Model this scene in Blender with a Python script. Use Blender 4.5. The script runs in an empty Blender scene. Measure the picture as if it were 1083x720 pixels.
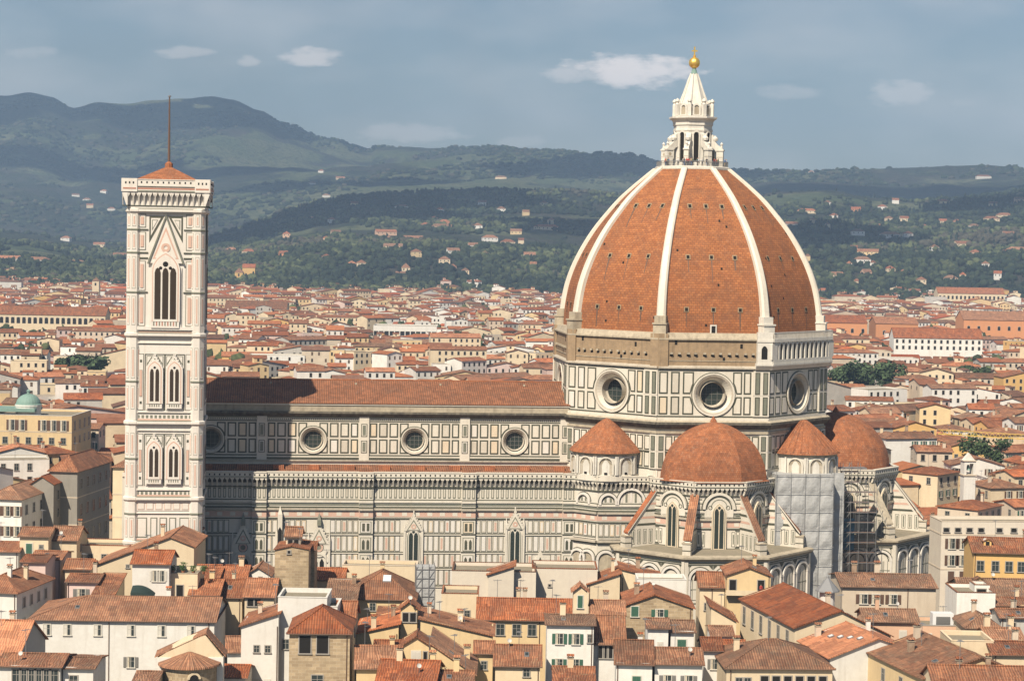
import bpy, bmesh, math, random
import numpy as np
from mathutils import Vector, Matrix, noise as mnoise
sc = bpy.context.scene
COL = sc.collection
# ------------------------------------------------------------------ camera
PITCH, ROLL, CAMZ = 0.04798, 0.01802, 78.0
F_ = Vector((0, math.cos(PITCH), -math.sin(PITCH)))
up_ = Vector((0, math.sin(PITCH), math.cos(PITCH)))
rt_ = Vector((1, 0, 0))
R_ = rt_ * math.cos(ROLL) + up_ * math.sin(ROLL)
U_ = -rt_ * math.sin(ROLL) + up_ * math.cos(ROLL)
cd = bpy.data.cameras.new('camera')
cam = bpy.data.objects.new('camera', cd)
COL.objects.link(cam)
cd.sensor_width = 36.0
cd.lens = 36.0 * 2174.0 / 1083.0
cd.clip_start, cd.clip_end = 1.0, 60000.0
cam.matrix_world = Matrix(((R_.x, U_.x, -F_.x, 0), (R_.y, U_.y, -F_.y, 0), (R_.z, U_.z, -F_.z, CAMZ), (0, 0, 0, 1)))
sc.camera = cam
# ------------------------------------------------------------------ sun and sky
AX = 0.10801                                   # yaw of the cathedral's long axis
SUN_EL = math.radians(47)
sh = math.radians(32.3)                          # west of the facade normal
ex, ey = -math.sin(sh), -math.cos(sh)
sx, sy = ex * math.cos(AX) - ey * math.sin(AX), ex * math.sin(AX) + ey * math.cos(AX)
SUN_DIR = Vector((sx * math.cos(SUN_EL), sy * math.cos(SUN_EL), math.sin(SUN_EL)))
sl = bpy.data.lights.new('sun', 'SUN')
sl.energy, sl.angle, sl.color = 5.0, math.radians(0.53), (1.0, 0.895, 0.735)
so = bpy.data.objects.new('sun', sl)
COL.objects.link(so)
so.rotation_euler = SUN_DIR.to_track_quat('Z', 'Y').to_euler()
w = bpy.data.worlds.new('World')
sc.world = w
w.use_nodes = True
wt = w.node_tree
wt.nodes.clear()


def wn(t, **k):
    n = wt.nodes.new(t)
    for a, b in k.items():
        setattr(n, a, b)
    return n


def wm(op, a, b=None, c=None):
    n = wn('ShaderNodeMath', operation=op)
    for i, v in enumerate((a, b, c)):
        if v is None:
            continue
        if isinstance(v, (int, float)):
            n.inputs[i].default_value = v
        else:
            wt.links.new(v, n.inputs[i])
    return n.outputs[0]


sky = wn('ShaderNodeTexSky', sky_type='NISHITA', sun_disc=False)
sky.sun_elevation = SUN_EL
sky.sun_rotation = math.atan2(sx, sy)
sky.air_density, sky.dust_density, sky.ozone_density, sky.altitude = 1.0, 0.7, 1.6, 100
tc = wn('ShaderNodeTexCoord')
sp = wn('ShaderNodeSeparateXYZ')
wt.links.new(tc.outputs['Generated'], sp.inputs[0])
yy = wm('MAXIMUM', sp.outputs[1], 0.02)
tx, tz = wm('DIVIDE', sp.outputs[0], yy), wm('DIVIDE', sp.outputs[2], yy)
cmb = wn('ShaderNodeCombineXYZ')
wt.links.new(tx, cmb.inputs[0])
wt.links.new(wm('MULTIPLY', tz, 2.6), cmb.inputs[1])
nz = wn('ShaderNodeTexNoise')
nz.inputs['Scale'].default_value, nz.inputs['Detail'].default_value, nz.inputs['Roughness'].default_value = 70, 5, 0.6
wt.links.new(cmb.outputs[0], nz.inputs['Vector'])
nzv = wm('MULTIPLY', wm('SUBTRACT', nz.outputs[0], 0.5), 3.0)
nz2 = wn('ShaderNodeTexNoise')
nz2.inputs['Scale'].default_value, nz2.inputs['Detail'].default_value = 9, 3
wt.links.new(cmb.outputs[0], nz2.inputs['Vector'])
tot = None
# clouds as directions on the sky: centre, half-widths, opacity
for cx_, cz_, a_, b_, o_ in ((0.057, 0.0835, 0.034, 0.0085, 0.95), (0.038, 0.0815, 0.03, 0.005, 0.5), (-0.101, 0.0875, 0.016, 0.0052, 0.6), (-0.162, 0.0885, 0.016, 0.0035, 0.35),
                             (-0.129, 0.085, 0.007, 0.003, 0.4), (0.187, 0.075, 0.018, 0.0075, 0.4), (0.131, 0.0745, 0.015, 0.004, 0.25), (0.216, 0.071, 0.009, 0.003, 0.25),
                             (-0.052, 0.0515, 0.03, 0.0055, 0.35), (0.004, 0.0485, 0.014, 0.004, 0.25), (-0.235, 0.087, 0.015, 0.004, 0.25)):
    qx = wm('POWER', wm('DIVIDE', wm('ABSOLUTE', wm('SUBTRACT', tx, cx_)), a_), 2.0)
    qz = wm('POWER', wm('DIVIDE', wm('ABSOLUTE', wm('SUBTRACT', tz, cz_)), b_), 2.0)
    s = wm('SUBTRACT', wm('SUBTRACT', 1.0, wm('ADD', qx, qz)), nzv)
    mr = wn('ShaderNodeMapRange', interpolation_type='SMOOTHSTEP')
    wt.links.new(s, mr.inputs[0])
    mr.inputs[1].default_value, mr.inputs[2].default_value = -0.3, 0.95
    mr.inputs[4].default_value = o_
    tot = mr.outputs[0] if tot is None else wm('MAXIMUM', tot, mr.outputs[0])
veil = wm('MULTIPLY', wm('MAXIMUM', wm('SUBTRACT', nz2.outputs[0], 0.42), 0.0), 0.9)
tot = wm('MULTIPLY', wm('MAXIMUM', tot, veil), wm('GREATER_THAN', sp.outputs[1], 0.05))
mx = wn('ShaderNodeMix', data_type='RGBA')
wt.links.new(tot, mx.inputs[0])
wt.links.new(sky.outputs[0], mx.inputs[6])
mx.inputs[7].default_value = (18.0, 16.2, 15.0, 1)
bg = wn('ShaderNodeBackground')
bg.inputs[1].default_value = 0.05
wt.links.new(mx.outputs[2], bg.inputs[0])
wo = wn('ShaderNodeOutputWorld')
wt.links.new(bg.outputs[0], wo.inputs[0])
# ------------------------------------------------------------------ exposure and render settings
vs = sc.view_settings
vs.view_transform, vs.look, vs.exposure, vs.gamma, vs.use_curve_mapping = 'Standard', 'None', 0.5, 1.0, False
cy = sc.cycles
cy.max_bounces, cy.diffuse_bounces, cy.glossy_bounces, cy.transmission_bounces, cy.volume_bounces, cy.transparent_max_bounces = 4, 1, 2, 4, 1, 12
cy.use_denoising = True
cy.sample_clamp_indirect = 6.0
# ------------------------------------------------------------------ helpers
RND = random.Random(7)


def link(o, parent=None):
    COL.objects.link(o)
    if parent is not None:
        o.parent = parent
    return o


def tag(o, label=None, cat=None, group=None, kind=None):
    for k, v in (('label', label), ('category', cat), ('group', group), ('kind', kind)):
        if v:
            o[k] = v
    return o


def thing(name, label, cat, loc=(0, 0, 0), rz=0.0, group=None):
    o = bpy.data.objects.new(name, None)
    COL.objects.link(o)
    o.location = loc
    o.rotation_euler = (0, 0, rz)
    return tag(o, label, cat, group)


class Frame:
    """A wall plane: x runs along the wall, n out of it, z up."""
    def __init__(s, o, ang):
        s.o = (o[0], o[1], o[2] if len(o) > 2 else 0.0)
        s.e = (-math.sin(ang), math.cos(ang))
        s.n = (math.cos(ang), math.sin(ang))

    def p(s, x, n, z):
        return (s.o[0] + s.e[0] * x + s.n[0] * n, s.o[1] + s.e[1] * x + s.n[1] * n, s.o[2] + z)


SOUTH = -math.pi / 2


class MB:
    def __init__(s):
        s.v, s.f, s.m, s.mats, s.uv = [], [], [], [], {}

    def mi(s, mat):
        if mat not in s.mats:
            s.mats.append(mat)
        return s.mats.index(mat)

    def face(s, pts, mat, uv=None):
        i = len(s.v)
        s.v.extend(pts)
        s.f.append(tuple(range(i, i + len(pts))))
        s.m.append(s.mi(mat))
        if uv:
            s.uv[len(s.f) - 1] = uv

    def box(s, fr, x0, x1, n0, n1, z0, z1, mat, back=False, bottom=True):
        p = fr.p
        a, b, c, d = p(x0, n1, z0), p(x1, n1, z0), p(x1, n1, z1), p(x0, n1, z1)
        e, f, g, h = p(x0, n0, z0), p(x1, n0, z0), p(x1, n0, z1), p(x0, n0, z1)
        i = len(s.v)
        s.v.extend((a, b, c, d, e, f, g, h))
        m = s.mi(mat)
        fs = [(0, 1, 2, 3), (4, 0, 3, 7), (1, 5, 6, 2), (3, 2, 6, 7)]
        if bottom:
            fs.append((4, 5, 1, 0))
        if back:
            fs.append((5, 4, 7, 6))
        for q in fs:
            s.f.append(tuple(i + k for k in q))
            s.m.append(m)

    def poly(s, fr, pts, n0, n1, mat, back=False):
        """polygon of (x, z), counter-clockwise seen from outside, extruded n0 -> n1"""
        A = [fr.p(x, n1, z) for x, z in pts]
        B = [fr.p(x, n0, z) for x, z in pts]
        s.face(A, mat)
        for i in range(len(pts)):
            j = (i + 1) % len(pts)
            s.face([A[j], A[i], B[i], B[j]], mat)
        if back:
            s.face(B[::-1], mat)

    def side(s, fr, pts, x0, x1, mat):
        """profile of (n, z) extruded along x"""
        A = [fr.p(x0, n, z) for n, z in pts]
        B = [fr.p(x1, n, z) for n, z in pts]
        s.face(A, mat)
        s.face(B[::-1], mat)
        for i in range(len(pts)):
            j = (i + 1) % len(pts)
            s.face([A[i], B[i], B[j], A[j]][::-1], mat)

    def ring(s, fr, cx, cz, r0, r1, n0, n1, mat, a0=0.0, a1=360.0, seg=28, nin=None):
        """flat ring r0..r1 raised n0 -> n1; nin = depth of its inner edge (splayed funnel)"""
        nin = n1 if nin is None else nin
        for i in range(seg):
            t, u = math.radians(a0 + (a1 - a0) * i / seg), math.radians(a0 + (a1 - a0) * (i + 1) / seg)
            P = lambda r, a, n: fr.p(cx + r * math.cos(a), n, cz + r * math.sin(a))
            s.face([P(r0, t, nin), P(r1, t, n1), P(r1, u, n1), P(r0, u, nin)], mat)
            s.face([P(r1, t, n1), P(r1, t, n0), P(r1, u, n0), P(r1, u, n1)], mat)
            if nin == n1:
                s.face([P(r0, u, n1), P(r0, u, n0), P(r0, t, n0), P(r0, t, n1)], mat)

    def disk(s, fr, cx, cz, r, n, mat, a0=0.0, a1=360.0, seg=28):
        s.face([fr.p(cx + r * math.cos(math.radians(a0 + (a1 - a0) * i / seg)), n, cz + r * math.sin(math.radians(a0 + (a1 - a0) * i / seg))) for i in range(seg + (a1 - a0 < 360))], mat)

    def holed(s, fr, x0, x1, z0, z1, cx, cz, r, n, mat, seg=32):
        """wall rectangle with a round hole"""
        def edge(a):
            c, q = math.cos(a), math.sin(a)
            k = min(((x1 - cx) / c if c > 0 else (x0 - cx) / c) if abs(c) > 1e-6 else 1e9, ((z1 - cz) / q if q > 0 else (z0 - cz) / q) if abs(q) > 1e-6 else 1e9)
            return cx + c * k, cz + q * k
        ang = sorted(set([2 * math.pi * i / seg for i in range(seg)] + [math.atan2(zz - cz, xx - cx) % (2 * math.pi) for xx in (x0, x1) for zz in (z0, z1)]))
        for i, a in enumerate(ang):
            b = ang[(i + 1) % len(ang)]
            (ax, az), (bx, bz) = edge(a), edge(b)
            s.face([fr.p(cx + r * math.cos(a), n, cz + r * math.sin(a)), fr.p(ax, n, az), fr.p(bx, n, bz), fr.p(cx + r * math.cos(b), n, cz + r * math.sin(b))], mat)

    def lathe(s, c, prof, seg, mat, ph=0.0, a0=0.0, a1=360.0):
        k = seg + 1
        full = a1 - a0 >= 360
        L = 0.0
        for j in range(len(prof) - 1):
            (r0, z0), (r1, z1) = prof[j], prof[j + 1]
            dl = math.hypot(r1 - r0, z1 - z0)
            for i in range(seg):
                t, u = math.radians(a0 + ph + (a1 - a0) * i / seg), math.radians(a0 + ph + (a1 - a0) * (i + 1) / seg)
                q = lambda r, a, z: (c[0] + r * math.cos(a), c[1] + r * math.sin(a), z)
                pts = [q(r0, t, z0), q(r0, u, z0), q(r1, u, z1), q(r1, t, z1)]
                h0, h1 = (u - t) * r0 / 2, (u - t) * r1 / 2
                uv = [(i * 9.0 - h0, L), (i * 9.0 + h0, L), (i * 9.0 + h1, L + dl), (i * 9.0 - h1, L + dl)]
                if r1 < 1e-4:
                    pts, uv = pts[:3], uv[:3]
                elif r0 < 1e-4:
                    pts, uv = [pts[0], pts[2], pts[3]], [uv[0], uv[2], uv[3]]
                s.face(pts, mat, uv)
            L += dl

    def tube(s, pts, r, mat, seg=6):
        pts = [Vector(p) for p in pts]
        rings = []
        for i, p in enumerate(pts):
            d = (pts[min(i + 1, len(pts) - 1)] - pts[max(i - 1, 0)]).normalized()
            a = d.orthogonal().normalized()
            b = d.cross(a)
            rr = r[i] if isinstance(r, (list, tuple)) else r
            rings.append([tuple(p + (a * math.cos(2 * math.pi * k / seg) + b * math.sin(2 * math.pi * k / seg)) * rr) for k in range(seg)])
        for i in range(len(rings) - 1):
            for k in range(seg):
                l = (k + 1) % seg
                s.face([rings[i][k], rings[i][l], rings[i + 1][l], rings[i + 1][k]], mat)
        s.face(rings[0][::-1], mat)
        s.face(rings[-1], mat)

    def mesh(s, name):
        me = bpy.data.meshes.new(name)
        me.from_pydata(s.v, [], s.f)
        for m in s.mats:
            me.materials.append(M[m])
        me.polygons.foreach_set('material_index', s.m)
        V = np.array(s.v, dtype=np.float64).reshape(-1, 3)
        nl = len(me.loops)
        li = np.empty(nl, dtype=np.int32)
        me.loops.foreach_get('vertex_index', li)
        npoly = len(me.polygons)
        ls, lt = np.empty(npoly, dtype=np.int32), np.empty(npoly, dtype=np.int32)
        me.polygons.foreach_get('loop_start', ls)
        me.polygons.foreach_get('loop_total', lt)
        nr = np.empty(npoly * 3)
        me.polygons.foreach_get('normal', nr)
        nr = nr.reshape(-1, 3)
        t = np.stack([-nr[:, 1], nr[:, 0], np.zeros(npoly)], 1)
        L = np.linalg.norm(t, axis=1)
        t = np.where(L[:, None] < 0.02, np.array([[1.0, 0, 0]]), t / np.maximum(L, 1e-6)[:, None])
        b = np.cross(nr, t)
        pid = np.repeat(np.arange(npoly), lt)
        P = V[li]
        uv = np.stack([(P * t[pid]).sum(1), (P * b[pid]).sum(1)], 1)
        for fi, q in s.uv.items():
            uv[ls[fi]:ls[fi] + lt[fi]] = q
        lay = me.uv_layers.new(name='UVMap')
        lay.data.foreach_set('uv', uv.ravel())
        me.update()
        return me

    def build(s, name, parent=None, loc=None):
        o = bpy.data.objects.new(name, s.mesh(name))
        link(o, parent)
        if loc is not None:
            o.location = loc
        return o


# ------------------------------------------------------------------ materials
M = {}


def newmat(name):
    m = bpy.data.materials.new(name)
    m.use_nodes = True
    t = m.node_tree
    return m, t, t.nodes['Principled BSDF']


def nd(t, typ, ins=None, **k):
    n = t.nodes.new(typ)
    for a, b in k.items():
        setattr(n, a, b)
    for a, b in (ins or {}).items():
        if isinstance(b, bpy.types.NodeSocket):
            t.links.new(b, n.inputs[a])
        else:
            n.inputs[a].default_value = b
    return n


def c4(c):
    return (c[0], c[1], c[2], 1.0)


def mixc(t, f, a, b, blend='MIX'):
    n = nd(t, 'ShaderNodeMix', data_type='RGBA', blend_type=blend)
    for i, v in ((0, f), (6, a), (7, b)):
        if isinstance(v, bpy.types.NodeSocket):
            t.links.new(v, n.inputs[i])
        else:
            n.inputs[i].default_value = v if i == 0 else c4(v)
    return n.outputs[2]


def ramp(t, v, a, b):
    n = nd(t, 'ShaderNodeMapRange', {0: v, 1: a, 2: b})
    return n.outputs[0]


def worn(name, base, dirt, amount=0.5, scale=0.25, fine=3.0, rough=0.85, bump=0.0, streak=True, rnd=0.0):
    """a plain surface with patches, fine speckle and rain streaks of its own"""
    m, t, b = newmat(name)
    g = nd(t, 'ShaderNodeNewGeometry')
    n1 = nd(t, 'ShaderNodeTexNoise', {'Vector': g.outputs['Position'], 'Scale': scale, 'Detail': 5.0, 'Roughness': 0.65})
    n2 = nd(t, 'ShaderNodeTexNoise', {'Vector': g.outputs['Position'], 'Scale': fine, 'Detail': 3.0})
    col = mixc(t, ramp(t, n1.outputs[0], 0.45, 0.75), base, [x * (1 - amount) + y * amount for x, y in zip(base, dirt)])
    col = mixc(t, ramp(t, n2.outputs[0], 0.35, 0.8), col, [x * (1 - amount * 0.6) + y * amount * 0.6 for x, y in zip(base, dirt)])
    if streak:
        mp = nd(t, 'ShaderNodeMapping', {'Vector': g.outputs['Position'], 'Scale': (1.3, 1.3, 0.12)})
        n3 = nd(t, 'ShaderNodeTexNoise', {'Vector': mp.outputs[0], 'Scale': 1.0, 'Detail': 4.0})
        col = mixc(t, nd(t, 'ShaderNodeMath', {0: ramp(t, n3.outputs[0], 0.52, 0.8), 1: amount}, operation='MULTIPLY').outputs[0], col, dirt)
    if rnd:
        oi = nd(t, 'ShaderNodeObjectInfo')
        hs = nd(t, 'ShaderNodeHueSaturation', {'Color': col, 'Value': nd(t, 'ShaderNodeMapRange', {0: oi.outputs['Random'], 3: 1 - rnd, 4: 1 + rnd}).outputs[0]})
        col = hs.outputs[0]
    t.links.new(col, b.inputs['Base Color'])
    b.inputs['Roughness'].default_value = rough
    if bump:
        bp = nd(t, 'ShaderNodeBump', {'Height': n2.outputs[0], 'Strength': bump, 'Distance': 0.1})
        t.links.new(bp.outputs[0], b.inputs['Normal'])
    M[name] = m
    return m


def tiles(name, c1, c2, gap, bw=0.24, bh=0.42, patch=(0.16, 0.10, 0.07), patch_amt=0.5, mort=0.05, bump=0.6, offs=0.0, light=None, vary=1.0, patchy=1.0):
    """rows of clay tiles laid in metres along the slope (UV), each tile its own shade, dirt and lichen in patches"""
    m, t, b = newmat(name)
    u = nd(t, 'ShaderNodeUVMap', uv_map='UVMap')
    bk = nd(t, 'ShaderNodeTexBrick', {'Vector': u.outputs[0], 'Color1': c4(c1), 'Color2': c4(c2), 'Mortar': c4(gap), 'Scale': 1.0, 'Mortar Size': mort, 'Mortar Smooth': 0.6, 'Bias': 0.0, 'Brick Width': bw, 'Row Height': bh}, offset=offs, squash=1.0)
    g = nd(t, 'ShaderNodeNewGeometry')
    n1 = nd(t, 'ShaderNodeTexNoise', {'Vector': g.outputs['Position'], 'Scale': 0.35, 'Detail': 6.0, 'Roughness': 0.7})
    n2 = nd(t, 'ShaderNodeTexNoise', {'Vector': g.outputs['Position'], 'Scale': 2.2, 'Detail': 3.0})
    bk2 = nd(t, 'ShaderNodeTexBrick', {'Vector': u.outputs[0], 'Color1': (1 - 0.5 * patchy, 1 - 0.5 * patchy, 1 - 0.5 * patchy, 1), 'Color2': (1 + 0.42 * patchy, 1 + 0.4 * patchy, 1 + 0.36 * patchy, 1), 'Mortar': (0.9, 0.9, 0.9, 1), 'Scale': 1.0, 'Mortar Size': 0.0, 'Brick Width': bw * 3.1, 'Row Height': bh * 2.0}, offset=0.37)
    col = mixc(t, 0.55, bk.outputs[0], bk2.outputs[0], 'MULTIPLY')
    col = mixc(t, nd(t, 'ShaderNodeMath', {0: ramp(t, n1.outputs[0], 0.45, 0.72), 1: patch_amt}, operation='MULTIPLY').outputs[0], col, patch)
    col = mixc(t, nd(t, 'ShaderNodeMath', {0: ramp(t, n2.outputs[0], 0.55, 0.8), 1: patch_amt * 0.7}, operation='MULTIPLY').outputs[0], col, light or (0.42, 0.30, 0.2))
    if bump >= 0.5:                                      # darker stripes in the channels between the rows of curved tiles
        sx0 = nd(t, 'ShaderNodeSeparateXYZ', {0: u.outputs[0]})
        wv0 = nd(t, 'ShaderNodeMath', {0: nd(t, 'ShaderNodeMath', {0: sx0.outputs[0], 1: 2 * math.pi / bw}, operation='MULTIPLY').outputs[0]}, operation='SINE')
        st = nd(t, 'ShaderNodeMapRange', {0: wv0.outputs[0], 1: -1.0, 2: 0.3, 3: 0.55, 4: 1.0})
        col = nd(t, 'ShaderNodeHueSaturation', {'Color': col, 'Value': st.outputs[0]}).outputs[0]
    oi = nd(t, 'ShaderNodeObjectInfo')
    r2 = nd(t, 'ShaderNodeMath', {0: nd(t, 'ShaderNodeMath', {0: oi.outputs['Random'], 1: 37.7}, operation='MULTIPLY').outputs[0]}, operation='FRACT')
    hs = nd(t, 'ShaderNodeHueSaturation', {'Color': col, 'Hue': nd(t, 'ShaderNodeMapRange', {0: r2.outputs[0], 3: 0.5 - 0.008 * vary, 4: 0.5 + 0.008 * vary}).outputs[0], 'Saturation': nd(t, 'ShaderNodeMapRange', {0: r2.outputs[0], 3: 1.0 + 0.12 * vary, 4: 1.0 - 0.12 * vary}).outputs[0], 'Value': nd(t, 'ShaderNodeMapRange', {0: oi.outputs['Random'], 3: 1.0 - 0.22 * vary, 4: 1.0 + 0.18 * vary}).outputs[0]})
    t.links.new(hs.outputs[0], b.inputs['Base Color'])
    b.inputs['Roughness'].default_value = 0.9
    if bump:
        sx_ = nd(t, 'ShaderNodeSeparateXYZ', {0: u.outputs[0]})
        wv = nd(t, 'ShaderNodeMath', {0: nd(t, 'ShaderNodeMath', {0: sx_.outputs[0], 1: 2 * math.pi / bw}, operation='MULTIPLY').outputs[0]}, operation='SINE')
        bp = nd(t, 'ShaderNodeBump', {'Height': wv.outputs[0], 'Strength': bump, 'Distance': 0.05})
        t.links.new(bp.outputs[0], b.inputs['Normal'])
    M[name] = m
    return m


def flat(name, c, rough=0.6, metal=0.0, spec=0.5):
    m, t, b = newmat(name)
    b.inputs['Base Color'].default_value = c4(c)
    b.inputs['Roughness'].default_value = rough
    b.inputs['Metallic'].default_value = metal
    b.inputs['Specular IOR Level'].default_value = spec
    M[name] = m
    return m


def stonework(name, c1, c2, gap, bw=0.7, bh=0.3):
    m, t, b = newmat(name)
    u = nd(t, 'ShaderNodeUVMap', uv_map='UVMap')
    bk = nd(t, 'ShaderNodeTexBrick', {'Vector': u.outputs[0], 'Color1': c4(c1), 'Color2': c4(c2), 'Mortar': c4(gap), 'Scale': 1.0, 'Mortar Size': 0.025, 'Mortar Smooth': 0.3, 'Brick Width': bw, 'Row Height': bh})
    g = nd(t, 'ShaderNodeNewGeometry')
    n1 = nd(t, 'ShaderNodeTexNoise', {'Vector': g.outputs['Position'], 'Scale': 0.5, 'Detail': 6.0, 'Roughness': 0.7})
    col = mixc(t, ramp(t, n1.outputs[0], 0.4, 0.75), bk.outputs[0], [x * 0.6 for x in c1])
    t.links.new(col, b.inputs['Base Color'])
    b.inputs['Roughness'].default_value = 0.92
    bp = nd(t, 'ShaderNodeBump', {'Height': n1.outputs[0], 'Strength': 0.5, 'Distance': 0.15})
    t.links.new(bp.outputs[0], b.inputs['Normal'])
    M[name] = m


worn('marble', (0.70, 0.645, 0.545), (0.36, 0.29, 0.2), 0.30, 0.18, 2.2, 0.6)
worn('marble_clean', (0.72, 0.68, 0.60), (0.38, 0.33, 0.26), 0.45, 0.45, 1.6, 0.55)
worn('marble_grey', (0.62, 0.565, 0.47), (0.34, 0.28, 0.2), 0.4, 0.3, 2.0, 0.6)
worn('marble_warm', (0.72, 0.60, 0.44), (0.4, 0.3, 0.2), 0.35, 0.3, 2.0, 0.6)
worn('marble_tower', (0.73, 0.685, 0.615), (0.50, 0.41, 0.33), 0.34, 0.3, 2.5, 0.55)
worn('marble_old', (0.50, 0.44, 0.35), (0.16, 0.13, 0.09), 0.5, 0.3, 2.0, 0.8)
worn('green', (0.062, 0.068, 0.046), (0.16, 0.13, 0.09), 0.3, 0.3, 3.0, 0.5)
worn('soot_shade', (0.075, 0.066, 0.052), (0.30, 0.26, 0.19), 0.55, 0.7, 1.2, 0.9)  # grime tone that also paints shadow on cornices and between brackets
worn('green_pale', (0.16, 0.17, 0.13), (0.34, 0.30, 0.22), 0.4, 0.4, 2.0, 0.5)
worn('pink', (0.60, 0.37, 0.28), (0.62, 0.50, 0.40), 0.45, 0.3, 1.5, 0.6)
worn('red_marble', (0.42, 0.17, 0.11), (0.5, 0.36, 0.28), 0.35, 0.3, 1.5, 0.6)
worn('rough_stone', (0.37, 0.26, 0.155), (0.15, 0.11, 0.07), 0.6, 0.5, 1.3, 0.95, 0.8)
worn('ledge', (0.48, 0.41, 0.30), (0.14, 0.11, 0.08), 0.6, 0.4, 1.5, 0.9, 0.3)
worn('deck', (0.26, 0.22, 0.16), (0.14, 0.13, 0.08), 0.5, 0.2, 1.0, 0.95)
flat('hollow', (0.022, 0.02, 0.018), 0.9, 0, 0.1)
flat('dim_brown', (0.05, 0.036, 0.026), 0.9, 0, 0.1)
flat('glass', (0.035, 0.045, 0.045), 0.18)
flat('stained', (0.03, 0.04, 0.035), 0.3)
flat('lead', (0.25, 0.25, 0.25), 0.6, 0.3)
flat('gold', (1.0, 0.66, 0.16), 0.38, 0.8)
worn('verdigris', (0.20, 0.32, 0.27), (0.14, 0.2, 0.17), 0.5, 0.4, 2.0, 0.7)
tiles('dome_tile', (0.29, 0.098, 0.034), (0.40, 0.148, 0.05), (0.14, 0.055, 0.026), bw=0.8, bh=0.5, patch=(0.17, 0.075, 0.04), patch_amt=0.75, mort=0.05, bump=0.0, offs=0.5, light=(0.46, 0.22, 0.10), vary=0.0, patchy=0.38)
tiles('half_tile', (0.28, 0.094, 0.036), (0.39, 0.14, 0.054), (0.14, 0.055, 0.03), bw=0.42, bh=0.42, patch=(0.16, 0.075, 0.045), patch_amt=0.6, mort=0.03, bump=0.2, offs=0.5, vary=0.0, patchy=0.7)
tiles('nave_tile', (0.27, 0.105, 0.048), (0.36, 0.145, 0.068), (0.13, 0.05, 0.028), bw=0.45, bh=0.6, patch=(0.15, 0.078, 0.048), patch_amt=0.55, mort=0.04, bump=0.5, vary=0.0, patchy=0.8)
tiles('clay', (0.36, 0.13, 0.058), (0.50, 0.215, 0.105), (0.12, 0.055, 0.035), bw=0.38, bh=0.9, patch=(0.2, 0.11, 0.075), patch_amt=0.55, mort=0.025, bump=1.0)
tiles('clay_brown', (0.27, 0.108, 0.054), (0.40, 0.18, 0.092), (0.10, 0.055, 0.04), bw=0.38, bh=0.9, patch=(0.16, 0.11, 0.075), patch_amt=0.7, mort=0.025, bump=1.0, light=(0.4, 0.32, 0.2))
tiles('clay_new', (0.55, 0.175, 0.07), (0.62, 0.23, 0.10), (0.22, 0.07, 0.035), bw=0.38, bh=0.9, patch=(0.4, 0.15, 0.08), patch_amt=0.3, mort=0.025, bump=0.8)
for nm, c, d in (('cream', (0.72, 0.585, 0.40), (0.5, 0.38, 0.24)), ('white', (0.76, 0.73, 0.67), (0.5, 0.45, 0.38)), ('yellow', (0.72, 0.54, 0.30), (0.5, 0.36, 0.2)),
                 ('ochre', (0.68, 0.43, 0.16), (0.45, 0.3, 0.14)), ('beige', (0.62, 0.52, 0.40), (0.42, 0.33, 0.24)), ('pinkish', (0.68, 0.52, 0.46), (0.48, 0.36, 0.32)), ('grey_shaded', (0.30, 0.275, 0.235), (0.18, 0.16, 0.135)), ('palerose', (0.68, 0.60, 0.485), (0.5, 0.42, 0.36)),  # the darkest wall grey carries the narrow street's shade in its colour
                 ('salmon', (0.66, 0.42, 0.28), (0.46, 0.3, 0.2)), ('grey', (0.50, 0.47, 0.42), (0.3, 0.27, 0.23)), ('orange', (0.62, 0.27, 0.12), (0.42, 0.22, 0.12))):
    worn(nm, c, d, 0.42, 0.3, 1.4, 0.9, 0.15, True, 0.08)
stonework('stone', (0.54, 0.41, 0.255), (0.30, 0.215, 0.13), (0.52, 0.44, 0.32), 1.0, 0.45)
stonework('brickwork', (0.34, 0.2, 0.12), (0.42, 0.27, 0.16), (0.4, 0.33, 0.25), 0.28, 0.09)
flat('frame_white', (0.62, 0.58, 0.5), 0.7)
flat('frame_grey', (0.34, 0.31, 0.27), 0.8)
flat('shut_green', (0.05, 0.13, 0.085), 0.6)
flat('shut_brown', (0.13, 0.075, 0.05), 0.6)
flat('shut_grey', (0.2, 0.19, 0.17), 0.6)
flat('curtain', (0.55, 0.48, 0.36), 0.8)
flat('dish_grey', (0.50, 0.48, 0.44), 0.6)
flat('metal', (0.32, 0.32, 0.32), 0.45, 0.6)
flat('plastic_white', (0.75, 0.74, 0.72), 0.4)
flat('tarp_green', (0.018, 0.036, 0.030), 0.7)
flat('crane_yellow', (0.62, 0.42, 0.10), 0.5)
flat('pot', (0.4, 0.16, 0.08), 0.8)
# ------------------------------------------------------------------ cathedral (local axes: x east, y north, origin under the dome)
duomo = thing('cathedral', 'striped marble cathedral with huge ribbed terracotta dome and white lantern', 'cathedral', (37.25, 434.04, 0), AX)


PR = random.Random(17)


def slabcol(light):
    """no two slabs of the white marble are quite alike"""
    return PR.choice(('marble', 'marble', 'marble', 'marble_tower', 'marble_grey', 'marble_warm')) if light == 'marble' else light


def panel(mb, fr, x0, x1, z0, z1, n=0.0, fw=0.29, dark='green', light='marble'):
    mb.box(fr, x0, x1, n, n + 0.05, z0, z1, dark, bottom=False)
    mb.box(fr, x0 + fw, x1 - fw, n + 0.05, n + 0.09, z0 + fw, z1 - fw, slabcol(light), bottom=False)


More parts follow.
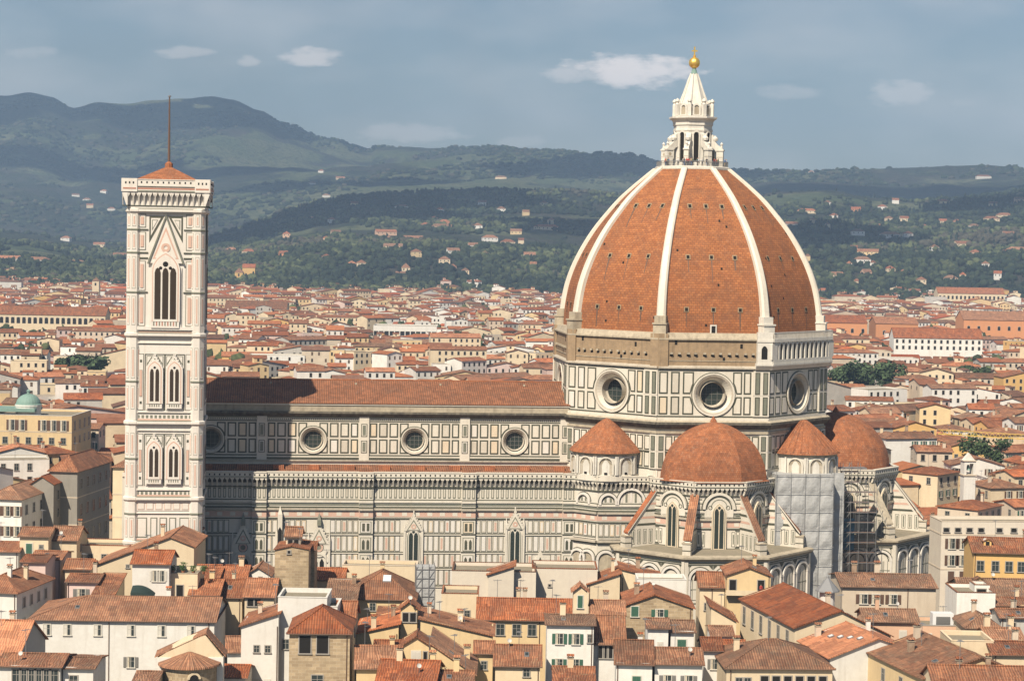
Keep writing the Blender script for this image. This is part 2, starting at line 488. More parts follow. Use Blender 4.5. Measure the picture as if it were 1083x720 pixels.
def cutpanel(mb, fr, x0, x1, z0, z1, cx, cz, r, n=0.0, fw=0.26, dark='green', light='marble'):
    """panel whose corner is bitten off by a round window of radius r"""
    for e, rr, n0, n1, m_ in ((0.0, r, n, n + 0.05, dark), (fw, r + fw, n + 0.05, n + 0.09, light)):
        a, b, lo, hi = x0 + e, x1 - e, z0 + e, z1 - e
        if cz > (z0 + z1) / 2:
            pts = [(x, min(hi, cz - math.sqrt(max(rr * rr - (x - cx) ** 2, 0.0)))) for x in [a + (b - a) * i / 10 for i in range(11)]]
            pts = [(a, lo), (b, lo)] + pts[::-1]
            if min(p[1] for p in pts[2:]) <= lo + 0.05:
                pts = [p for p in pts[2:] if p[1] > lo + 0.02]
                if len(pts) < 3:
                    continue
                pts = pts + [(pts[-1][0], lo), (pts[0][0], lo)]
        else:
            pts = [(x, max(lo, cz + math.sqrt(max(rr * rr - (x - cx) ** 2, 0.0)))) for x in [a + (b - a) * i / 10 for i in range(11)]]
            pts = pts + [(b, hi), (a, hi)]
            if max(p[1] for p in pts[:-2]) >= hi - 0.05:
                pts = [p for p in pts[:-2] if p[1] < hi - 0.02]
                if len(pts) < 3:
                    continue
                pts = pts + [(pts[-1][0], hi), (pts[0][0], hi)]
        mb.poly(fr, pts, n0, n1, m_)


def strip(mb, fr, x0, x1, z0, z1, mat, n0=0.0, n1=0.06):
    mb.box(fr, x0, x1, n0, n1, z0, z1, mat)


def corbels(mb, fr, x0, x1, zt, n=0.0, pitch=0.98, proj=0.95, h=1.85, par=1.1, mat='marble', dots=True, ah=0.62):
    """bracketed gallery: parapet with pierced dots on little pointed arches; zt = top of the parapet"""
    zp = zt - par
    mb.box(fr, x0, x1, n - 0.1, n + proj, zp, zt, mat)
    mb.box(fr, x0, x1, n + proj, n + proj + 0.1, zt - 0.14, zt, mat)
    mb.box(fr, x0, x1, n + proj, n + proj + 0.07, zp, zp + 0.14, 'green_pale')
    k = max(1, round((x1 - x0) / pitch))
    p = (x1 - x0) / k
    for i in range(k + 1):
        x = x0 + p * i
        mb.side(fr, [(n, zp - h), (n + 0.25, zp - h), (n + proj - 0.05, zp - 0.45), (n + proj - 0.05, zp), (n, zp)], max(x - 0.15, x0), min(x + 0.15, x1), mat)
        if i < k:
            mb.box(fr, x + 0.15, x + p - 0.15, n, n + 0.03, zp - h * 0.62, zp, 'soot_shade', bottom=False)  # shade between the brackets, painted as a dark backing
        if i < k:
            a, b, c = x + 0.15, x + p - 0.15, x + p / 2
            for tri in ([(a, zp - ah), (c, zp - 0.12), (a, zp)], [(b, zp - ah), (b, zp), (c, zp - 0.12)], [(a, zp), (c, zp - 0.12), (b, zp)]):
                mb.face([fr.p(q[0], n + proj - 0.06, q[1]) for q in tri], mat)
            if dots:
                mb.box(fr, c - 0.13, c + 0.13, n + proj, n + proj + 0.03, zt - 0.78, zt - 0.42, 'hollow')
    strip(mb, fr, x0, x1, zp - h - 0.2, zp - h, 'green', n, n + 0.25)


def lancet(mb, fr, cx, z0, w, h, n=0.0, lights=2, frame='marble', fr_w=0.45):
    """pointed window: frame, dark lights and tracery"""
    def arch(hw, zt0, extra):
        pts = [(cx - hw, z0), (cx + hw, z0)]
        zs = z0 + h - hw * 1.6 + extra
        for i in range(9):
            a = math.radians(90 * i / 8)
            pts.append((cx + hw * (2 * math.cos(a * 2 / 3) - 1), zs + 2 * hw * math.sin(a * 2 / 3) * 0.92))
        pts += [(2 * cx - x, z) for x, z in pts[:1:-1][1:]]
        return pts
    mb.poly(fr, arch(w / 2 + fr_w, 0, fr_w * 0.3), n, n + 0.22, frame)
    mb.poly(fr, arch(w / 2 + fr_w * 0.55, 0, fr_w * 0.15), n + 0.22, n + 0.235, 'green_pale')
    mb.poly(fr, arch(w / 2 + 0.06, 0, 0), n + 0.235, n + 0.25, frame)
    hw = w / 2
    lw = w / lights
    for i in range(lights):
        c = cx - hw + lw * (i + 0.5)
        r = lw / 2 - 0.09
        zt = z0 + h - w * 0.75
        mb.poly(fr, [(c - r, z0 + 0.3), (c + r, z0 + 0.3), (c + r, zt), (c + r * 0.7, zt + r * 1.0), (c, zt + r * 1.7), (c - r * 0.7, zt + r * 1.0), (c - r, zt)], n + 0.25, n + 0.262, 'stained')
    mb.ring(fr, cx, z0 + h - w * 0.36, 0.0, w * 0.15, n + 0.25, n + 0.26, 'stained', seg=10)


def gable(mb, fr, cx, z0, hw, zt, n, mat='marble', edge='pink'):
    mb.poly(fr, [(cx - hw, z0), (cx + hw, z0), (cx, zt)], n, n + 0.3, mat)
    k = 0.72
    mb.poly(fr, [(cx - hw * k, z0 + 0.1), (cx + hw * k, z0 + 0.1), (cx, z0 + (zt - z0) * k)], n + 0.3, n + 0.33, 'green_pale')
    mb.poly(fr, [(cx - hw * k * 0.8, z0 + 0.2), (cx + hw * k * 0.8, z0 + 0.2), (cx, z0 + (zt - z0) * k * 0.84)], n + 0.33, n + 0.36, edge if edge != 'pink' else mat)
    mb.ring(fr, cx, z0 + (zt - z0) * 0.28, hw * 0.12, hw * 0.28, n + 0.36, n + 0.4, 'pink', seg=12)
    for i in range(7):                                   # crockets
        for sgn in (-1, 1):
            f = (i + 0.5) / 7
            mb.box(fr, cx + sgn * hw * (1 - f) - 0.12, cx + sgn * hw * (1 - f) + 0.12, n, n + 0.3, z0 + (zt - z0) * f, z0 + (zt - z0) * f + 0.38, mat)
    mb.box(fr, cx - 0.12, cx + 0.12, n, n + 0.25, zt - 0.2, zt + 0.9, mat)


def pinnacle(mb, fr, x, z0, z1, n, w=0.5, mat='marble'):
    mb.box(fr, x - w / 2, x + w / 2, n, n + w, z0, z1 - 1.6, mat)
    q = [fr.p(x - w / 2, n, z1 - 1.6), fr.p(x + w / 2, n, z1 - 1.6), fr.p(x + w / 2, n + w, z1 - 1.6), fr.p(x - w / 2, n + w, z1 - 1.6)]
    t = fr.p(x, n + w / 2, z1)
    for i in range(4):
        mb.face([q[i], q[(i + 1) % 4], t], mat)


def funnel(name, parent, fr, cx, cz, r, ri, depth):
    """round window: splayed stone ring, dark glazing with leads"""
    mb = MB()
    mb.ring(fr, cx, cz, r * 0.93, r, -0.1, 0.3, 'marble', seg=36)
    mb.ring(fr, cx, cz, r * 0.85, r * 0.93, 0.0, 0.24, 'marble_old', seg=36, nin=0.14)
    mb.ring(fr, cx, cz, r, r + 0.16, -0.1, 0.1, 'green', seg=36)
    mb.ring(fr, cx, cz, ri * 1.12, r * 0.85, 0, 0.14, 'marble', seg=36, nin=-depth * 0.8)
    mb.ring(fr, cx, cz, ri, ri * 1.12, 0, -depth * 0.8, 'marble_old', seg=36, nin=-depth)
    mb.disk(fr, cx, cz, ri, -depth, 'stained', seg=36)
    for k in (-1, 0, 1):
        hh = math.sqrt(max(ri * ri - (k * ri / 2.0) ** 2, 0.01))
        mb.box(fr, cx + k * ri / 2.0 - 0.03, cx + k * ri / 2.0 + 0.03, -depth, -depth + 0.05, cz - hh, cz + hh, 'shut_grey')
        mb.box(fr, cx - hh, cx + hh, -depth + 0.05, -depth + 0.08, cz + k * ri / 2.0 - 0.03, cz + k * ri / 2.0 + 0.03, 'shut_grey')
    return mb.build(name, parent)


# --- nave: clerestory
BAY = [-116.0, -109.6, -89.1, -68.5, -48.0, -27.4]
fr = Frame((0, -11, 0), SOUTH)
cl = MB()
for b0, b1 in zip(BAY[1:-1], BAY[2:]):
    c = (b0 + b1) / 2
    cl.holed(fr, b0, b1, 30.0, 44.6, c, 37.25, 2.62, 0.0, 'marble')
    for i in range(-4, 5):
        if i == 0:
            continue
        px_ = c + i * 2.12
        if abs(i) == 1:
            continue
        if abs(i) == 4:
            continue
        for z0, z1 in ((34.55, 37.45), (37.85, 40.75)):
            panel(cl, fr, px_ - 0.88, px_ + 0.88, z0, z1)
    for sg in (-1, 1):                                  # panels cut by the round window
        x = c + sg * 2.12
        for z0, z1 in ((34.55, 37.15), (37.95, 40.75)):
            cutpanel(cl, fr, x - 0.88, x + 0.88, z0, z1, c, 37.25, 2.8)
        px_ = c + sg * 8.35
        for z0, z1 in ((34.55, 37.45), (37.85, 40.75)):
            panel(cl, fr, px_ - 0.75, px_ + 0.75, z0, z1)
cl.box(fr, -116, -109.6, -0.4, 0.0, 30, 44.6, 'marble')
cl.box(fr, -27.4, -23, -0.4, 0.0, 30, 44.6, 'marble')
for z0, z1, m, n in ((34.0, 34.28, 'green', 0.08), (33.4, 33.75, 'green', 0.3), (33.0, 33.25, 'marble_old', 0.45), (41.0, 41.2, 'green', 0.08), (41.75, 41.95, 'green_pale', 0.12)):
    strip(cl, fr, -116, -23.5, z0, z1, m, 0, n)
strip(cl, fr, -116, -23.5, 33.75, 34.0, 'marble', 0, 0.2)
for b in BAY[1:]:
    cl.box(fr, b - 1.0, b + 1.0, 0, 0.35, 33.2, 42.6, 'marble')
    for z0, z1 in ((34.7, 37.2), (38.0, 40.6)):
        panel(cl, fr, b - 0.62, b + 0.62, z0, z1, 0.35, 0.14, 'green', 'marble')
        cl.box(fr, b - 0.32, b + 0.32, 0.44, 0.46, z0 + 0.3, z1 - 0.3, 'green_pale', bottom=False)
for i in range(int(92 / 0.42)):                          # fine frieze of little squares
    x = -115.8 + i * 0.42
    cl.box(fr, x, x + 0.2, 0.0, 0.05, 41.32, 41.62, 'green_pale', bottom=False)
cl.side(fr, [(0, 41.98), (0.3, 41.98), (1.05, 42.75), (0, 42.75)], -116, -23.5, 'soot_shade')  # cornice shadow painted as a dark band along with its grime
cl.box(fr, -116, -23.5, 0, 1.1, 42.7, 43.1, 'soot_shade')
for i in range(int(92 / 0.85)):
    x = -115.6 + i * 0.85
    cl.side(fr, [(0.2, 42.05), (0.45, 42.05), (1.0, 42.6), (1.0, 42.74), (0.2, 42.74)], x, x + 0.34, 'soot_shade')
cl.box(fr, -116, -24.5, -0.4, 0.55, 43.1, 44.35, 'ledge')
cl.box(fr, -116, -24.5, -0.4, 0.75, 44.35, 44.75, 'marble')
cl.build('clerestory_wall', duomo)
for b0, b1 in zip(BAY[1:-1], BAY[2:]):
    funnel('round_window', duomo, fr, (b0 + b1) / 2, 37.25, 2.75, 1.72, 0.7)
nr = MB()
E_, RZ, RW = 11.9, 48.7, -25.3
W0 = -116.0
for sg in (-1, 1):
    a, b, c_, d = (W0, sg * E_, 44.85), (RW + (0 if sg < 0 else 0), sg * E_, 44.85), (RW - 1.0, 0, RZ), (W0, 0, RZ)
    pts = [a, b, c_, d] if sg < 0 else [b, a, d, c_]
    nr.face(pts, 'nave_tile')
    e = [(p[0], p[1], p[2] - 0.18) for p in pts]
    nr.face([e[0], e[1], pts[1], pts[0]], 'nave_tile')
nr.tube([(W0, 0, RZ), (RW - 1.0, 0, RZ)], 0.22, 'half_tile', 6)
nr.face([(W0, -E_, 44.85), (W0, 0, RZ), (W0, E_, 44.85)], 'marble')
for i in range(5):
    x = -105 + i * 17.5
    nr.box(fr, x - 0.2, x + 0.2, -9 + 0.0, -8.6, 47.2, 48.3, 'ledge')
nr.build('nave_roof', duomo)
core = MB()
core.box(Frame((0, 11, 0), SOUTH), -116, -23, 0, 20.4, 0, 44.6, 'marble', back=True)
core.box(Frame((0, 21, 0), SOUTH), -116, -23, 0, 10, 0, 31, 'marble', back=True)
core.build('nave_core', duomo)

# --- aisle roof and wall
ar = MB()
ar.face([(-116, -21.2, 30.7), (-26, -21.2, 30.7), (-26, -11.0, 32.3), (-116, -11.0, 32.3)], 'nave_tile')
for i in range(12):
    x = -107 + i * 7.1
    ar.box(Frame((x, -12.4, 0), SOUTH), -1.1, 1.1, 0, 2.6, 31.0, 32.45, 'clay_new')
ar.build('aisle_roof', duomo)
AW = -21.0
fa = Frame((0, AW, 0), SOUTH)
aw = MB()
BUT = [-109.8, -89.3, -68.3, -47.9, -27.6]
X0, X1 = -116.0, -26.3
aw.box(fa, X0, X1, -0.5, 0.0, 0, 31.5, 'marble', bottom=False)


def aisle_bands(mb, f, x0, x1, n=0.0, top=32.0, arcade=True, pitch=0.98):
    if arcade:
        strip(mb, f, x0, x1, 28.95, 29.12, 'green', n, n + 0.12)
        k = max(1, round((x1 - x0) / pitch))
        p = (x1 - x0) / k
        for i in range(k):
            mb.box(f, x0 + p * (i + 0.5) - 0.29, x0 + p * (i + 0.5) + 0.29, n, n + 0.05, 26.75, 28.75, 'green_pale', bottom=False)
            mb.box(f, x0 + p * (i + 0.5) - 0.15, x0 + p * (i + 0.5) + 0.15, n + 0.05, n + 0.07, 26.95, 28.5, 'marble_grey', bottom=False)
    for z0, z1, m, d in ((26.3, 26.5, 'green', 0.1), (25.85, 26.3, 'marble', 0.25), (25.3, 25.6, 'green_pale', 0.08), (24.75, 25.05, 'green', 0.3), (24.35, 24.75, 'marble_old', 0.45),
                         (23.0, 24.1, 'pink', 0.06), (22.55, 22.8, 'green', 0.14)):
        strip(mb, f, x0, x1, z0, z1, m, n, n + d)
    k = max(1, round((x1 - x0) / 2.6))
    p = (x1 - x0) / k
    for i in range(k):
        mb.box(f, x0 + p * (i + 0.5) - 0.5, x0 + p * (i + 0.5) + 0.5, n + 0.06, n + 0.08, 23.2, 23.9, 'marble', bottom=False)


def tall_panels(mb, f, x0, x1, n=0.0, skip=(), pitch=1.13, rows=((19.85, 22.35), (16.15, 19.2), (12.95, 15.6), (9.4, 12.4))):
    k = max(1, round((x1 - x0) / pitch))
    p = (x1 - x0) / k
    for z0, z1 in rows:
        for i in range(k):
            c = x0 + p * (i + 0.5)
            if any(s0 - 0.4 < c < s1 + 0.4 and zz0 < z1 - 0.2 and zz1 > z0 + 0.2 for s0, s1, zz0, zz1 in skip):
                continue
            mb.box(f, c - 0.5, c + 0.5, n, n + 0.05, z0, z1, 'green', bottom=False)
            mb.box(f, c - 0.39, c + 0.39, n + 0.05, n + 0.09, z0 + 0.1, z1 - 0.1, slabcol('marble'), bottom=False)
            mb.box(f, c - 0.2, c + 0.2, n + 0.09, n + 0.10, z0 + 0.4, z1 - 0.4, 'pink' if (i * 7 + int(z0)) % 5 == 0 else 'marble_tower', bottom=False)
        strip(mb, f, x0, x1, z0 - 0.28, z0 - 0.1, 'green', n, n + 0.12)
        strip(mb, f, x0, x1, z0 - 0.48, z0 - 0.28, 'marble', n, n + 0.2)


skips = [(-60.7, -56.9, 9, 23.6), (-40.5, -36.5, 9, 24), (-94.6, -90.2, 8, 22.9), (-79.7, -75.3, 8, 22.9), (-35.0, -31.6, 9, 15.8)]
for b0, b1 in zip(BUT[:-1], BUT[1:]):
    aisle_bands(aw, fa, b0 + 1.4, b1 - 1.4)
    tall_panels(aw, fa, b0 + 1.4, b1 - 1.4, 0, skips)
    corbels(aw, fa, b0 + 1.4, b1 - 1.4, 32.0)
for b in BUT:
    x1b = b + 1.4
    aw.box(fa, b - 1.4, x1b, 0, 0.7, 0, 31.0, 'marble')
    aisle_bands(aw, fa, b - 1.4, x1b, 0.7)
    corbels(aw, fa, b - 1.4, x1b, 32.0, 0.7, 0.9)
    for z0, z1 in ((19.85, 22.2), (16.3, 19.0), (13.1, 15.5)):
        panel(aw, fa, b - 1.1, b + 1.1, z0, z1, 0.7, 0.15, 'green_pale')
        for sg in (-0.45, 0.45):
            if z0 > 19:
                aw.box(fa, b + sg - 0.27, b + sg + 0.27, 0.79, 0.82, z0 + 0.4, z1 - 0.4, 'green', bottom=False)
            else:
                aw.poly(fa, [(b + sg - 0.27, z0 + 0.3), (b + sg + 0.27, z0 + 0.3), (b + sg + 0.27, z1 - 0.8), (b + sg, z1 - 0.35), (b + sg - 0.27, z1 - 0.8)], 0.79, 0.82, 'green')
        strip(aw, fa, b - 1.4, b + 1.4, z0 - 0.3, z0 - 0.1, 'green', 0.7, 0.82)
aw.build('aisle_wall', duomo)
for cx in (-58.8, -38.5):
    lw = MB()
    hi = 21.2 if cx < -50 else 21.6
    lw.box(fa, cx - 1.75, cx + 1.75, 0, 0.28, 9, hi - 0.8, 'marble')
    gable(lw, fa, cx, hi - 0.9, 1.9, 23.4 if cx < -50 else 24.2, 0.28)
    lancet(lw, fa, cx, 11.0, 2.0, hi - 11.0 - 0.4, 0.3)
    for sg in (-1, 1):
        pinnacle(lw, fa, cx + sg * 1.75, 9, hi + (0.6 if cx < -50 else 1.6), 0.1, 0.42)
    lw.build('lancet_window', duomo)
for cx in (-92.4, -77.5):
    pt = MB()
    pt.box(fa, cx - 2.0, cx + 2.0, 0, 0.35, 6, 17.6, 'marble')
    gable(pt, fa, cx, 17.6, 2.1, 21.8, 0.35)
    pt.ring(fa, cx, 16.9, 1.0, 1.9, 0.35, 0.55, 'marble', 0, 360, 20)
    pt.ring(fa, cx, 16.9, 0.5, 0.85, 0.35, 0.5, 'pink', 0, 360, 16)
    pt.disk(fa, cx, 16.9, 1.0, 0.37, 'green_pale')
    pt.ring(fa, cx, 14.0, 1.5, 2.0, 0.35, 0.65, 'marble', 0, 180, 16)
    for sg in (-0.62, 0.62):
        pt.poly(fa, [(cx + sg - 0.42, 8), (cx + sg + 0.42, 8), (cx + sg + 0.42, 14), (cx + sg, 14.8), (cx + sg - 0.42, 14)], 0.35, 0.38, 'hollow')
        pinnacle(pt, fa, cx + sg * 3.3, 9, 20.2, 0.2, 0.4)
    pinnacle(pt, fa, cx, 21.3, 24.0, 0.2, 0.75, 'green_pale')
    pt.build('portal', duomo)
nt = MB()
pinnacle(nt, fa, -85.2, 12, 25.2, 0.2, 0.9)
pinnacle(nt, fa, -85.9, 12, 21.2, 0.2, 0.4)
pinnacle(nt, fa, -84.4, 12, 21.2, 0.2, 0.4)
nt.poly(fa, [(-85.6, 17.8), (-84.8, 17.8), (-84.8, 20.4), (-85.2, 21.1), (-85.6, 20.4)], 1.1, 1.13, 'hollow')
nt.build('statue_niche', duomo)
dg = MB()
dg.poly(fa, [(-35.0, 12.6), (-31.6, 12.6), (-33.3, 16.6)], 0.05, 0.3, 'marble')
dg.poly(fa, [(-34.3, 12.7), (-32.3, 12.7), (-33.3, 15.1)], 0.3, 0.33, 'green')
dg.poly(fa, [(-34.0, 12.8), (-32.6, 12.8), (-33.3, 14.5)], 0.33, 0.36, 'marble')
dg.build('door_gable', duomo)

# --- drum under the dome
RD = 29.25
APO = RD * math.cos(math.pi / 8)
HS = RD * math.sin(math.pi / 8)


def octf(c, apo, k):
    """frame of face k of an octagon (k=0 faces south, then counter-clockwise: 1 = south-east, 2 = east)"""
    a = SOUTH + k * math.pi / 4
    return Frame((c[0] + apo * math.cos(a), c[1] + apo * math.sin(a), 0), a)


dr = MB()
for k in range(8):
    f = octf((0, 0), APO, k)
    dr.holed(f, -HS, HS, 43.2, 53.6, 0, 48.4, 4.2, 0.0, 'marble')
    strip(dr, f, -HS, HS, 43.9, 44.15, 'green', 0, 0.08)
    strip(dr, f, -HS, HS, 43.2, 43.75, 'marble', 0, 0.22)
    strip(dr, f, -HS, HS, 53.1, 53.3, 'green', 0, 0.08)
    for z0, z1 in ((44.4, 48.0), (48.5, 52.9)):
        for x0, x1 in ((-11.0, -9.2), (-8.6, -6.85), (6.1, 7.6)):
            panel(dr, f, x0, x1, z0, z1, 0, 0.3)
        cutpanel(dr, f, -6.2, -4.0, z0, z1, 0, 48.4, 4.5, 0, 0.3)
        cutpanel(dr, f, 3.9, 5.75, z0, z1, 0, 48.4, 4.5, 0, 0.28)
        dr.box(f, 8.0, 11.25, 0, 0.3, z0 - 0.3, z1 + 0.3, 'marble')
        for x0, x1 in ((8.35, 9.35), (9.95, 10.95)):
            panel(dr, f, x0, x1, z0, z1, 0.3, 0.2, 'green', 'green_pale')
    # cornice under the round windows, its shadow band painted in with the grime
    dr.side(f, [(0, 41.55), (0.25, 41.55), (1.0, 42.45), (0, 42.45)], -HS - 0.35, HS + 0.35, 'soot_shade')
    dr.side(f, [(0, 42.45), (1.05, 42.45), (1.05, 42.95), (0, 42.95)], -HS - 0.35, HS + 0.35, 'soot_shade')
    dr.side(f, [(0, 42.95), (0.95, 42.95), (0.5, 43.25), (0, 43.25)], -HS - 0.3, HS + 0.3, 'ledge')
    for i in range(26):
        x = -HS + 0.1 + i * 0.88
        dr.side(f, [(0.05, 41.75), (0.35, 41.75), (0.86, 42.35), (0.86, 42.48), (0.05, 42.48)], x, x + 0.4, 'soot_shade')
    # lower storey of the octagon
    dr.box(f, -HS - 0.1, HS + 0.1, -1.2, -0.25, 14, 41.8, 'marble')
    strip(dr, f, -HS, HS, 40.6, 41.1, 'ledge', -0.25, 0.1)
    for z0, z1 in ((37.2, 40.1), (33.8, 36.8)):
        for i in range(-5, 6):
            panel(dr, f, i * 1.75 - 0.72, i * 1.75 + 0.72, z0, z1, -0.25, 0.24)
        for sg in (-1, 1):
            dr.box(f, sg * 10.35 - 0.85, sg * 10.35 + 0.85, -0.25, 0.1, z0 - 0.25, z1 + 0.25, 'marble')
            panel(dr, f, sg * 10.35 - 0.5, sg * 10.35 + 0.5, z0, z1, 0.1, 0.14, 'green', 'green_pale')
        strip(dr, f, -HS, HS, z0 - 0.35, z0 - 0.15, 'green', -0.25, -0.1)
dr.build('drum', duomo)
for k in range(8):
    funnel('drum_window', duomo, octf((0, 0), APO, k), 0, 48.4, 4.3, 2.25, 1.7)
bd = MB()
for k in range(8):
    f = octf((0, 0), APO, k)
    bd.box(f, -HS, HS, -1.6, -0.15, 53.55, 59.2, 'rough_stone')
    bd.side(f, [(-1.6, 59.2), (0.25, 59.2), (0.25, 59.5), (0.0, 59.6), (-0.5, 60.5), (-1.6, 60.6)], -HS, HS, 'ledge')
    bd.side(f, [(-0.2, 53.55), (0.45, 53.55), (0.45, 53.8), (-0.2, 54.15)], -HS, HS, 'marble_old')
    for i in range(11):
        x = -8.6 + i * 1.66 + RND.uniform(-0.15, 0.15)
        bd.box(f, x - 0.25, x + 0.25, -0.15, 0.35, 56.35, 56.7, 'ledge')
        bd.box(f, x - 0.3, x + 0.3, -0.15, -0.12, 55.95, 56.35, 'hollow')
    for x, z in ((5.5, 57.6), (-7.7, 58.2), (2.0, 54.9)):
        bd.box(f, x - 0.25, x + 0.25, -0.15, -0.12, z, z + 0.9, 'hollow')
    for sg in (-1, 1):
        bd.box(f, sg * 10.3 - 1.0, sg * 10.3 + 1.0, -0.3, 0.2, 53.55, 60.4, 'rough_stone')
    strip(bd, f, -HS, HS, 55.0, 55.12, 'ledge', -0.15, -0.05)
bd.build('drum_band', duomo)
# loggia on the south-east side
lg = MB()
f = octf((0, 0), APO, 1)
L0, L1 = -HS - 0.35, HS + 0.3
lg.side(f, [(-0.2, 53.4), (0.6, 53.4), (1.25, 54.3), (1.25, 54.75), (-0.2, 54.75)], L0, L1, 'marble_clean')
lg.box(f, L0, L1, -0.15, 0.25, 54.7, 59.2, 'marble_old')
lg.box(f, L0, L1, 0.8, 1.15, 54.75, 55.5, 'marble_clean')
n_ = 13
for i in range(n_ + 1):
    x = L0 + 0.5 + (L1 - L0 - 1.0) * i / n_
    wd = 0.3 if 0 < i < n_ else 1.0
    lg.box(f, x - wd, x + wd, 0.75, 1.15, 55.5, 58.7, 'marble_clean')
    if i < n_:
        lg.ring(f, x + (L1 - L0 - 1.0) / n_ / 2, 58.2, 0.5, 0.95, 0.75, 1.13, 'marble_clean', 0, 180, 10)
        lg.box(f, x + 0.3, x + (L1 - L0 - 1) / n_ - 0.3, 0.3, 0.34, 55.5, 58.6, 'hollow')
lg.box(f, L0, L1, 0.2, 1.28, 58.95, 59.6, 'marble_clean')
lg.box(f, L0, L1, -0.6, 1.2, 59.6, 59.7, 'marble_clean')
lg.box(f, L0, L1, 1.05, 1.22, 60.75, 60.95, 'marble_clean')
for i in range(48):
    x = L0 + 0.2 + (L1 - L0 - 0.4) * i / 47
    lg.box(f, x - 0.1, x + 0.1, 1.07, 1.2, 59.7, 60.75, 'marble_clean')
g = octf((0, 0), APO, 0)                                  # it turns the corner for one arch
lg.side(g, [(-0.2, 53.4), (0.6, 53.4), (1.25, 54.3), (1.25, 54.75), (-0.2, 54.75)], HS - 2.9, HS + 0.5, 'marble_clean')
lg.box(g, HS - 2.7, HS + 0.4, -0.1, 1.12, 54.75, 60.9, 'marble_clean')
lg.poly(g, [(HS - 1.9, 55.6), (HS - 0.7, 55.6), (HS - 0.7, 57.6), (HS - 1.0, 58.1), (HS - 1.3, 58.25), (HS - 1.6, 58.1), (HS - 1.9, 57.6)], 1.12, 1.15, 'hollow')
lg.box(g, HS - 2.8, HS + 0.45, 1.12, 1.26, 59.0, 59.5, 'marble_clean')
h = octf((0, 0), APO, 2)
lg.box(h, -HS - 0.4, -HS + 2.6, -0.1, 1.12, 54.75, 60.9, 'marble_clean')
lg.build('loggia', duomo)

# --- the dome
PROF = [(60.4, 27.6), (63.4, 27.4), (66.5, 26.95), (69.8, 26.2), (73.8, 24.7), (77.8, 22.6), (81.4, 20.25), (84.8, 17.5), (87.6, 15.0), (90.2, 12.15), (92.4, 9.5), (94.1, 7.4)]


def prof(z):
    P = PROF
    for i in range(len(P) - 1):
        if z <= P[i + 1][0] or i == len(P) - 2:
            t = (z - P[i][0]) / (P[i + 1][0] - P[i][0])
            m0 = (P[i + 1][1] - P[max(i - 1, 0)][1]) / (P[i + 1][0] - P[max(i - 1, 0)][0])
            m1 = (P[min(i + 2, len(P) - 1)][1] - P[i][1]) / (P[min(i + 2, len(P) - 1)][0] - P[i][0])
            d = P[i + 1][0] - P[i][0]
            return (2 * t ** 3 - 3 * t ** 2 + 1) * P[i][1] + (t ** 3 - 2 * t ** 2 + t) * d * m0 + (-2 * t ** 3 + 3 * t ** 2) * P[i + 1][1] + (t ** 3 - t ** 2) * d * m1
    return P[-1][1]


ZS = [60.4 + (94.1 - 60.4) * i / 40 for i in range(41)]
dm = MB()
c8 = math.cos(math.pi / 8)
s8 = math.sin(math.pi / 8)
for k in range(8):
    L = 0.0
    f = octf((0, 0), 0.0, k)
    for z0, z1 in zip(ZS[:-1], ZS[1:]):
        r0, r1 = prof(z0), prof(z1)
        dl = math.hypot((r1 - r0) * c8, z1 - z0)
        dm.face([f.p(-r0 * s8, r0 * c8, z0), f.p(r0 * s8, r0 * c8, z0), f.p(r1 * s8, r1 * c8, z1), f.p(-r1 * s8, r1 * c8, z1)], 'dome_tile',
                [(-r0 * s8 + 40 * k, L), (r0 * s8 + 40 * k, L), (r1 * s8 + 40 * k, L + dl), (-r1 * s8 + 40 * k, L + dl)])
        L += dl
    for zz in (65.2, 75.6, 85.9):                          # little round light holes and the damp marks below them
        for j in (-1, 0, 1):
            r = prof(zz)
            x = j * r * 0.2
            sl_ = (prof(zz + 0.3) - prof(zz - 0.3)) / 0.6 * c8
            q = lambda dx, dz, dn: f.p(x + dx, r * c8 + sl_ * dz + dn, zz + dz)
            dm.face([q(-0.5, -0.5, 0.12), q(0.5, -0.5, 0.12), q(0.5, 0.5, 0.12), q(-0.5, 0.5, 0.12)], 'rough_stone')
            dm.face([q(-0.3, -0.34, 0.16), q(0.3, -0.34, 0.16), q(0.3, 0.32, 0.16), q(-0.3, 0.32, 0.16)], 'hollow')
            wst = RND.uniform(0.08, 0.2)
            z = zz - 0.55
            hh = RND.uniform(1.6, 5.0)
            while z > zz - hh and z > 61.5:
                za = z - 0.5
                dm.face([f.p(x - wst, prof(za) * c8 + 0.03, za), f.p(x + wst, prof(za) * c8 + 0.03, za), f.p(x + wst, prof(z) * c8 + 0.03, z), f.p(x - wst, prof(z) * c8 + 0.03, z)], 'shut_brown')
                z = za
                wst *= 0.9
    for _ in range(6):                                     # putlog holes
        zz = RND.uniform(62, 84)
        r = prof(zz)
        x = RND.uniform(-0.33, 0.33) * r
        sl_ = (prof(zz + 0.3) - prof(zz - 0.3)) / 0.6 * c8
        dm.face([f.p(x - 0.2, (r * c8) + sl_ * -0.22 + 0.06, zz - 0.22), f.p(x + 0.2, (r * c8) + sl_ * -0.22 + 0.06, zz - 0.22), f.p(x + 0.2, (r * c8) + sl_ * 0.22 + 0.06, zz + 0.22), f.p(x - 0.2, (r * c8) + sl_ * 0.22 + 0.06, zz + 0.22)], 'hollow')
dm.build('dome_shell', duomo)
f = octf((0, 0), APO, 0)
dd = MB()
dd.box(f, -0.65, 0.65, -3.0, -1.3, 60.3, 62.2, 'marble_clean')
dd.box(f, -0.4, 0.4, -1.3, -1.27, 60.4, 61.95, 'hollow')
dd.build('dome_door', duomo)
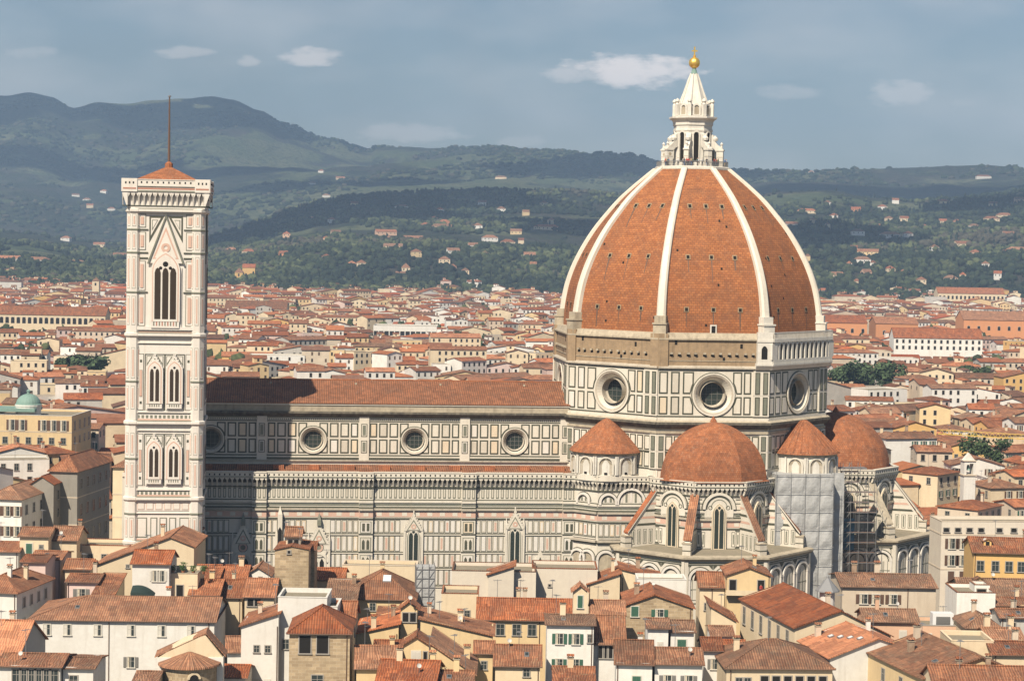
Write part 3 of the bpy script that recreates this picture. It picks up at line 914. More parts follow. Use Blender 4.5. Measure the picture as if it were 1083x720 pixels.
for k in range(8):
    a = SOUTH + math.pi / 8 + k * math.pi / 4
    fk = Frame((0, 0, 0), a)
    rb = MB()
    zz = [63.0 + (94.0 - 63.0) * i / 44 for i in range(45)]
    for z0, z1 in zip(zz[:-1], zz[1:]):
        r0, r1 = prof(z0), prof(z1)
        w0, w1 = 0.62 + 0.30 * (94 - z0) / 31, 0.62 + 0.30 * (94 - z1) / 31
        h0 = 0.75
        A = [fk.p(-w0, r0 - 0.6, z0), fk.p(-w0, r0 + h0 * 0.55, z0), fk.p(-w0 * 0.6, r0 + h0, z0), fk.p(w0 * 0.6, r0 + h0, z0), fk.p(w0, r0 + h0 * 0.55, z0), fk.p(w0, r0 - 0.6, z0)]
        B = [fk.p(-w1, r1 - 0.6, z1), fk.p(-w1, r1 + h0 * 0.55, z1), fk.p(-w1 * 0.6, r1 + h0, z1), fk.p(w1 * 0.6, r1 + h0, z1), fk.p(w1, r1 + h0 * 0.55, z1), fk.p(w1, r1 - 0.6, z1)]
        for i in range(5):
            rb.face([A[i], A[i + 1], B[i + 1], B[i]], 'marble')
    m = 'marble_clean' if k in (0, 1) else 'ledge'
    rb.box(fk, -1.3, 1.3, 25.8, 29.0, 59.4, 62.2, m)
    rb.box(fk, -1.45, 1.45, 25.8, 29.2, 62.2, 62.5, m)
    rb.box(fk, -1.15, 1.15, 25.8, 28.6, 62.5, 63.9, m)
    rb.build('dome_rib', duomo)

# --- lantern
la = MB()
O8 = 22.5
la.lathe((0, 0), [(7.2, 93.6), (8.0, 93.7), (8.0, 94.2), (7.7, 94.35), (3.0, 94.35)], 8, 'marble_clean', O8)
la.lathe((0, 0), [(4.3, 94.3), (4.3, 95.0), (4.1, 95.2), (4.1, 101.6), (4.25, 101.75), (4.25, 102.1), (4.1, 102.2), (4.1, 102.9), (4.3, 103.0), (4.3, 103.6), (4.5, 104.0), (5.15, 104.4), (5.15, 104.75), (4.2, 104.9), (3.6, 105.0)], 8, 'marble_clean', O8)
la.lathe((0, 0), [(3.6, 104.9), (3.5, 107.0), (2.95, 107.5), (2.05, 109.9), (1.2, 112.4), (0.7, 113.9)], 8, 'marble_clean', O8)
for k in range(8):
    f = octf((0, 0), 4.1 * c8, k)
    la.poly(f, [(-0.5, 95.3), (0.5, 95.3), (0.5, 100.9), (0.25, 101.4), (-0.25, 101.4), (-0.5, 100.9)], 0.0, 0.04, 'hollow')
    la.box(f, -0.75, -0.55, 0, 0.25, 95.2, 101.0, 'marble_clean')
    la.box(f, 0.55, 0.75, 0, 0.25, 95.2, 101.0, 'marble_clean')
    la.ring(f, 0, 100.95, 0.55, 0.8, 0, 0.25, 'marble_clean', 0, 180, 10)
    f2 = octf((0, 0), 3.35, k)
    la.box(f2, -0.85, 0.85, -0.3, 0.35, 105.0, 106.6, 'marble_clean')
    la.disk(f2, 0, 106.3, 0.5, 0.37, 'ledge', 0, 180, 10)
    la.box(f2, -0.5, 0.5, 0.35, 0.37, 105.2, 106.3, 'ledge')
    la.ring(f2, 0, 106.6, 0.5, 0.85, -0.3, 0.35, 'marble_clean', 0, 180, 10)
    a = SOUTH + math.pi / 8 + k * math.pi / 4
    fk = Frame((0, 0, 0), a)
    la.box(fk, -0.4, 0.4, 3.3, 4.35, 104.9, 107.3, 'marble_clean')
    la.lathe((4.0 * math.cos(a), 4.0 * math.sin(a)), [(0.42, 107.3), (0.3, 107.6), (0.5, 107.9), (0.45, 108.2), (0.0, 108.6)], 8, 'marble_clean')
    la.tube([fk.p(0, 3.05, 107.4), fk.p(0, 2.1, 109.9), fk.p(0, 1.3, 112.4), fk.p(0, 0.75, 113.9)], [0.25, 0.2, 0.15, 0.1], 'marble_clean', 5)
la.build('lantern', duomo)
for k in range(8):
    a = SOUTH + math.pi / 8 + k * math.pi / 4
    fk = Frame((0, 0, 0), a)
    lb = MB()
    lb.side(fk, [(6.6, 94.35), (6.6, 98.0), (6.3, 98.4), (5.5, 98.9), (4.7, 99.9), (4.5, 101.0), (3.6, 101.5), (3.6, 98.6), (4.6, 98.2), (5.2, 97.4), (5.2, 94.35)][::-1], -0.5, 0.5, 'marble_clean')
    lb.lathe((4.75 * math.cos(a), 4.75 * math.sin(a)), [(0.0, 99.7), (0.6, 99.8), (0.7, 100.3), (0.0, 101.0)], 8, 'marble_clean')
    lb.box(fk, -0.65, 0.65, 5.1, 6.75, 97.7, 98.0, 'marble_clean')
    for zq in (95.2, 96.4):
        lb.box(fk, -0.56, 0.56, 5.15, 6.66, zq, zq + 0.12, 'marble_grey')
    lb.disk(Frame(fk.p(0.51, 0, 0), a + math.pi / 2), -5.9, 96.9, 0.35, 0.0, 'ledge', 0, 360, 10)
    lb.lathe((6.2 * math.cos(a), 6.2 * math.sin(a)), [(0.25, 98.3), (0.2, 98.8), (0.34, 99.1), (0.0, 99.6)], 7, 'marble_clean')
    lb.build('lantern_buttress', duomo)
rl = MB()
rl.lathe((0, 0), [(7.6, 95.35), (7.66, 95.35), (7.66, 95.45), (7.6, 95.45), (7.6, 95.35)], 8, 'metal', O8)
for k in range(8):
    f = octf((0, 0), 7.63 * c8, k)
    for i in range(21):
        x = (i / 20 - 0.5) * 2 * 7.63 * s8
        rl.box(f, x - 0.03, x + 0.03, -0.03, 0.03, 94.3, 95.4, 'metal', back=True)
rl.build('gallery_railing', duomo)
bl = MB()
bl.lathe((0, 0), [(0.75, 113.8), (0.55, 114.4), (0.42, 114.9)], 12, 'verdigris')
bl.lathe((0, 0), [(0.42, 114.9)] + [(1.18 * math.sin(math.radians(t)), 116.15 - 1.18 * math.cos(math.radians(t))) for t in range(20, 161, 10)] + [(0.25, 117.35), (0.35, 117.6), (0.12, 117.8)], 20, 'gold')
bl.build('gilded_ball', duomo)
cr = MB()
fs = Frame((0, 0, 0), SOUTH)
cr.box(fs, -0.13, 0.13, -0.12, 0.12, 117.7, 119.5, 'gold', back=True)
cr.box(fs, -0.62, 0.62, -0.1, 0.1, 118.5, 118.76, 'gold', back=True)
cr.build('cross', duomo)


# --- tribunes (five-sided apses with half domes)
def band_set(mb, f, x0, x1, n=0.0):
    aisle_bands(mb, f, x0, x1, n, arcade=False)


def tribune(name, c, k0):
    """octagonal apse; k0 = the face that looks outward"""
    t = bpy.data.objects.new(name, None)
    link(t, duomo)
    wl = MB()
    UA, LA = 11.7, 19.3
    us, ls_ = UA * math.tan(math.pi / 8), LA * math.tan(math.pi / 8)
    for k in range(k0 - 2, k0 + 3):
        f = octf(c, UA, k)
        wl.box(f, -us, us, -1.0, 0, 17, 31.0, 'marble')
        band_set(wl, f, -us + 0.05, us - 0.05)
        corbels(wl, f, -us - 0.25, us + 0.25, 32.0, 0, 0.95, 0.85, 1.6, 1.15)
        # blind arch round the tall window
        wl.disk(f, 0, 26.6, 2.85, 0.3, 'marble', 0, 180)
        wl.box(f, -2.85, 2.85, 0, 0.3, 24.4, 26.6, 'marble')
        wl.ring(f, 0, 26.6, 2.75, 3.25, 0, 0.55, 'marble', 0, 180)
        wl.ring(f, 0, 26.6, 2.35, 2.6, 0.3, 0.36, 'green', 0, 180)
        wl.ring(f, 0, 26.6, 3.3, 3.5, 0, 0.1, 'green', 0, 180)
        lancet(wl, f, 0, 18.6, 2.0, 9.0, 0.3, 2, 'marble_warm')
        wl.ring(f, 0, 26.9, 1.5, 1.65, 0.3, 0.34, 'green_pale', 0, 180)
        for q in (-1.75, 1.75):
            wl.ring(f, q, 26.9, 0.3, 0.42, 0.3, 0.34, 'green', seg=12)
        for zb_, mm_ in ((19.0, 'green'), (22.25, 'green'), (25.2, 'green'), (27.6, 'green_pale'), (28.4, 'green'), (29.0, 'pink')):
            for sg in (-1, 1):
                wl.box(f, *sorted((sg * 3.35, sg * (us - 0.05))), 0.0, 0.07, zb_, zb_ + 0.16, mm_)
        for x in (-3.9, -3.0, 3.0, 3.9):
            wl.box(f, x - 0.36, x + 0.36, 0, 0.05, 19.2, 22.1, 'green', bottom=False)
            wl.box(f, x - 0.26, x + 0.26, 0.05, 0.08, 19.3, 22.0, 'marble', bottom=False)
            wl.box(f, x - 0.12, x + 0.12, 0.08, 0.1, 19.7, 21.6, 'green_pale', bottom=False)
        strip(wl, f, -us, us, 18.5, 18.9, 'green', 0, 0.15)
        # lower ring of chapels
        g = octf(c, LA, k)
        wl.box(g, -ls_, ls_, -1.0, 0, 0, 17.7, 'marble')
        wl.side(g, [(-1.0, 17.5), (0.15, 17.5), (0.75, 18.0), (0.75, 18.35), (-1.0, 18.5)], -ls_ - 0.25, ls_ + 0.25, 'ledge')
        strip(wl, g, -ls_, ls_, 17.1, 17.3, 'green', 0, 0.1)
        for j in (-1, 0, 1):
            x = j * 5.0
            wl.ring(g, x, 14.0, 1.85, 2.3, 0, 0.35, 'marble_tower', 0, 180, 20)
            wl.ring(g, x, 14.0, 2.35, 2.5, 0, 0.1, 'green', 0, 180, 20)
            wl.ring(g, x, 14.0, 1.5, 1.7, 0, 0.05, 'green', 0, 180, 20)
            for sg in (-1, 1):
                wl.box(g, x + sg * 2.08 - 0.2, x + sg * 2.08 + 0.2, 0, 0.3, 3, 14.0, 'marble_tower')
            for i in range(3):
                wl.box(g, x - 1.5 + i * 1.05, x - 0.6 + i * 1.05, 0, 0.04, 10.0, 14.0, 'green', bottom=False)
                wl.box(g, x - 1.4 + i * 1.05, x - 0.7 + i * 1.05, 0.04, 0.07, 10.1, 14.0 + (0.9 if i == 1 else 0.3), 'marble', bottom=False)
            wl.poly(g, [(x - 2.45, 15.9), (x - 2.45, 16.9), (x - 1.5, 16.9)][::-1], 0, 0.06, 'green')
            wl.poly(g, [(x + 2.45, 15.9), (x + 1.5, 16.9), (x + 2.45, 16.9)][::-1], 0, 0.06, 'green')
        for zb_, mm_ in ((9.3, 'green'), (12.0, 'green_pale'), (16.75, 'green')):
            strip(wl, g, -ls_, ls_, zb_, zb_ + 0.18, mm_, 0, 0.08)
        for x in (-7.35, 7.35):
            for zz in (10.0, 12.6, 14.8):
                wl.box(g, x - 0.3, x + 0.3, 0, 0.05, zz, zz + 1.8, 'green', bottom=False)
                wl.box(g, x - 0.2, x + 0.2, 0.05, 0.08, zz + 0.1, zz + 1.7, 'marble', bottom=False)
        for sg in (-1, 1):
            wl.box(g, sg * (ls_ - 0.3) - 0.32, sg * (ls_ - 0.3) + 0.32, 0, 0.22, 3, 17.5, 'marble')
        # terrace deck
        wl.face([f.p(-us, 0, 18.8), g.p(-ls_, -0.3, 18.35), g.p(ls_, -0.3, 18.35), f.p(us, 0, 18.8)], 'deck')
    wl.build('tribune_wall', t)
    hd = MB()
    A_ = [0, 5, 10, 17, 24, 32, 40, 48, 56, 63, 70, 76, 82, 87]
    rr = [(11.6 * (1.28 * math.cos(math.radians(a * 0.88)) - 0.28) , 31.9 + 11.2 * math.sin(math.radians(a * 0.98)) ** 1.06) for a in A_]
    rr = [(12.3, 31.75)] + rr + [(0.0, 43.15)]
    if k0 == 0:                                            # the half dome leans against the octagon: centre just outside its face
        cc_, fy_ = (0.0, -27.7), 0.74
    else:
        cc_, fy_ = c, 1.0
    hd.lathe((0, 0), rr if k0 else [(r * 0.96, z) for r, z in rr], 32 if k0 else 8, 'half_tile', 0 if k0 else 22.5)
    hd.lathe((0, 0), [(0.8, 42.7), (0.6, 43.4), (0.3, 43.8), (0.0, 44.3)], 10, 'half_tile')
    hd.v = [(cc_[0] + p[0], cc_[1] + p[1] * fy_, p[2]) for p in hd.v]
    hd.build('half_dome', t)
    for j in range(-2, 2):
        a = SOUTH + (k0 + j + 0.5) * math.pi / 4
        fk = Frame((c[0], c[1], 0), a)
        bt = MB()
        r0, r1 = UA / c8 - 0.4, LA / c8 - 1.3
        bt.side(fk, [(r0, 18.2), (r1 - 0.2, 18.2), (r1 - 0.2, 20.5), (r1 - 1.4, 21.5), (r0, 29.6)][::-1], -0.55, 0.55, 'marble')
        for sg in (-1, 1):
            fs_ = Frame(fk.p(sg * 0.55, 0, 0), a + sg * math.pi / 2 * 1)
            # striped flanks
            for q in range(5):
                zb = 22.6 + q * 1.35
                xe = r1 - 1.4 - (zb + 0.6 - 21.5) / (29.6 - 21.5) * (r1 - 1.4 - r0)
                if xe > r0 + 0.8:
                    pts = [(r0, zb), (xe, zb), (xe - 0.4, zb + 0.45), (r0, zb + 0.45)]
                    bt.face([fk.p(sg * 0.575, n, z) for n, z in (pts if sg < 0 else pts[::-1])], 'green' if q % 2 == 0 else 'pink')
            for q in range(4):
                xq = r0 + 1.3 + q * 1.35
                for mm, dd_, ww in (('green', 0.57, 0.42), ('marble', 0.59, 0.32), ('green_pale', 0.605, 0.14)):
                    pts = [(xq - ww, 19.0 + (0.42 - ww)), (xq + ww, 19.0 + (0.42 - ww)), (xq + ww, 21.9 - (0.42 - ww)), (xq - ww, 21.9 - (0.42 - ww))]
                    bt.face([fk.p(sg * dd_, n, z) for n, z in (pts if sg < 0 else pts[::-1])], mm)
        S = [fk.p(-0.85, r0, 29.85), fk.p(0.85, r0, 29.85), fk.p(0.85, r1 - 0.6, 21.55), fk.p(-0.85, r1 - 0.6, 21.55)]
        S2 = [(p[0], p[1], p[2] - 0.35) for p in S]
        mm = 'clay' if k0 == 0 else 'ledge'
        bt.face([S[3], S[2], S[1], S[0]], mm)
        for i in range(4):
            bt.face([S[i], S[(i + 1) % 4], S2[(i + 1) % 4], S2[i]], mm if i == 2 else 'marble')
        bt.box(fk, -0.8, 0.8, r1 - 1.4, r1 + 0.1, 18.2, 20.6, 'marble_grey')
        bt.box(fk, -0.95, 0.95, r1 - 1.5, r1 + 0.2, 20.6, 20.85, 'ledge')
        bt.box(fk, -0.86, 0.86, r1 - 1.45, r1 + 0.16, 19.3, 19.45, 'green')
        bt.build('buttress', t)
    return t


tribune('south_tribune', (0, -23.0), 0)
tribune('east_tribune', (32.3, 0.0), 2)


# --- small round exedrae on the diagonals and the sacristy blocks under them
def exedra(name, ang):
    t = bpy.data.objects.new(name, None)
    link(t, duomo)
    d = 28.6
    c = (d * math.cos(ang), d * math.sin(ang))
    mb = MB()
    mb.lathe(c, [(6.7, 31.0), (6.7, 36.3)], 40, 'marble_clean')
    mb.lathe(c, [(6.7, 35.95), (7.0, 36.2), (7.1, 36.6), (6.8, 36.8)], 40, 'ledge')
    mb.lathe(c, [(6.95, 31.0), (6.95, 32.2), (6.7, 32.25)], 40, 'marble')
    for i in range(-2, 3):
        a = ang + math.radians(36) * i
        f = Frame((c[0] + 6.68 * math.cos(a), c[1] + 6.68 * math.sin(a), 0), a)
        mb.ring(f, 0, 34.3, 1.3, 1.6, -0.2, 0.22, 'marble', 0, 180, 14)
        for sg in (-1, 1):
            mb.box(f, sg * 1.45 - 0.15, sg * 1.45 + 0.15, -0.2, 0.22, 32.25, 34.3, 'marble')
            mb.box(f, sg * 2.0 - 0.16, sg * 2.0 + 0.16, -0.3, 0.2, 32.25, 35.9, 'marble_clean')
        # niche: a half-round hollow with a shell head
        for j in range(8):
            t0, t1 = math.pi * j / 8, math.pi * (j + 1) / 8
            q = lambda tt, z, s_=1.0: f.p(-1.3 * math.cos(tt) * s_, 0.2 - 0.3 * math.sin(tt) * s_, z)
            mb.face([q(t0, 32.3), q(t1, 32.3), q(t1, 34.3), q(t0, 34.3)], 'marble_old')
            mb.face([q(t0, 34.3), q(t1, 34.3), q(t1, 35.1, 0.7), q(t0, 35.1, 0.7)], 'ledge')
            mb.face([q(t0, 35.1, 0.7), q(t1, 35.1, 0.7), q(math.pi / 2, 35.6, 0.0)], 'ledge')
        mb.box(f, -0.3, 0.3, 0.13, 0.2, 32.3, 32.75, 'hollow')
    mb.build('exedra_wall', t)
    rf = MB()
    rf.lathe(c, [(7.45, 36.5), (7.25, 36.85), (5.9, 38.2), (4.45, 39.6), (3.05, 40.9), (1.75, 42.0), (0.7, 42.75), (0.0, 43.05)], 40, 'half_tile')
    if ang > SOUTH:
        for i in range(30):
            a = 2 * math.pi * i / 30
            rf.tube([(c[0] + r * math.cos(a), c[1] + r * math.sin(a), z + 0.04) for r, z in ((7.3, 36.85), (5.9, 38.2), (4.45, 39.6), (3.05, 40.9), (1.75, 42.0), (0.6, 42.8))], 0.13, 'half_tile', 4)
    rf.build('exedra_roof', t)


exedra('exedra', SOUTH - math.pi / 4)
exedra('exedra', SOUTH + math.pi / 4)


def sacristy(sgn):
    mb = MB()
    pts = [(-27.4, -21.0), (-22.6, -25.8), (-11.0, -25.8)]
    for (a, b), ff in ((pts[0:2], 0), (pts[1:3], 1)):
        if sgn > 0:
            a, b = (-b[0], b[1]), (-a[0], a[1])
        L = math.hypot(b[0] - a[0], b[1] - a[1])
        ang = math.atan2(b[1] - a[1], b[0] - a[0]) - math.pi / 2
        f = Frame(((a[0] + b[0]) / 2, (a[1] + b[1]) / 2, 0), ang)
        h = L / 2
        mb.box(f, -h, h, -3, 0, 0, 31.2, 'marble')
        aisle_bands(mb, f, -h, h, 0, arcade=False)
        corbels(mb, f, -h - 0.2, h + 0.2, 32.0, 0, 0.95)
        arcs = ((0, 1.25),) if ff == 0 else ((-3.7, 1.4), (0.9, 2.45))
        for x, r in arcs:
            mb.ring(f, x, 26.7, r, r + 0.45, 0, 0.4, 'marble_tower', 0, 180)
            mb.ring(f, x, 26.7, r + 0.5, r + 0.62, 0, 0.1, 'green', 0, 180)
            mb.ring(f, x, 26.7, r - 0.3, r - 0.1, 0, 0.06, 'green', 0, 180)
            mb.box(f, x - r - 0.45, x - r, 0, 0.4, 26.2, 26.7, 'marble_tower')
            mb.box(f, x + r, x + r + 0.45, 0, 0.4, 26.2, 26.7, 'marble_tower')
            for q in range(-2, 3):
                xx = x + q * r * 0.38
                hh = math.sqrt(max(0.1, (r - 0.3) ** 2 - (q * r * 0.38) ** 2))
                mb.box(f, xx - 0.2, xx + 0.2, 0, 0.05, 26.7, 26.6 + hh, 'green_pale' if q % 2 else 'marble_tower')
        tall_panels(mb, f, -h + 0.2, h - 0.2, 0, rows=((19.85, 22.35),))
        for x in ((-1.2, 1.2) if ff == 0 else (-4.0, 0.2, 4.2)):
            mb.ring(f, x, 15.2, 1.45, 1.9, 0, 0.4, 'marble_tower', 0, 180)
            mb.ring(f, x, 15.2, 1.95, 2.1, 0, 0.1, 'green', 0, 180)
            mb.box(f, x - 1.45, x + 1.45, 0, 0.04, 9, 15.2, 'ledge', bottom=False)
            mb.disk(f, x, 15.2, 1.45, 0.04, 'ledge', 0, 180)
            for sg in (-1, 1):
                mb.box(f, x + sg * 1.68 - 0.22, x + sg * 1.68 + 0.22, 0, 0.35, 8, 15.2, 'marble_tower')
        strip(mb, f, -h, h, 18.4, 18.7, 'green', 0, 0.35)
        strip(mb, f, -h, h, 18.7, 19.1, 'marble_old', 0, 0.6)
    sx_ = sgn
    P = [(-27.4, -21.0), (-22.6, -25.8), (-11.0, -25.8), (-11, -18), (-24, -12)]
    P = [(p[0] * (-sx_), p[1], 31.15) for p in P]
    mb.face(P if sx_ < 0 else P[::-1], 'deck')
    mb.build('sacristy_block', duomo)


sacristy(-1)
sacristy(1)
body = MB()
body.lathe((0, 0), [(27.0, 0), (27.0, 60.3), (5.0, 60.3)], 8, 'rough_stone', O8)
body.build('octagon_core', duomo)

# ------------------------------------------------------------------ bell tower
TW = 7.2
tower = thing('bell_tower', 'tall square Gothic bell tower of white, pink and green marble with low tiled roof', 'bell tower', (37.25 + -107.0 * math.cos(AX) + 31.0 * math.sin(AX), 434.04 - 107.0 * math.sin(AX) - 31.0 * math.cos(AX), 0), AX)
TM = 'marble_tower'
shaft = MB()
wins = []
for k in range(4):
    f = Frame((TW * math.cos(SOUTH + k * math.pi / 2), TW * math.sin(SOUTH + k * math.pi / 2), 0), SOUTH + k * math.pi / 2)
    inner = 5.0
    shaft.box(f, -inner - 0.8, inner + 0.8, -1.0, -0.45, 0, 83, TM)

    def hb(z0, z1, m, d, xx=5.7):
        shaft.box(f, -xx, xx, -0.45, -0.45 + d, z0, z1, m)
    # stage cornices
    for zc in (20.3, 28.6, 42.9, 59.4, 82.6):
        hb(zc - 0.55, zc - 0.2, TM, 0.35)
        hb(zc - 0.2, zc + 0.25, TM, 0.75)
        hb(zc + 0.25, zc + 0.42, 'green_pale', 0.55)
        hb(zc + 0.42, zc + 0.7, 'pink', 0.12)
    for zc in (25.6, 57.6, 41.2, 30.0, 44.6):
        hb(zc, zc + 0.16, 'green', 0.08)
        hb(zc + 0.16, zc + 0.4, TM, 0.25)
    for i in range(13):                                   # pierced friezes above the cornices
        x = -4.8 + i * 0.8
        for zc in (43.75, 29.35, 60.2):
            shaft.box(f, x - 0.22, x + 0.22, -0.45, -0.4, zc, zc + 0.55, 'green_pale')
    # lower reliefs
    for x0, x1 in ((-4.9, -3.0), (-2.4, -1.1), (-0.7, 0.7), (1.1, 2.4), (3.0, 4.9)):
        panel(shaft, f, x0, x1, 20.9 + 0.3, 25.0, -0.45, 0.2, 'green_pale', TM)
        panel(shaft, f, x0, x1, 12, 18.6, -0.45, 0.2, 'green_pale', 'pink')
    hb(26.3, 28.0, TM, 0.12)
    for i in range(6):
        panel(shaft, f, -4.8 + i * 1.65, -3.5 + i * 1.65, 26.5, 27.8, -0.33, 0.1, 'pink', TM)
    # two stages with twin windows
    for zb, zt in ((31.0, 40.8), (45.2, 55.8)):
        for sg in (-1, 1):
            panel(shaft, f, sg * 4.4 - 0.55, sg * 4.4 + 0.55, zb, zt, -0.45, 0.12, 'green', TM)
            panel(shaft, f, sg * 4.4 - 0.26, sg * 4.4 + 0.26, zb + 2.6, zt - 3.0, -0.34, 0.05, 'green_pale', 'pink')
            for zz in (zb + 1.2, zt - 1.6):
                shaft.box(f, sg * 4.4 - 0.2, sg * 4.4 + 0.2, -0.36, -0.33, zz, zz + 0.5, 'green')
        shaft.box(f, -3.7, -3.55, -0.45, -0.38, zb, zt, 'green')
        shaft.box(f, 3.55, 3.7, -0.45, -0.38, zb, zt, 'green')
        shaft.box(f, -0.12, 0.12, -0.45, -0.36, zb, zt, 'green')
        shaft.box(f, -3.55, 3.55, -0.45, -0.38, zt - 0.15, zt, 'green')
        for sg in (-1, 1):
            for s2 in (-1, 1):
                shaft.poly(f, [(sg * 1.83 + s2 * 0.3, zt - 0.35), (sg * 1.83 + s2 * 1.55, zt - 0.35), (sg * 1.83 + s2 * 1.55, zt - 2.3)][::(1 if s2 > 0 else -1)][::-1], -0.45, -0.4, 'green_pale')
                shaft.poly(f, [(sg * 1.83 + s2 * 0.62, zt - 0.5), (sg * 1.83 + s2 * 1.42, zt - 0.5), (sg * 1.83 + s2 * 1.42, zt - 1.75)][::(1 if s2 > 0 else -1)][::-1], -0.4, -0.36, TM)
            wins.append((f, sg * 1.83, zb + 0.4, 2.0, (zt - zb) - 2.2, 2, zt))
    # tall top stage with the triple window
    wins.append((f, 0.0, 61.0, 4.3, 13.2, 3, 81.0))
    for sg in (-1, 1):
        for z0, z1 in ((61.0, 67.0), (67.6, 73.2), (75.2, 78.6), (79.4, 82.0)):
            panel(shaft, f, sg * 4.4 - 0.7, sg * 4.4 + 0.7, z0, z1, -0.45, 0.14, 'green_pale', TM)
            panel(shaft, f, sg * 4.4 - 0.28, sg * 4.4 + 0.28, z0 + 0.6, z1 - 0.6, -0.34, 0.0, 'red_marble', 'pink')
    for z in (67.2, 73.6, 74.6, 78.9):
        for sg in (-1, 1):
            shaft.box(f, *sorted((sg * 3.3, sg * 5.6)), -0.45, -0.3, z, z + 0.25, 'green')
    for sg in (-1, 1):
        shaft.poly(f, [(sg * 0.35, 81.6), (sg * 3.1, 81.6), (sg * 3.1, 76.6)][::-1 if sg > 0 else 1], -0.45, -0.4, 'green')
        shaft.poly(f, [(sg * 1.0, 81.2), (sg * 2.8, 81.2), (sg * 2.8, 77.9)][::-1 if sg > 0 else 1], -0.4, -0.35, TM)
        shaft.poly(f, [(sg * 1.5, 80.9), (sg * 2.6, 80.9), (sg * 2.6, 78.9)][::-1 if sg > 0 else 1], -0.35, -0.3, 'green_pale')
        shaft.poly(f, [(sg * 1.65, 80.75), (sg * 2.45, 80.75), (sg * 2.45, 79.3)][::-1 if sg > 0 else 1], -0.3, -0.27, TM)
    hb(60.3, 60.9, TM, 0.4)
shaft.build('shaft', tower)
for sx_ in (-1, 1):
    for sy_ in (-1, 1):
        bt = MB()
        cx, cy_ = sx_ * 5.85, sy_ * 5.85
        R8 = 1.5
        bt.lathe((cx, cy_), [(R8 + 0.18, 0), (R8 + 0.18, 20.0), (R8, 20.4), (R8, 83.0)], 8, TM, O8)
        for zc in (20.3, 28.6, 42.9, 59.4, 82.6):
            bt.lathe((cx, cy_), [(R8, zc - 0.6), (R8 + 0.35, zc - 0.2), (R8 + 0.35, zc + 0.25), (R8, zc + 0.4)], 8, TM, O8)
        for zc in (25.6, 36.0, 50.5, 67.2, 74.6, 78.9):
            bt.lathe((cx, cy_), [(R8 + 0.03, zc - 0.1), (R8 + 0.1, zc), (R8 + 0.1, zc + 0.2), (R8, zc + 0.3)], 8, 'green_pale', O8)
        for k in range(8):
            f = octf((cx, cy_), R8 * c8, k)
            if k % 1 == 0:
                for z0, z1 in ((21.3, 25.0), (30.8, 35.4), (36.8, 41.0), (45.4, 49.8), (51.2, 57.0), (61.2, 66.6), (68, 74), (75.3, 78.5), (79.6, 81.9)):
                    bt.box(f, -0.36, 0.36, 0, 0.02, z0, z1, 'green_pale', bottom=False)
                    bt.box(f, -0.31, 0.31, 0.02, 0.04, z0 + 0.08, z1 - 0.08, TM, bottom=False)
                    bt.box(f, -0.13, 0.13, 0.04, 0.06, z0 + 0.4, z1 - 0.4, 'pink', bottom=False)
        bt.build('corner_buttress', tower)
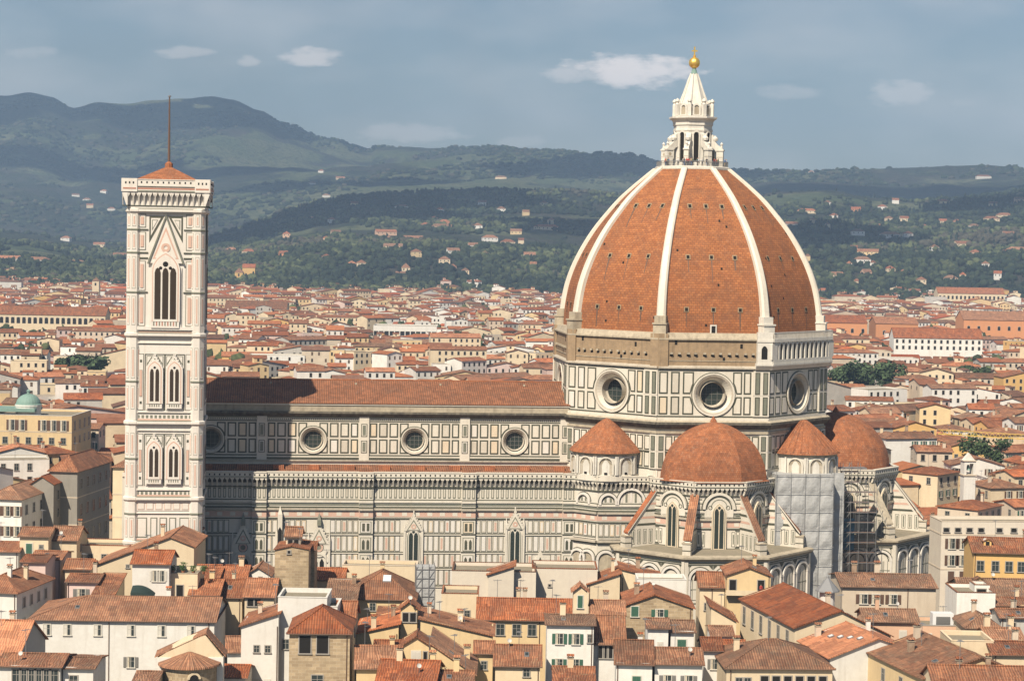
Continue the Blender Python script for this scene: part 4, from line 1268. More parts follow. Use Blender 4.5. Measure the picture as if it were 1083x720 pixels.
for f, cx, z0, w_, h_, n_, zt in wins:
    mb = MB()
    n = -0.45
    if n_ == 2:
        mb.box(f, cx - w_ / 2 - 0.55, cx + w_ / 2 + 0.55, n, n + 0.2, z0 - 0.3, z0 + h_ - 1.2, TM)
        mb.poly(f, [(cx - w_ / 2 - 0.6, z0 + h_ - 1.2), (cx + w_ / 2 + 0.6, z0 + h_ - 1.2), (cx, zt - 0.1)], n, n + 0.35, TM)
        mb.poly(f, [(cx - w_ / 2 - 0.25, z0 + h_ - 1.1), (cx + w_ / 2 + 0.25, z0 + h_ - 1.1), (cx, zt - 0.7)], n + 0.35, n + 0.37, 'green_pale')
        mb.poly(f, [(cx - w_ / 2 - 0.1, z0 + h_ - 1.0), (cx + w_ / 2 + 0.1, z0 + h_ - 1.0), (cx, zt - 1.0)], n + 0.37, n + 0.39, TM)
        for q in range(6):
            for sg in (-1, 1):
                fq_ = (q + 0.5) / 6
                mb.box(f, cx + sg * (w_ / 2 + 0.6) * (1 - fq_) - 0.1, cx + sg * (w_ / 2 + 0.6) * (1 - fq_) + 0.1, n, n + 0.4, z0 + h_ - 1.2 + (zt - 0.1 - z0 - h_ + 1.2) * fq_, z0 + h_ - 0.9 + (zt - 0.1 - z0 - h_ + 1.2) * fq_, TM)
        mb.disk(f, cx, z0 + h_ - 0.1, 0.42, n + 0.4, TM, seg=12)
        mb.box(f, cx - w_ / 2 - 0.4, cx + w_ / 2 + 0.4, n, n + 0.55, z0 + 0.0, z0 + 1.1, TM)
        for q in range(-2, 3):
            mb.box(f, cx + q * 0.42 - 0.1, cx + q * 0.42 + 0.1, n + 0.55, n + 0.57, z0 + 0.3, z0 + 0.8, 'green_pale')
    else:
        mb.box(f, cx - 3.0, cx + 3.0, n, n + 0.22, z0 - 0.4, z0 + h_ - 2.2, TM)
        mb.poly(f, [(cx - 3.3, z0 + h_ - 1.4), (cx + 3.3, z0 + h_ - 1.4), (cx, zt + 0.6)], n, n + 0.4, TM)
        mb.poly(f, [(cx - 2.4, z0 + h_ - 0.6), (cx + 2.4, z0 + h_ - 0.6), (cx, zt - 1.4)], n + 0.4, n + 0.43, 'pink')
        mb.poly(f, [(cx - 2.0, z0 + h_ - 0.4), (cx + 2.0, z0 + h_ - 0.4), (cx, zt - 2.2)], n + 0.43, n + 0.46, TM)
        mb.ring(f, cx, z0 + h_ + 1.5, 0.35, 0.85, n + 0.46, n + 0.55, 'pink', seg=16)
        for sg in (-1, 1):
            A = [(cx + sg * 3.45, z0 + h_ - 1.5), (cx + sg * 3.1, z0 + h_ - 1.5), (cx - sg * 0.05, zt + 0.4), (cx - sg * 0.05, zt + 1.1)]
            mb.poly(f, A if sg < 0 else A[::-1], n + 0.4, n + 0.62, 'green_pale')
        mb.box(f, cx - 2.6, cx + 2.6, n, n + 0.6, z0 - 0.3, z0 + 1.3, TM)
        for q in range(-4, 5):
            mb.box(f, cx + q * 0.52 - 0.12, cx + q * 0.52 + 0.12, n + 0.6, n + 0.62, z0 + 0.1, z0 + 0.9, 'red_marble' if q % 2 else 'green_pale')
    # arch and openings
    hw = w_ / 2
    zs = z0 + h_ - hw * 1.35

    def pa(r, m=7):
        pts = [(cx - r, z0 + 0.9), (cx + r, z0 + 0.9)]
        for i in range(m + 1):
            a = math.radians(60) * i / m
            pts.append((cx + r * (2 * math.cos(a) - 1), zs + 2 * r * math.sin(a) * 0.8))
        return pts + [(2 * cx - x, z) for x, z in pts[2:-1][::-1]]
    mb.poly(f, pa(hw + 0.55), n + 0.2, n + 0.62, TM)
    mb.poly(f, pa(hw + 0.3), n + 0.62, n + 0.64, 'pink')
    mb.poly(f, pa(hw + 0.12), n + 0.64, n + 0.67, TM)
    lw = w_ / n_
    for i in range(n_):
        c = cx - hw + lw * (i + 0.5)
        r = lw / 2 - 0.15
        mb.poly(f, [(c - r, z0 + 1.35), (c + r, z0 + 1.35), (c + r, zs - 0.3), (c + r * 0.65, zs + r * 0.7), (c, zs + r * 1.2), (c - r * 0.65, zs + r * 0.7), (c - r, zs - 0.3)], n + 0.67, n + 0.69, 'dim_brown')
    mb.ring(f, cx, zs + hw * 0.62, 0, hw * 0.24, n + 0.67, n + 0.69, 'hollow', seg=12)
    for sg in (-1, 1):
        if n_ == 3:
            mb.ring(f, cx + sg * hw * 0.42, zs + hw * 0.28, 0, hw * 0.15, n + 0.67, n + 0.69, 'hollow', seg=10)
    mb.build('tracery_window', tower)
gal = MB()
G = 7.05
for k in range(4):
    f = Frame((G * math.cos(SOUTH + k * math.pi / 2), G * math.sin(SOUTH + k * math.pi / 2), 0), SOUTH + k * math.pi / 2)
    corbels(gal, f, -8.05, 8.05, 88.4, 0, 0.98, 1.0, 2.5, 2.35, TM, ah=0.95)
    gal.box(f, -8.0, 8.0, 1.0, 1.03, 86.5, 86.8, 'red_marble')
    gal.box(f, -8.0, 8.0, 1.0, 1.1, 86.95, 87.1, 'soot_shade')
    gal.box(f, -8.0, 8.0, 1.0, 1.04, 86.1, 86.3, 'green_pale')
    for sg in (-1, 1):
        gal.box(f, sg * 6.7 - 1.4, sg * 6.7 + 1.4, 0.9, 1.16, 86.05, 88.5, TM)
        gal.box(f, sg * 6.7 - 1.2, sg * 6.7 + 1.2, 1.16, 1.18, 86.5, 86.8, 'red_marble')
        for q in (-0.7, 0, 0.7):
            gal.box(f, sg * 6.7 + q - 0.13, sg * 6.7 + q + 0.13, 1.16, 1.19, 87.5, 87.9, 'hollow')
gal.box(Frame((0, 7.2, 0), SOUTH), -7.2, 7.2, 0, 14.4, 83, 86.8, TM)
gal.build('crowning_gallery', tower)
rf = MB()
rf.lathe((0, 0), [(7.4 * math.sqrt(2), 87.6), (0.9, 90.9)], 4, 'half_tile', 45)
rf.lathe((0, 0), [(0.75, 90.7), (0.75, 91.6), (0.4, 91.9), (0.0, 92.1)], 8, 'half_tile')
rf.build('tower_roof', tower)
ms = MB()
ms.tube([(0, 0, 91.7), (0, 0, 97.0), (0, 0, 104.2)], [0.26, 0.2, 0.13], 'shut_brown', 8)
ms.lathe((0, 0), [(0.0, 104.1), (0.28, 104.25), (0.28, 104.45), (0.0, 104.6)], 8, 'metal')
ms.build('mast', tower)

# ------------------------------------------------------------------ scaffolding round the south-east exedra
worn('sheeting', (0.45, 0.45, 0.44), (0.24, 0.24, 0.235), 0.6, 0.5, 1.6, 0.6, 0.9, True)
flat('net_blue', (0.12, 0.25, 0.36), 0.7)
scaf = thing('scaffolding', 'grey sheeted scaffolding tower wrapped round the cathedral between two tiled half domes', 'scaffolding', (37.25, 434.04, 0), AX)
mb = MB()
fS = Frame((0, -29.2, 0), SOUTH)
rs = random.Random(3)
def sheets(fr_, xa, xb, nx, nz_):
    for i in range(nx):
        for j in range(nz_):
            x0, x1 = xa + (xb - xa) * i / nx, xa + (xb - xa) * (i + 1) / nx
            z0, z1 = 4 + 28.8 * j / nz_, 4 + 28.8 * (j + 1) / nz_
            G_ = 6
            b_ = rs.uniform(0.10, 0.24)
            lean = rs.uniform(-0.5, 0.5)
            hgt = lambda a, c_: b_ * (math.sin(math.pi * a) ** 0.6) * (math.sin(math.pi * min(1, max(0, c_)) ** 1.6) + 0.25) + lean * 0.06 * (a - 0.5) + 0.03 * math.sin(9 * a + 5 * c_ + i * 3 + j)
            for p_ in range(G_):
                for q_ in range(G_):
                    a0, a1, c0, c1 = p_ / G_, (p_ + 1) / G_, q_ / G_, (q_ + 1) / G_
                    mb.face([fr_.p(x0 + (x1 - x0) * a_, hgt(a_, 1 - c_), z0 + (z1 - z0) * c_) for a_, c_ in ((a0, c0), (a1, c0), (a1, c1), (a0, c1))], 'sheeting')


sheets(fS, 12.6, 24.3, 4, 8)
sheets(Frame((24.3, 0, 0), 0.0), -29.2, -20.0, 3, 8)
sheets(Frame((0, -25.2, 0), SOUTH), 24.35, 27.6, 1, 8)
mb.face([(12.6, -29.2, 32.8), (24.3, -29.2, 32.8), (24.3, -20, 32.8), (12.6, -20, 32.8)], 'sheeting')
mb.face([(12.6, -20, 4), (12.6, -29.2, 4), (12.6, -29.2, 32.8), (12.6, -20, 32.8)], 'sheeting')
mb.build('sheet_cover', scaf)
pl_ = MB()
for i in range(5):
    x = 12.6 + 11.7 * i / 4
    pl_.tube([(x, -29.62, 4), (x, -29.62, 33.6)], 0.045, 'metal', 5)
for j in range(9):
    z = 4 + 28.8 * j / 8
    pl_.tube([(12.4, -29.62, z), (24.5, -29.62, z)], 0.045, 'metal', 5)
pl_.box(Frame((0, -20, 0), SOUTH), 23.0, 33.0, 0, 2.4, 33.2, 33.5, 'metal', back=True)
pl_.build('pole_grid', scaf)
op = MB()
for y in (-23.2, -21.4):
    for x in (27.8, 29.6, 31.4, 33.2, 35.0):
        op.tube([(x, y, 3), (x, y, 34.5 if x < 32 else 31)], 0.06, 'metal', 5)
    for j in range(15):
        z = 4 + 2.05 * j
        op.tube([(27.8, y, z), (35.0 if z < 30 else 31.4, y, z)], 0.05, 'metal', 5)
        if y < -22:
            op.tube([(27.8, y, z), (29.6, y, z + 2.05)], 0.05, 'metal', 5)
            op.box(Frame((0, -21.4, 0), SOUTH), 27.8, 35.0 if z < 30 else 31.4, 0, 1.8, z - 0.05, z, 'shut_brown', back=True)
op.build('open_poles', scaf)
nb = MB()
nb.box(Frame((0, -20.6, 0), SOUTH), 28.0, 31.2, 0, 0.1, 16.5, 23.0, 'net_blue', back=True)
nb.build('blue_netting', scaf)
# ------------------------------------------------------------------ land: ground, hills, woods, air
def plmap(P, x):
    if x <= P[0][0]:
        return P[0][1]
    for (a, b), (c, d) in zip(P[:-1], P[1:]):
        if x <= c:
            t = (x - a) / (c - a)
            t = t * t * (3 - 2 * t)
            return b + (d - b) * t
    return P[-1][1]


# skyline and middle ridge as elevation angles (in 1/2174 rad) against bearing
SKY_R = [(-700, 130), (-541, 144), (-512, 149), (-490, 146), (-466, 136), (-440, 141), (-411, 139), (-380, 144), (-350, 147), (-322, 149), (-300, 146), (-270, 136), (-241, 122), (-201, 109), (-150, 97), (-100, 97), (-61, 101), (-20, 101), (20, 98), (60, 97), (118, 94), (160, 86), (240, 81), (270, 80), (320, 82), (360, 84), (390, 83), (420, 82), (460, 85), (490, 87), (520, 85), (541, 82), (700, 80)]
MID_R = [(-700, -5), (-541, -2), (-430, -12), (-340, -8), (-300, 4), (-270, 14), (-235, 27), (-200, 37), (-170, 42), (-130, 46), (-80, 49), (-20, 52), (40, 53), (80, 50), (140, 47), (240, 50), (280, 56), (330, 57), (380, 52), (420, 49), (460, 53), (510, 58), (541, 63), (700, 66)]
EDGE = [(-700, -44), (-541, -42), (-350, -50), (-200, -52), (0, -54), (240, -54), (330, -52), (541, -46), (700, -44)]


def fbm(x, y, s, o=4, seed=0.0):
    return mnoise.fractal(Vector((x / s + seed, y / s - seed, seed)), 1.0, 2.0, o)


def ground_z(x, y):
    d = math.hypot(x, y)
    if d < 2500:
        return 0.0
    b = 2174 * x / max(y, 1.0)
    sk, md, eg = plmap(SKY_R, b) - (6 if b < -150 else 2), plmap(MID_R, b), plmap(EDGE, b)
    dsk = 9500 if b < -200 else 9500 - 2500 * min(1, (b + 200) / 300)
    A = [(2500, -78 * 2174 / 2500), (2750, eg), (3300, eg + (md - eg) * 0.42), (3900, eg + (md - eg) * 0.70), (4700, md), (5400, md - 10), (6300, md + (sk - md) * 0.25), (dsk, sk), (dsk + 1500, sk - 25), (16000, 20)]
    A[1] = (2750, -78 * 2174 / 2750 + 4)
    for (d0, r0), (d1, r1) in zip(A[:-1], A[1:]):
        if d <= d1:
            t = (d - d0) / (d1 - d0)
            t2 = t * t * (3 - 2 * t)
            r = r0 + (r1 - r0) * (0.5 * t + 0.5 * t2)
            break
    else:
        r = 20
    z = 78 + d * r / 2174
    k = min(1.0, (d - 2500) / 900)
    n = fbm(x, y, 420, 4) * 13 * k
    far = max(0.0, min(1.0, (d - 5000) / 2500))
    rid = (1 - abs(fbm(x, y, 1300, 4, 3.3)) * 2)
    n += far * (rid * 46 - 14) + far * fbm(x, y, 260, 4, 7.7) * 16
    if d > 5000:
        n *= (0.35 if abs(d - dsk) < 600 else 1.0)
    return z + n


gm = MB()
gm.face([(-9000, -400, -0.02), (9000, -400, -0.02), (9000, 2750, -0.02), (-9000, 2750, -0.02)], 'street')
m, t, b = newmat('street')
g = nd(t, 'ShaderNodeNewGeometry')
n1 = nd(t, 'ShaderNodeTexNoise', {'Vector': g.outputs['Position'], 'Scale': 0.15, 'Detail': 5.0})
t.links.new(mixc(t, n1.outputs[0], (0.10, 0.09, 0.075), (0.2, 0.175, 0.14)), b.inputs['Base Color'])
b.inputs['Roughness'].default_value = 0.95
M['street'] = m
tag(gm.build('ground'), kind='structure')

m, t, b = newmat('hillside')
g = nd(t, 'ShaderNodeNewGeometry')
P = g.outputs['Position']
na = nd(t, 'ShaderNodeTexNoise', {'Vector': P, 'Scale': 0.0016, 'Detail': 6.0, 'Roughness': 0.62})
nb_ = nd(t, 'ShaderNodeTexNoise', {'Vector': P, 'Scale': 0.006, 'Detail': 6.0, 'Roughness': 0.6})
nc = nd(t, 'ShaderNodeTexNoise', {'Vector': P, 'Scale': 0.05, 'Detail': 4.0, 'Roughness': 0.7})
vo = nd(t, 'ShaderNodeTexVoronoi', {'Vector': P, 'Scale': 0.0065})
wood = mixc(t, ramp(t, nc.outputs[0], 0.38, 0.66), (0.007, 0.013, 0.009), (0.042, 0.054, 0.028))
wood = mixc(t, ramp(t, nb_.outputs[0], 0.52, 0.62), wood, (0.05, 0.042, 0.034))
mead = mixc(t, vo.outputs['Color'], (0.06, 0.085, 0.038), (0.13, 0.13, 0.075))
mead = mixc(t, ramp(t, nc.outputs[0], 0.5, 0.6), mead, (0.035, 0.05, 0.025))
nf = nd(t, 'ShaderNodeTexNoise', {'Vector': P, 'Scale': 0.014, 'Detail': 9.0, 'Roughness': 0.75})
wood = mixc(t, ramp(t, nf.outputs[0], 0.47, 0.62), wood, (0.044, 0.044, 0.036))
hc = mixc(t, ramp(t, na.outputs[0], 0.515, 0.55), wood, mead)
t.links.new(hc, b.inputs['Base Color'])
b.inputs['Roughness'].default_value = 1.0
b.inputs['Specular IOR Level'].default_value = 0.1
bp = nd(t, 'ShaderNodeBump', {'Height': nc.outputs[0], 'Strength': 1.0, 'Distance': 14.0})
t.links.new(bp.outputs[0], b.inputs['Normal'])
M['hillside'] = m
NB, ND = 340, 210
hv, hf = [], []
ds = [2480 * (13000 / 2480) ** (j / (ND - 1)) for j in range(ND)]
for j, d in enumerate(ds):
    for i in range(NB):
        a = -0.40 + 0.80 * i / (NB - 1)
        x, y = d * math.sin(a), d * math.cos(a)
        hv.append((x, y, ground_z(x, y) if d > 2520 else -3.0))
for j in range(ND - 1):
    for i in range(NB - 1):
        k = j * NB + i
        hf.append((k, k + 1, k + NB + 1, k + NB))
me = bpy.data.meshes.new('hills')
me.from_pydata(hv, [], hf)
me.materials.append(M['hillside'])
me.polygons.foreach_set('use_smooth', [True] * len(me.polygons))
tag(link(bpy.data.objects.new('hills', me)), kind='structure')

# --- woods: many crowns, one object
m, t, b = newmat('leaves')
at = nd(t, 'ShaderNodeAttribute', attribute_name='tint')
g = nd(t, 'ShaderNodeNewGeometry')
n1 = nd(t, 'ShaderNodeTexNoise', {'Vector': g.outputs['Position'], 'Scale': 0.5, 'Detail': 4.0})
hs = nd(t, 'ShaderNodeHueSaturation', {'Color': at.outputs['Color'], 'Value': nd(t, 'ShaderNodeMapRange', {0: n1.outputs[0], 1: 0.3, 2: 0.7, 3: 0.6, 4: 1.4}).outputs[0]})
t.links.new(hs.outputs[0], b.inputs['Base Color'])
b.inputs['Roughness'].default_value = 0.9
b.inputs['Specular IOR Level'].default_value = 0.2
M['leaves'] = m


def ico(sub):
    bm = bmesh.new()
    bmesh.ops.create_icosphere(bm, subdivisions=sub, radius=1.0)
    v = np.array([q.co[:] for q in bm.verts])
    f = np.array([[q.index for q in p.verts] for p in bm.faces])
    bm.free()
    return v, f


rng = np.random.default_rng(11)
base_v, base_f = ico(2)
VAR = []
for i in range(14):
    dv = base_v.copy()
    nn = np.array([mnoise.fractal(Vector(p * 1.7) + Vector((i * 7.1, 0, 0)), 1.0, 2.0, 3) for p in base_v])
    dv *= (1 + 0.55 * nn)[:, None]
    VAR.append(dv)
pos = []
tr = random.Random(5)
GREENS = [(0.012, 0.02, 0.012), (0.018, 0.028, 0.014), (0.028, 0.038, 0.018), (0.042, 0.055, 0.024), (0.075, 0.088, 0.038), (0.06, 0.055, 0.038)]
while len(pos) < 23000:
    a = tr.uniform(-0.27, 0.27)
    d = 2330 * (5000 / 2330) ** (tr.random() ** 1.05)
    x, y = d * math.sin(a), d * math.cos(a)
    f1 = fbm(x, y, 330, 4, 9.1)
    if d < 2800:
        dens = (0.15 + 0.45 * (d - 2330) / 470) + 1.7 * f1
    elif d < 3300:
        dens = 0.85 + 1.2 * f1
    elif d < 4150:
        dens = 0.5 + 1.8 * f1
    else:
        dens = 0.6 + 1.3 * fbm(x, y, 600, 3, 5.2)
    if tr.random() > dens:
        continue
    s = tr.uniform(3.2, 7.0)
    tall = 1.0
    q = tr.random()
    if q < 0.17:
        s, tall = tr.uniform(1.8, 2.6), 3.4       # cypress
    ci = min(5, max(0, int((f1 + 0.45) * 5 + tr.uniform(-1.3, 1.3)))) if q >= 0.17 else 0
    pos.append((x, y, ground_z(x, y), s, tall, ci))
nfar = 0
while nfar < 9000:                                         # the farther woods: clumps that roughen slopes and skylines
    a = tr.uniform(-0.27, 0.27)
    d = tr.uniform(5000, 10200)
    x, y = d * math.sin(a), d * math.cos(a)
    if fbm(x, y, 900, 4, 2.2) < -0.06 + 0.15 * tr.random():
        continue
    pos.append((x, y, ground_z(x, y) - 3, tr.uniform(6.0, 11.5), 0.8, tr.choice((0, 0, 1, 1, 2, 3, 5))))
    nfar += 1
V_, F_l, T_ = [], [], []
off = 0
for i, (x, y, z, s, tall, ci) in enumerate(pos):
    v = VAR[i % 14]
    an = i * 2.39
    ca, sa = math.cos(an), math.sin(an)
    p = np.stack([(v[:, 0] * ca - v[:, 1] * sa) * s + x, (v[:, 0] * sa + v[:, 1] * ca) * s + y, (v[:, 2] * 0.85 + 0.6) * s * tall + z], 1)
    V_.append(p)
    F_l.append(base_f + off)
    off += len(v)
    c = np.array(GREENS[ci]) * tr.uniform(0.75, 1.3)
    T_.append(np.repeat(np.append(c, 1.0)[None, :], len(base_f), 0))


def raw_mesh(name, V, F, mat, tint=None, mats=None, midx=None, smooth=False):
    """mesh from arrays; F (n, 3 or 4)"""
    k = F.shape[1]
    me = bpy.data.meshes.new(name)
    me.vertices.add(len(V))
    me.vertices.foreach_set('co', V.astype(np.float32).ravel())
    me.loops.add(F.size)
    me.loops.foreach_set('vertex_index', F.astype(np.int32).ravel())
    me.polygons.add(len(F))
    me.polygons.foreach_set('loop_start', np.arange(0, F.size, k, dtype=np.int32))
    me.polygons.foreach_set('loop_total', np.full(len(F), k, dtype=np.int32))
    for q in (mats or [mat]):
        me.materials.append(M[q])
    if midx is not None:
        me.polygons.foreach_set('material_index', midx.astype(np.int32))
    me.update(calc_edges=True)
    if tint is not None:
        at = me.attributes.new('tint', 'FLOAT_COLOR', 'FACE')
        at.data.foreach_set('color', tint.astype(np.float32).ravel())
    me.validate()
    return me


me = raw_mesh('hillside_woods', np.concatenate(V_), np.concatenate(F_l), 'leaves', np.concatenate(T_))
tag(link(bpy.data.objects.new('hillside_woods', me)), 'dark mixed woods of broad crowns and cypresses on the hills', 'woods', kind='stuff')

# --- air between the tower and the hills
hz = MB()
hz.box(Frame((0, 0, 0), SOUTH), -9000, 9000, -13200, 500, -6, 900, 'haze_air', back=True)
m = bpy.data.materials.new('haze_air')
m.use_nodes = True
t = m.node_tree
t.nodes.clear()
pv = nd(t, 'ShaderNodeVolumePrincipled')
pv.inputs['Color'].default_value = (0.39, 0.575, 0.84, 1)
pv.inputs['Density'].default_value = 9.3e-5
pv.inputs['Anisotropy'].default_value = 0.0
om = nd(t, 'ShaderNodeOutputMaterial')
t.links.new(pv.outputs[0], om.inputs['Volume'])
M['haze_air'] = m
ho = hz.build('haze')
tag(ho, kind='stuff')

# --- clouds standing above and behind the picture: their shade lies in patches on the hills
m, t, b = newmat('cloud_white')
b.inputs['Base Color'].default_value = (0.9, 0.9, 0.9, 1)
b.inputs['Roughness'].default_value = 1.0
M['cloud_white'] = m
cv, cf, co_ = [], [], 0
ck_ = random.Random(12)


def shade(bear, d, rx, ry, n=16):
    """a cloud whose shadow falls round the place at this bearing and distance"""
    global co_
    gx, gy = d * bear / 2174, d
    gz = ground_z(gx, gy)
    s_ = (1750 - gz) / SUN_DIR.z
    c = Vector((gx, gy, gz)) + SUN_DIR * s_
    for i in range(n):
        a, r = ck_.uniform(0, 6.283), math.sqrt(ck_.random())
        v = VAR[i % 14]
        s = ck_.uniform(0.28, 0.5)
        p = np.stack([v[:, 0] * rx * s + c.x + math.cos(a) * r * rx, v[:, 1] * ry * s + c.y + math.sin(a) * r * ry, v[:, 2] * 70 + c.z + ck_.uniform(-25, 25)], 1)
        cv.append(p)
        cf.append(base_f + co_)
        co_ += len(v)


for q in ((-500, 8800, 520, 600), (-300, 8900, 460, 500), (-420, 7300, 600, 300), (-225, 4350, 330, 330), (-130, 4500, 300, 260), (-60, 5000, 200, 260), (-180, 6400, 320, 250), (110, 6900, 400, 320), (400, 5900, 420, 200), (500, 4300, 160, 150), (340, 3600, 130, 160), (60, 3900, 160, 200)):
    shade(*q)
me = raw_mesh('clouds', np.concatenate(cv), np.concatenate(cf), 'cloud_white')
me.polygons.foreach_set('use_smooth', [True] * len(me.polygons))
tag(link(bpy.data.objects.new('clouds', me)), 'broken white clouds above the hills', 'clouds', kind='stuff')
# ------------------------------------------------------------------ houses
WINMESH = {}


def win_meshes(ww, wh, style):
    """frame, pane and shutter meshes of one window kind (centre at the origin, front towards -y)"""
    key = (round(ww, 2), round(wh, 2), style)
    if key in WINMESH:
        return WINMESH[key]
    f = Frame((0, 0, 0), SOUTH)
    a, b = ww / 2, wh / 2
    fm = MB()
    fc = 'frame_grey' if style in ('plain', 'arch', 'open') else 'frame_white'
    for x0, x1, z0, z1 in ((-a - 0.14, -a, -b, b), (a, a + 0.14, -b, b), (-a - 0.14, a + 0.14, b, b + 0.14)):
        fm.box(f, x0, x1, 0, 0.09, z0, z1, fc)
    fm.box(f, -a - 0.22, a + 0.22, 0, 0.2, -b - 0.13, -b, fc)
    if style not in ('open', 'arch'):
        fm.box(f, -0.03, 0.03, 0.025, 0.06, -b, b, 'frame_grey' if style == 'plain' else 'frame_white')
        fm.box(f, -a, a, 0.025, 0.055, b * 0.2, b * 0.2 + 0.05, 'frame_grey')
    pm = MB()
    if style == 'arch':
        pm.poly(f, [(-a, -b), (a, -b), (a, b * 0.5), (a * 0.7, b * 0.8), (0, b * 0.95), (-a * 0.7, b * 0.8), (-a, b * 0.5)], 0, 0.03, 'hollow')
    else:
        pm.box(f, -a, a, 0, 0.025, -b, b, 'hollow' if style == 'open' else 'glass')
        if style == 'half':
            pm.box(f, -a, -a * 0.1, 0.025, 0.05, -b, b, 'frame_white')
            pm.box(f, a * 0.7, a, 0.025, 0.05, -b, b, 'shut_grey')
        if style.startswith('sh'):
            pm.box(f, -a, -a * 0.45, 0.025, 0.03, -b, b, 'curtain')
    sm = None
    if style.startswith('sh') or style.startswith('cl'):
        sm = MB()
        c = {'g': 'shut_green', 'b': 'shut_brown', 'y': 'shut_grey', 'w': 'frame_white'}[style[2]]
        sw = ww / 2
        sm.box(f, -sw / 2, sw / 2, 0, 0.05, -b, b, c, back=True)
        for i in range(max(4, int(wh / 0.16))):
            z = -b + 0.05 + i * (wh - 0.1) / max(4, int(wh / 0.16))
            sm.box(f, -sw / 2 + 0.06, sw / 2 - 0.06, 0.05, 0.075, z, z + 0.08, c)
    WINMESH[key] = (fm.mesh('window'), pm.mesh('pane'), sm.mesh('shutter') if sm else None)
    return WINMESH[key]


SOLID = {}


def solid_window(ww, wh, style):
    """far window: frame and dark pane in one small mesh"""
    key = (round(ww, 2), round(wh, 2), style)
    if key not in SOLID:
        f = Frame((0, 0, 0), SOUTH)
        m_ = MB()
        a, b = ww / 2, wh / 2
        m_.box(f, -a - 0.12, a + 0.12, 0, 0.04, -b - 0.14, b + 0.12, 'frame_grey')
        if style == 'arch':
            m_.poly(f, [(-a, -b), (a, -b), (a, b * 0.5), (a * 0.7, b * 0.8), (0, b * 0.95), (-a * 0.7, b * 0.8), (-a, b * 0.5)], 0.04, 0.06, 'hollow')
        else:
            m_.box(f, -a, a, 0.04, 0.06, -b, b, 'hollow')
        SOLID[key] = m_.mesh('window')
    return SOLID[key]


def obj(name, me, parent, loc=(0, 0, 0), rz=0.0):
    o = bpy.data.objects.new(name, me)
    link(o, parent)
    o.location = loc
    o.rotation_euler = (0, 0, rz)
    return o


def add_window(root, face, w, d, t, zc, ww, wh, style, subs=True):
    """face f/b/l/r, t = place along it seen from outside (0..1, in the front face's left-to-right sense)"""
    if face == 'f':
        loc, rz, ex_ = (-w / 2 + w * t, -d / 2 - 0.005, zc), 0.0, (1, 0)
    elif face == 'r':
        loc, rz, ex_ = (w / 2 + 0.005, -d / 2 + d * t, zc), math.pi / 2, (0, 1)
    else:
        loc, rz, ex_ = (-w / 2 - 0.005, d / 2 - d * t, zc), -math.pi / 2, (0, -1)
    if not subs:
        return obj('window', solid_window(ww, wh, style), root, loc, rz)
    fm, pm, sm = win_meshes(ww, wh, style)
    o = obj('window', fm, root, loc, rz)
    if subs:
        obj('pane', pm, o)
        if sm is not None:
            if style.startswith('sh'):
                for sg in (-1, 1):
                    obj('shutter', sm, o, (sg * (ww * 0.75 + 0.1), -0.04, 0))
            else:
                for sg in (-1, 1):
                    obj('shutter', sm, o, (sg * (ww * 0.25 + 0.005), -0.04, 0))
    return o


def uneven(mb, pts, mat):
    """a roof slope that sags and ripples a little; pts = 4 corners, eave left, eave right, ridge right, ridge left"""
    a, b, c, d = [Vector(p) for p in pts]
    nu = max(1, min(24, int((b - a).length / 0.9)))
    nv = max(1, min(10, int((d - a).length / 1.1)))
    sd = a.x * 0.37 + a.y * 1.3 + a.z * 2.1 + len(mb.f)
    G = []
    for j in range(nv + 1):
        for i in range(nu + 1):
            u, v = i / nu, j / nv
            p = a.lerp(b, u).lerp(d.lerp(c, u), v)
            e_ = 0.09 * mnoise.noise(Vector((p.x * 0.45 + sd, p.y * 0.45, sd))) + 0.035 * mnoise.noise(Vector((p.x * 1.7, p.y * 1.7, sd)))
            sag = -0.10 * math.sin(math.pi * u) * v
            G.append((p.x, p.y, p.z + e_ + sag))
    o = len(mb.v)
    mb.v.extend(G)
    m_ = mb.mi(mat)
    for j in range(nv):
        for i in range(nu):
            k = o + j * (nu + 1) + i
            mb.f.append((k, k + 1, k + nu + 2, k + nu + 1))
            mb.m.append(m_)


def slab(mb, pts, th, mat, edge=None):
    if len(pts) == 4 and mat.startswith('clay'):
        uneven(mb, pts, mat)
    else:
        mb.face(pts, mat)
    lo = [(p[0], p[1], p[2] - th) for p in pts]
    mb.face(lo[::-1], edge or mat)
    for i in range(len(pts)):
        j = (i + 1) % len(pts)
        mb.face([lo[i], lo[j], pts[j], pts[i]], edge or mat)


